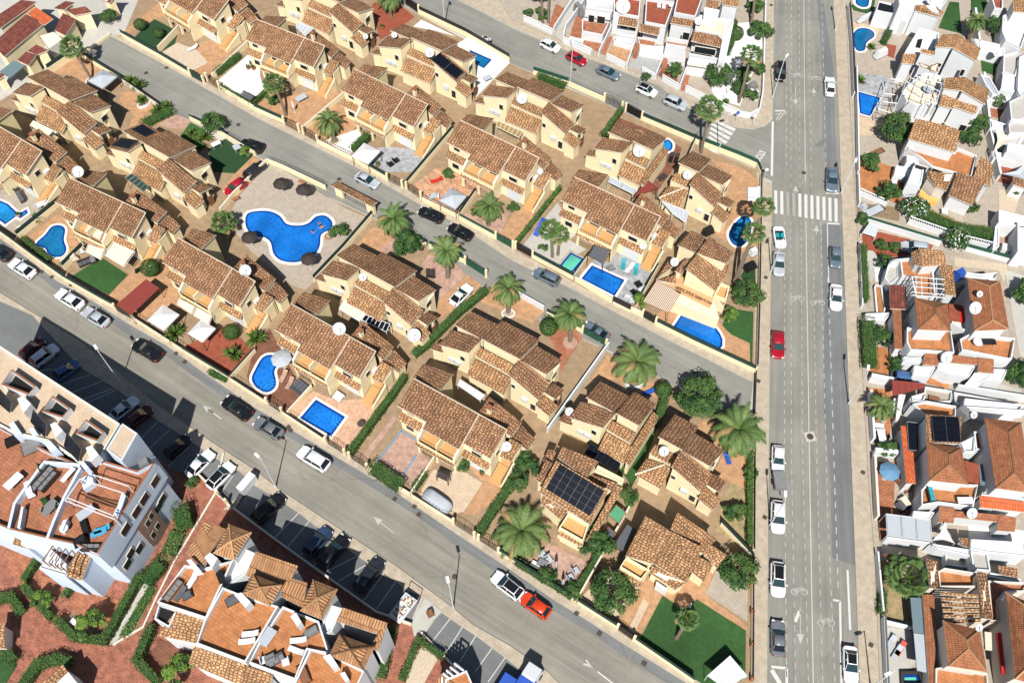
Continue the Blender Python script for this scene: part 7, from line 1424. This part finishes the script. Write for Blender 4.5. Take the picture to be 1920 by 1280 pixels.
for i, (x, y) in enumerate(((556, 722), (561.5, 726.5), (567, 731), (572.5, 735.5))): lounger(('first grey lounger of four, nearest the flowing pool', 'second grey lounger of four, beside the flowing pool', 'third grey lounger of four, beside the flowing pool', 'last grey lounger of four, nearest the rectangular pool')[i], (x, y), -125, 'canvas_grey')
for a in (('pink towelled lounger at the pool edge', (532, 708), 70, 'pave_pink'), ('pink towelled lounger next to the grey row', (544, 721), 70, 'pave_pink'), ('turquoise lounger nearer the rectangular pool', (1168.5, 499), 80, 'turquoise'), ('turquoise lounger nearer the black table', (1192, 509), 80, 'turquoise'), ('white lounger between the two turquoise ones', (1180, 505), 50, 'plastic_white'), ('left brown sunbed on the pink patio', (803, 515), -85, 'rattan'), ('right brown sunbed on the pink patio', (812, 516), -85, 'rattan'), ('left black lounger on the brown patio', (1258, 299), 70, 'black'), ('right black lounger on the brown patio', (1268, 301), 70, 'black'),
  ('topmost of four white loungers on the corner terrace', (1412, 357), 0, 'plastic_white'), ('second of four white loungers on the corner terrace', (1412, 363.5), 0, 'plastic_white'), ('third of four white loungers on the corner terrace', (1412, 370), 0, 'plastic_white'), ('lowest of four white loungers on the corner terrace', (1412, 377), 0, 'plastic_white'), ('bright red curved lounger on the crazy paving', (818, 341), 20, 'red'), ('pale lounger on the orange garden with the swing', (362, 93), 35, 'canvas'), ('left folded lounger by the square bay pool', (38, 432), 30, 'pave_pink'), ('right folded lounger by the square bay pool', (45, 427), 30, 'canvas'), ('grey lounger in the bottom right yard', (1668, 1206), 50, 'canvas_silver'), ('grey lounger beside the orange towel, bottom right yard', (1680, 1224), 50, 'canvas_silver'), ('orange towel spread on a lounger, bottom right', (1686, 1217), 50, 'red'), ('blue folding chair on the terracotta corner patio', (1363, 860), 100, 'blue'), ('blue kayak shaped lounger in the end villa garden', (1216, 737), 20, 'blue')): lounger(*a)
for a in (('upper blue lounger on the roof terrace of the tall flats', (193, 994), 20, 'sky_blue', 11.5), ('lower blue lounger on the roof terrace of the tall flats', (187, 1001), 20, 'sky_blue', 11.5), ('upper cream lounger on the middle orange terrace', (470, 1189), 5, 'canvas', 8.25), ('lower cream lounger on the middle orange terrace', (464, 1203), 5, 'canvas', 8.25), ('white lounger on the first orange terrace', (362, 1089), 65, 'canvas', 8.15), ('upper white lounger on the blue table terrace', (560, 1201), 5, 'plastic_white', 8.15), ('lower white lounger on the blue table terrace', (556, 1220), -20, 'plastic_white', 8.15), ('grey lounger on the first orange terrace', (339, 1115), 60, 'canvas_grey', 8.15)): lounger(*a)
for a in (('white dining table on the left pool terrace', (81, 388), .95, 1.7, 35), ('pale blue table on the orange patio with the closed parasol', (566, 189), 1.1, 1.9, 40, 'canvas_silver'), ('white table on the dark turf', (407, 275), .9, 1.5, 35), ('grey blue side table on the dark turf', (447, 281), 1.2, 1.3, 35, 'canvas_silver'), ('pale blue table on the white pool deck', (914, 152), 1.0, 1.4, 30, 'canvas_silver'), ('dark table among the grey sun chairs', (1017, 1059), 1.0, 1.2, -30, 'cover_grey'), ('white table in the palm yard right of the avenue', (1651, 824), 1.0, 1.9, 90), ('white table in the orange yard by the hedge', (1673, 667), 1.0, 1.3, 85), ('black patio table on the grey stone terrace', (1196, 538), 1.0, 1.0, 30, 'black'), ('dark table on the brown patio', (1241, 338), 1.0, 1.6, 40, 'rattan'), ('white slatted bench at the corner of the lime yard', (147, 1171), .6, 1.6, -30), ('brown bench by the pool house wall', (443, 378), .6, 1.1, 35, 'pot'), ('brown bench below the street wall of the pool deck', (567, 347), .5, 1.2, -33, 'pot'), ('white table below the red baluster wall', (1768, 402), .9, 1.0, 80)): table(*a)
for a in (('pale blue table on an orange roof terrace', (504, 1196), 1.2, 2.0, 60, 'canvas_silver', 8.15), ('grey table with green chairs on the flats terrace', (97, 955), 1.2, 2.0, 55, 'cover_grey', 11.5), ('white table on the far left flats terrace', (30, 906), 1.1, 2.2, 55, 'plastic_white', 11.5), ('pale green table on the flats terrace', (165, 965), 1.1, 2.0, 40, 'canvas_silver', 11.5), ('white sideboard on the flats terrace', (132, 894), .6, 2.0, 60, 'plastic_white', 11.5), ('black table on the orange terrace of the back lane semi', (1850, 646), .9, 1.9, 0, 'black', 3.3), ('pair of white boxes on the orange terrace right', (1806, 942), .9, 1.9, 0, 'plastic_white', 3.3)): table(*a)
for a in (('white round table in the red yard under the balconies', (1181, 75), .9, 'plastic_white', .12), ('white round table on a red roof terrace', (1257, 17), .8, 'plastic_white', 3.65), ('round white table on the flats roof terrace', (124, 994), 1.0, 'plastic_white', 11.5), ('round table beside the black one, back lane terrace', (1830, 646), 1.3, 'plastic_white', 3.3), ('glass round table under the white pergola terrace', (1738, 173), 1.8, 'canvas_silver', 3.4), ('white round table on the orange garden by the round tower', (1674, 348), .7, 'plastic_white', .12), ('metal round grate on the chequered patio', (678, 798), 1.0, 'cast_iron', .12), ('round table on the crazy paving', (814, 372), 1.0, 'canvas_silver', .12), ('round white planter bed by the black hatchback', (1259, 128), 1.0, 'plastic_white', .12), ('round table on the brown patio above the wine red awning', (1232, 322), .9, 'canvas_silver', .12)): rtable(*a)
for a in (('black square chair nearer the grey stone edge', (733, 311), 40, 'black', .12, .9), ('black square chair nearer the gazebo', (743, 304), 40, 'black', .12, .9), ('upper white cushioned chair by the soil bed', (1018, 1044), -60, 'canvas_silver', .12, .9), ('lower white cushioned chair by the soil bed', (1028, 1051), -60, 'canvas_silver', .12, .9), ('grey chair nearest the hedge side', (1079, 1071), 30, 'canvas_silver', .12, .8), ('grey chair nearest the blue parasol', (1069, 1084), 30, 'canvas_silver', .12, .8), ('black chair by the stone terrace table', (1187, 550), 120, 'black', .12, .8), ('white chair by the stone terrace table', (1203, 546), 210, 'plastic_white', .12, .8), ('white chair at the screen of the stone terrace', (1176, 560), 60, 'plastic_white', .12, .8), ('white chair at the corner of the stone terrace', (1184, 566), 90, 'plastic_white', .12, .8),
  ('chair at the white dining table, pool side', (74, 392), 35, 'plastic_white'), ('chair at the white dining table, wall side', (88, 383), 215, 'plastic_white'), ('chair on the crazy paving by the round table, street side', (808, 374), 0, 'plastic_white'), ('chair on the crazy paving by the round table, house side', (820, 371), 180, 'plastic_white'), ('white garden chair in the palm yard', (1652, 785), 60, 'plastic_white', .12, 1.2), ('white garden chair beside the other in the palm yard', (1647, 803), 80, 'plastic_white', .12, 1.2), ('dark chair at the white table in the palm yard, left', (1643, 826), 0, 'black'), ('dark chair at the white table in the palm yard, right', (1659, 822), 180, 'black'), ('chair in the orange garden by the round tower', (1690, 358), 30, 'rattan'), ('second chair in the orange garden by the round tower', (1700, 360), 100, 'rattan'), ('third chair in the orange garden by the round tower', (1687, 347), 0, 'rattan')): chair(*a)
for a in (('green chair left of the grey table on the flats terrace', (90, 960), 0, 'turf', 11.5), ('green chair right of the grey table on the flats terrace', (106, 951), 180, 'turf', 11.5), ('green chair at the top of the grey table on the flats terrace', (87, 944), 300, 'turf', 11.5), ('green barrow like seat on the flats terrace', (87, 876), 30, 'turf', 11.5, 1.2), ('white armchair on the blue table terrace', (497, 1238), 20, 'plastic_white', 8.15, .8), ('white armchair at the other side of the blue table terrace', (537, 1242), 200, 'plastic_white', 8.15, .8), ('white chair on a red roof terrace at the top, left', (1235, 16), -90, 'plastic_white', 3.65), ('white chair on a red roof terrace at the top, right', (1244, 18), -90, 'plastic_white', 3.65), ('white chair on the beige roof terrace', (1322, 35), 200, 'plastic_white', 4.65)): chair(*a)
for a in (('dark rattan sofa beside the left pool', (40, 371), 2.4, -145), ('dark rattan sofa facing the other by the left pool', (28, 350), 2.2, 35), ('rattan sofa at the corner of the small turf square', (160, 495), 1.8, -60), ('rattan sofa along the wall of the small turf square', (175, 487), 1.6, -150, 'rattan', 'cover_grey'), ('white cushioned sofa in the soil bed corner', (1011, 1064), 2.2, 60, 'cover_grey', 'canvas')): sofa(*a)
for a in (('long grey sofa on the flats roof terrace', (80, 900), 3.4, -30, 'rattan', 'cover_grey', 11.5), ('shorter grey sofa on the flats roof terrace', (93, 905), 2.6, 150, 'rattan', 'cover_grey', 11.5), ('grey sofa at the edge of the flats roof terrace', (172, 1028), 2.0, 90, 'rattan', 'cover_grey', 11.5), ('slatted bench on the first orange terrace', (326, 1108), 2.6, -30, 'wood', 'cover_grey', 8.15), ('grey sofa on the blue table terrace', (519, 1238), 1.8, -60, 'canvas_grey', 'cover_grey', 8.15), ('dark sofa with turquoise towels on the orange terrace', (1743, 928), 1.8, 0, 'rattan', 'turquoise', 3.3)): sofa(*a)
# flower bed rings, pots, utility boxes, covers in the road
def ring(label, xy, rx, ry, rz, m='plastic_white', h=.4, fill='soil'):
    o = empty('flower_bed', P(*xy, .12), label, 'flower bed', None, R(rz)); pts = [Vector((rx * math.cos(t * .3142), ry * math.sin(t * .3142), 0)) for t in range(20)]; mb = MB(); ribbon(mb, pts, h, .22, m, 0, None, True); mb.build('rim', o); MB().prism([v for v in pts], [v + Vector((0, 0, h * .6)) for v in pts], fill).build('soil', o)
ring('white oval flower bed on the orange patio', (271, 197), 1.1, .6, 35, h=.4); ring('white ring round the foot of the leaning upper left palm', (172, 155), .8, .8, 0); ring('white round planter under the biggest bushy palm', (1188, 717), 1.3, 1.0, 0, h=.6); ring('pale ring round the palm foot in the white gravel circle', (628, 265), .8, .8, 0, 'trim', .25); ring('square tiled palm bed on the terracotta drive', (1069, 643), .9, .9, 0, 'pave_pink', .15, 'pave_pink'); ring('pale ring round the fat palm behind the white fence', (953, 588), .9, .7, 0, 'trim', .15, 'stone'); ring('brick ring round the corner pool plant', (617, 443), .55, .55, 0, 'pot', .12, 'pave_white')
for l, xy, m in (('terracotta urn by the red gravel garden', (717, 55), 'pot'), ('pot beside the chequered red lean-to', (1632, 745), 'plastic_white'), ('white round planter top in the brown yard', (1258, 127), 'plastic_white'), ('flower pot on the gravel yard, left', (466, 130), 'pot'), ('flower pot on the gravel yard, right', (476, 131), 'pot'), ('flower pot on the gravel yard, behind', (473, 123), 'pot'), ('planter by the fat hedge gazebo', (709, 312), 'pot'), ('dark pot on the cream villa terrace', (904, 889), 'pot'), ('white pot at the left pool corner', (36, 406), 'stone')):
    o = empty('plant_pot', P(*xy, .12), l, 'pot'); MB().lathe((0, 0, 0), [(.22, 0), (.32, .35), (.36, .5), (.3, .5)], m, 12).build('pot', o); c = MB(); [leafq(c, Vector((rng.uniform(-.3, .3), rng.uniform(-.3, .3), .6 + rng.uniform(0, .4))), rdir(), .15, 'leaf') for _ in range(40)]; c.build('plant', o)
def cabinet(label, xy, d, rz, m='plastic_white'):
    o = empty('utility_cabinet', P(*xy, .12), label, 'cabinet', None, rz); MB().box((0, 0, d[2] / 2), d, m).build('body', o); MB().box((0, -d[1] / 2 - .02, d[2] * .5), (d[0] * .8, .03, d[2] * .8), 'canvas_silver').build('door', o)
cabinet('white double meter cabinet built at the terracotta yard wall', (1080, 88), (2.6, .6, 1.7), ANG + .2); cabinet('white sloping bin shelter beside the black SUV', (466, 911), (1.0, 2.6, 1.6), ANG)
GI = 'iron covers set flush in streets and pavements'; proto = None
for i, (x, y) in enumerate(((274, 137), (447, 234), (636, 336), (837, 446), (1047, 563), (1305, 700), (1077, 131), (1507, 324), (78, 509), (97, 519), (133, 534), (330, 662), (346, 678), (566, 841), (541, 800), (545, 806), (740, 935), (777, 949), (785, 964), (1081, 1149), (1124, 1187), (1208, 1243), (853, 1080), (805, 1152), (1422, 714), (1436, 520), (1633, 1208), (1618, 885), (1446, 10), (1434, 1229 - 260), (312, 127))):
    rd = i < 8 or i == 22
    tag((MB().lathe((0, 0, 0), [(.36, 0), (.36, .012)], 'cast_iron', 14) if rd else MB().box((0, 0, .004), (.55, .55, .012), 'cast_iron', ANG)).build('iron_cover'), 'small rusty iron cover set flush in the street or pavement', 'iron cover', GI); bpy.context.scene.collection.objects[-1].location = P(x, y, .02 if rd else .128) + Vector((0, 0, .0))
o = MB().box((0, 0, .006), (1.4, 1.4, .012), 'concrete', R(8)).lathe((0, 0, .012), [(.45, 0), (.45, .012)], 'cast_iron', 16).build('iron_cover'); tag(o, 'round iron cover in a pale square collar on the avenue', 'iron cover'); o.location = P(1519, 818, .012)
def sign(label, base, rz, m='blue', h=2.2):
    o = empty('traffic_sign', P(*base, .12), label, 'traffic sign'); MB().bar((0, 0, 0), (0, 0, h), .035, 'galv', 6).build('post', o); MB().lathe((0, 0, h), [(.3, -.02), (.3, .02)], m, 8, Matrix.Rotation(R(80), 3, 'X')).build('sign_plate', o)
sign('small traffic sign nearest the curved white corner wall', (1411, 236), 0, 'plastic_white'); sign('traffic sign beside the crossing on the curved pavement', (1379, 230), 0); sign('traffic sign at the green screen corner of the avenue', (1432, 336), 0, 'plastic_white')
# pool house gate with its own little tiled roof, pool ladder, slide
o = empty('entrance_lodge', P(670, 395, .1), 'small tiled entrance roof in the wall of the communal pool', 'lodge', None, ANG); W_ = MB(); W_.box((-3.0, 0, 1.1), (1.4, .5, 2.2), 'cream').box((3.0, 0, 1.1), (1.4, .5, 2.2), 'cream').box((0, 0, 2.1), (4.8, .5, .4), 'cream').build('wall', o)
roof(o, [(-3.9, .7, 2.3), (3.9, .7, 2.3), (3.9, -.7, 2.7), (-3.9, -.7, 2.7)], 'tile_pale'); g_ = MB()
for i in range(12): g_.bar((-2.2 + i * .4, 0, .1), (-2.2 + i * .4, 0, 1.8), .025, 'iron', 4)
g_.build('gate', o); o.location = P(668, 383, .1)
o = empty('water_slide', P(1011, 433, .1), 'bright blue plastic slide on the concrete garden', 'slide', None, R(60)); MB().prism([(-1.2, -.4, .1), (1.2, -.4, .1), (1.2, .4, .1), (-1.2, .4, .1)], [(-1.2, -.4, .3), (1.0, -.35, 1.4), (1.0, .35, 1.4), (-1.2, .4, .3)], 'blue').build('chute', o); MB().box((1.3, 0, .7), (.5, .8, 1.4), 'blue').build('ladder', o)
def swimmer(label, xy, rz, pts, edges, radii, trunkc='black'):
    o = empty('person', P(*xy, .0), label, 'person', None, R(rz)); me = bpy.data.meshes.new('body'); me.from_pydata(pts, edges, []); b = bpy.data.objects.new('body', me); C.objects.link(b); b.parent = o
    sk = b.modifiers.new('skin', 'SKIN')
    for v, r in zip(me.skin_vertices[0].data, radii): v.radius = (r, r)
    me.skin_vertices[0].data[0].use_root = True; b.modifiers.new('sub', 'SUBSURF').levels = 1; b.modifiers['sub'].render_levels = 2; me.materials.append(MATS['skin']); return o
mat('skin', (.42, .22, .14), .5, .05, 3); mat('hair', (.03, .018, .012), .7, .1, 5)
#  pelvis, chest, neck, head, L shoulder/elbow/hand, R ..., L knee/foot, R knee/foot
E_ = [(0, 1), (1, 2), (2, 3), (3, 4), (2, 5), (5, 6), (6, 7), (2, 8), (8, 9), (9, 10), (0, 11), (11, 12), (0, 13), (13, 14)]; RD = [.14, .13, .15, .06, .105, .065, .048, .035, .065, .048, .035, .085, .05, .085, .05]
o = swimmer('swimmer in dark trunks floating on the back in the round bathing bay', (602, 424), -60, [(0, 0, .17), (.22, 0, .19), (.45, 0, .2), (.62, 0, .23), (.8, 0, .25), (.5, .22, .2), (.35, .45, .19), (.15, .6, .19), (.5, -.22, .2), (.35, -.45, .19), (.15, -.6, .19), (-.45, .12, .15), (-.88, .16, .12), (-.45, -.14, .15), (-.88, -.2, .12)], E_, RD); MB().lathe((-.03, 0, .18), [(.17, -.16), (.19, 0), (.17, .14)], 'black', 12, Matrix.Rotation(math.pi / 2, 3, 'Y')).build('trunks', o); MB().lathe((.85, 0, .26), [(.02, -.12), (.1, -.08), (.115, 0), (.07, .07), (.01, .1)], 'hair', 12, Matrix.Rotation(math.pi / 2, 3, 'Y')).build('hair', o)
o = swimmer('swimmer standing chest deep beside the round bathing bay', (588, 437), 100, [(0, 0, -.75), (0, 0, -.3), (0, 0, .22), (.02, 0, .42), (.03, 0, .58), (0, .2, .2), (.18, .38, .14), (.4, .36, .15), (0, -.2, .2), (.18, -.38, .14), (.4, -.36, .15), (.02, .12, -1.1), (0, .12, -1.5), (.02, -.12, -1.1), (0, -.12, -1.5)], E_, RD); MB().lathe((.0, 0, .6), [(.11, -.08), (.125, .02), (.09, .1), (.01, .14)], 'hair', 12).build('hair', o)
# ---------------------------------------------------------------- more of the packed white houses at the right edge
at(1590, 0, 5.818)
h = House('white house with two arched doorways at the top right corner', group=GW)
h.rf('1800,-30,6.4 1960,-30,6.4 1960,140,5.4 1800,130,5.4').block('1690,170 1790,130 1960,150 1960,330 1890,530 1720,440 1680,340', 3.0, 'white', .5).block('1560,-40 1700,-40 1690,100 1600,90', 2.8, 'terracotta_red', .6).win((1790, 230), (1850, 240), .2, 2.2, name='arched_door').win((1700, 400), (1770, 410), .2, 2.2, name='arched_door').fin()
h = House('low white house with grey flat roofs beside the far right turf', group=GW)
h.block('1700,600 1850,560 1900,600 1830,830 1690,780', 2.8, 'concrete', .4).block('1370,420 1730,500 1700,600 1650,620 1440,560', 1.6, 'white', .2).block('1440,800 1540,830 1660,1030 1580,1030 1500,920', 2.2, 'canvas_silver', .3).block('1690,800 1870,830 1840,1000 1670,960', 2.8, 'white', .3).fin()
h = House('long white house cut by the right edge below the grey roofs', group=GW)
h.block('1870,620 1960,560 1960,1000 1880,1060 1850,990', 3.4, 'white', .4).block('1520,1010 1860,1010 1790,1130 1510,1080', 1.5, 'white', .3).block('1760,1110 1960,1000 1960,1320 1780,1300', 3.2, 'concrete', .5).fin()
at(1590, 200, 5.818)
h = House('white house with a parapet roof beside the beige shade sail', group=GW)
h.block('1540,130 1760,200 1745,305 1550,230', 1.8, 'white', .3).block('1740,400 1960,420 1960,560 1730,480', 2.6, 'white', .5).block('1750,190 1960,90 1960,290 1760,290', 3.0, 'concrete', .4).fin()
h = House('white house with a low tiled front by the cactus yard at the right edge', group=GW)
h.block('1640,1120 1960,1200 1960,1330 1640,1260', 2.6, 'white', .4).rf('1800,760,3.2 1960,800,3.2 1960,900,2.8 1800,850,2.8', 'tile').block('1570,480 1960,570 1960,630 1590,560', 1.4, 'white', .2).fin()
at(1590, 400, 5.818)
h = House('white house with a brick coloured yard at the right edge above the lane', group=GW)
h.block('1850,90 1960,110 1960,440 1850,420', 3.0, 'white', .4).block('1620,30 1660,20 1650,360 1600,400 1580,380', 1.8, 'white', .2).boxq('1690,320 1740,330 1735,400 1680,390', .1, 1.4, 'plastic_white', 'stair_block').boxq('1770,350 1830,370 1820,420 1760,400', .1, 1.4, 'plastic_white', 'stair_block').fin()
h = House('low curved white porch beside the long clipped hedge', group=GW)
h.block('285,800 300,770 370,785 410,1040 400,1085 310,1085', .5, 'terracotta_orange', .3).block('400,700 455,500 545,520 560,700 460,780', 2.2, 'concrete', .3).block('190,1090 470,1080 410,1165 200,1160', 1.5, 'white', .2).fin()
at(1590, 600, 5.818)
h = House('white stepped entrance blocks in front of the hipped semis', group=GW)
h.block('720,495 960,510 900,615 705,600', 2.3, 'white', .15).block('985,460 1395,500 1330,610 1110,590 975,530', 2.5, 'white', .15).block('1380,570 1590,590 1450,690 1290,680', 2.3, 'white', .15).block('1590,530 1750,530 1690,660 1510,640', 2.2, 'white', .15).win((1220, 520), (1310, 530), 1.2, 2.2).fin()
h = House('white walled back yards with brown covers, above the solar roof', group=GW)
h.block('840,720 1140,770 1130,890 880,900 820,860', 1.6, 'pave_white', .5).block('1150,780 1960,930 1960,990 1640,1000 1160,910', 1.6, 'concrete', .5).boxq('885,815 1000,840 1010,900 880,890', .2, 2.0, 'wood', 'yard_cover').boxq('1440,885 1620,915 1640,985 1450,960', .2, 2.2, 'wood', 'yard_cover').boxq('1300,850 1470,870 1440,950 1290,940', .2, 2.2, 'canvas_grey', 'yard_cover').block('690,830 860,780 830,890 700,880', 3.0, 'white', .5).fin()
h = House('white stair wall curving beside the palm yard', group=GW)
h.block('555,800 630,810 560,1070 540,1100 520,1080', 1.9, 'pinkwhite', .05).block('500,850 550,830 520,1060 490,1000', 1.2, 'concrete', .05).fin()
at(1590, 1010, 3.318)
h = House('white rear buildings with a brown tiled patch near the bottom right', group=GW)
h.block('760,70 870,85 890,200 780,190', 2.6, 'concrete', .4).block('870,230 1075,275 1085,250 880,205', 1.6, 'white', .2).rf('935,165,2.6 1050,180,2.6 1058,240,2.2 945,220,2.2', 'tile').block('600,60 745,80 750,180 610,160', .9, 'concrete', .6).fin()
at(1200, 0, 4.479)
h = House('white stepped garden wall blocks of the corner plot at the top', group=GT)
h.block('840,740 880,730 870,800 830,790', .8, 'white', .05).block('930,740 1000,760 990,830 930,800', .7, 'white', .05).block('700,790 800,760 810,800 710,820', .5, 'white', .05).block('800,520 900,500 910,570 820,590', .9, 'concrete', .1).fin()
at(1030, 0, 4.979)
h = House('white stepped yard fronts between the terraced houses', group=GT)
h.block('590,350 640,335 800,375 775,440 600,390', .7, 'pave_orange', .3).block('820,345 1000,365 990,440 840,420', .4, 'terracotta', .3).boxq('790,400 845,410 820,520 780,510', .1, .9, 'terracotta', 'stair').boxq('500,270 545,280 520,330 480,325', .1, 1.2, 'pot', 'stair').boxq('1060,540 1110,550 1090,640 1045,635', .1, .9, 'terracotta', 'stair').fin()
at()

# clutter on roof terraces and in yards
def heap(label, xy, d, z, m='cover_grey', cat='cover', name='covered_furniture', rz=.5):
    o = empty(name, P(*xy, z), label, cat, None, rz); mb = MB(); mb.prism([(-d[0] / 2, -d[1] / 2, 0), (d[0] / 2, -d[1] / 2, 0), (d[0] / 2, d[1] / 2, 0), (-d[0] / 2, d[1] / 2, 0)], [(-d[0] * .4, -d[1] * .36, d[2]), (d[0] * .36, -d[1] * .4, d[2] * .9), (d[0] * .4, d[1] * .36, d[2]), (-d[0] * .36, d[1] * .4, d[2] * .85)], m); mb.build('cover', o); MB().box((0, 0, .03), (d[0] * 1.05, d[1] * 1.05, .06), 'black').build('base', o)
for a in (('grey covered heap on the far left flats terrace', (63, 837), (2.6, 1.5, 1.0), 11.5), ('black bags in the corner of the far left flats terrace', (24, 829), (1.6, 1.0, .9), 11.5, 'black'), ('black barbecue at the parapet of the flats terrace', (153, 1016), (1.6, .9, 1.0), 11.5, 'black'), ('dark covered barbecue in the stair corner of the flats', (272, 870), (1.4, 1.0, 1.0), 11.5, 'cover_grey'), ('white storage bench on the flats terrace', (57, 918), (.9, 2.2, .8), 11.5, 'plastic_white'), ('black weights bench on the flats terrace', (160, 989), (.8, 2.0, .5), 11.5, 'black'),
  ('dark chest on the first orange terrace', (352, 1116), (1.2, .8, .6), 8.2, 'canvas_grey'), ('black chairs pile by the first terrace wall', (417, 1085), (.9, 1.8, .9), 8.2, 'black'), ('dark cushion box on the middle terrace', (437, 1125), (1.6, 1.0, .6), 8.2, 'canvas_grey'), ('covered table on the blue table terrace', (508, 1236), (1.4, 1.1, .7), 8.2, 'cover_grey'), ('dark cabinet at the end flat terrace wall', (585, 1185), (1.8, .8, .9), 8.1, 'cover_grey'), ('brown chest of the end flat terrace', (570, 1262), (1.0, 2.2, .6), 8.1, 'wood'),
  ('dark planted box by the skip side drive', (807, 1150), (.8, .8, .8), .1, 'wood'), ('black bin box on the dark turf by the corner', (1406, 502), (2.0, 1.1, .9), .13, 'black'), ('white pool filter box by the oval pool', (1411, 476), (1.2, 1.0, 1.2), .13, 'plastic_white'), ('black water tank in the corner villa court', (1327, 437), (1.8, 1.0, 1.2), .13, 'black'), ('grey cushion box beside the turquoise loungers', (1145, 503), (1.2, .9, .5), .13, 'cover_grey'), ('cream wood store by the turf square', (131, 489), (2.8, .9, 1.2), .13, 'canvas_cream'), ('white box beside the kidney pool terrace', (150, 472), (1.5, 1.0, .8), .13, 'plastic_white'),
  ('blue tarpaulin draped between the right semis', (1795, 520), (1.5, 1.2, 1.6), 3.2, 'blue'), ('dark covered boiler between the right semis', (1801, 555), (1.4, 2.0, 1.6), .2, 'cover_grey'), ('grey boiler box on the solar terrace', (1803, 778), (1.2, 1.9, 1.4), 3.2, 'cover_grey'), ('dark sofa covers at the parasol terrace', (1693, 947), (1.8, 1.4, .8), .13, 'canvas_grey'), ('cream cushion pile at the parasol terrace', (1694, 943), (1.0, 1.6, .9), .13, 'canvas_cream'), ('row of dark pots by the parasol terrace wall', (1688, 905), (.9, 2.8, .9), .13, 'wood'), ('white filter shed of the light blue kidney pool', (1650, 105), (2.6, 1.0, 1.4), .13, 'plastic_white'), ('white gate box above the kidney pool', (1622, 37), (3.6, .7, 1.1), .13, 'plastic_white'), ('dark bench in the white bed beside the big dark tree', (1642, 287), (3.0, 1.0, .3), .13, 'wood'), ('pale blue cover in the dry strip by the avenue', (1638, 395), (3.4, 1.4, .2), .13, 'canvas_silver'), ('white wheelie boxes in the dry strip by the avenue', (1617, 391), (1.0, 1.0, .9), .13, 'canvas_silver'), ('grey awning box in the navy sail garden', (1410, 163), (1.8, 1.2, .8), .13, 'cover_grey'), ('grey meter box at the alley yard', (1085, 25), (.9, 2.6, 1.8), .13, 'cover_grey')):
    heap(*a)
at(0, 860, 3.733, 3.3)
h = empty('roof_pergola', P(170, 940, 11.4), 'white tubular pergola across the flats roof terrace', 'pergola'); mb = MB()
for t in ('560,140 870,240', '455,290 800,420', '650,110 900,190', '470,270 780,390', '560,140 455,290', '870,240 790,400'):
    a, b = qs(t, 10.6); mb.bar(a - h.location, b - h.location, .07, 'plastic_white', 5)
    for v in (a, b): mb.bar((v.x - h.location.x, v.y - h.location.y, 0), v - h.location, .06, 'plastic_white', 5)
mb.build('frame', h); at()
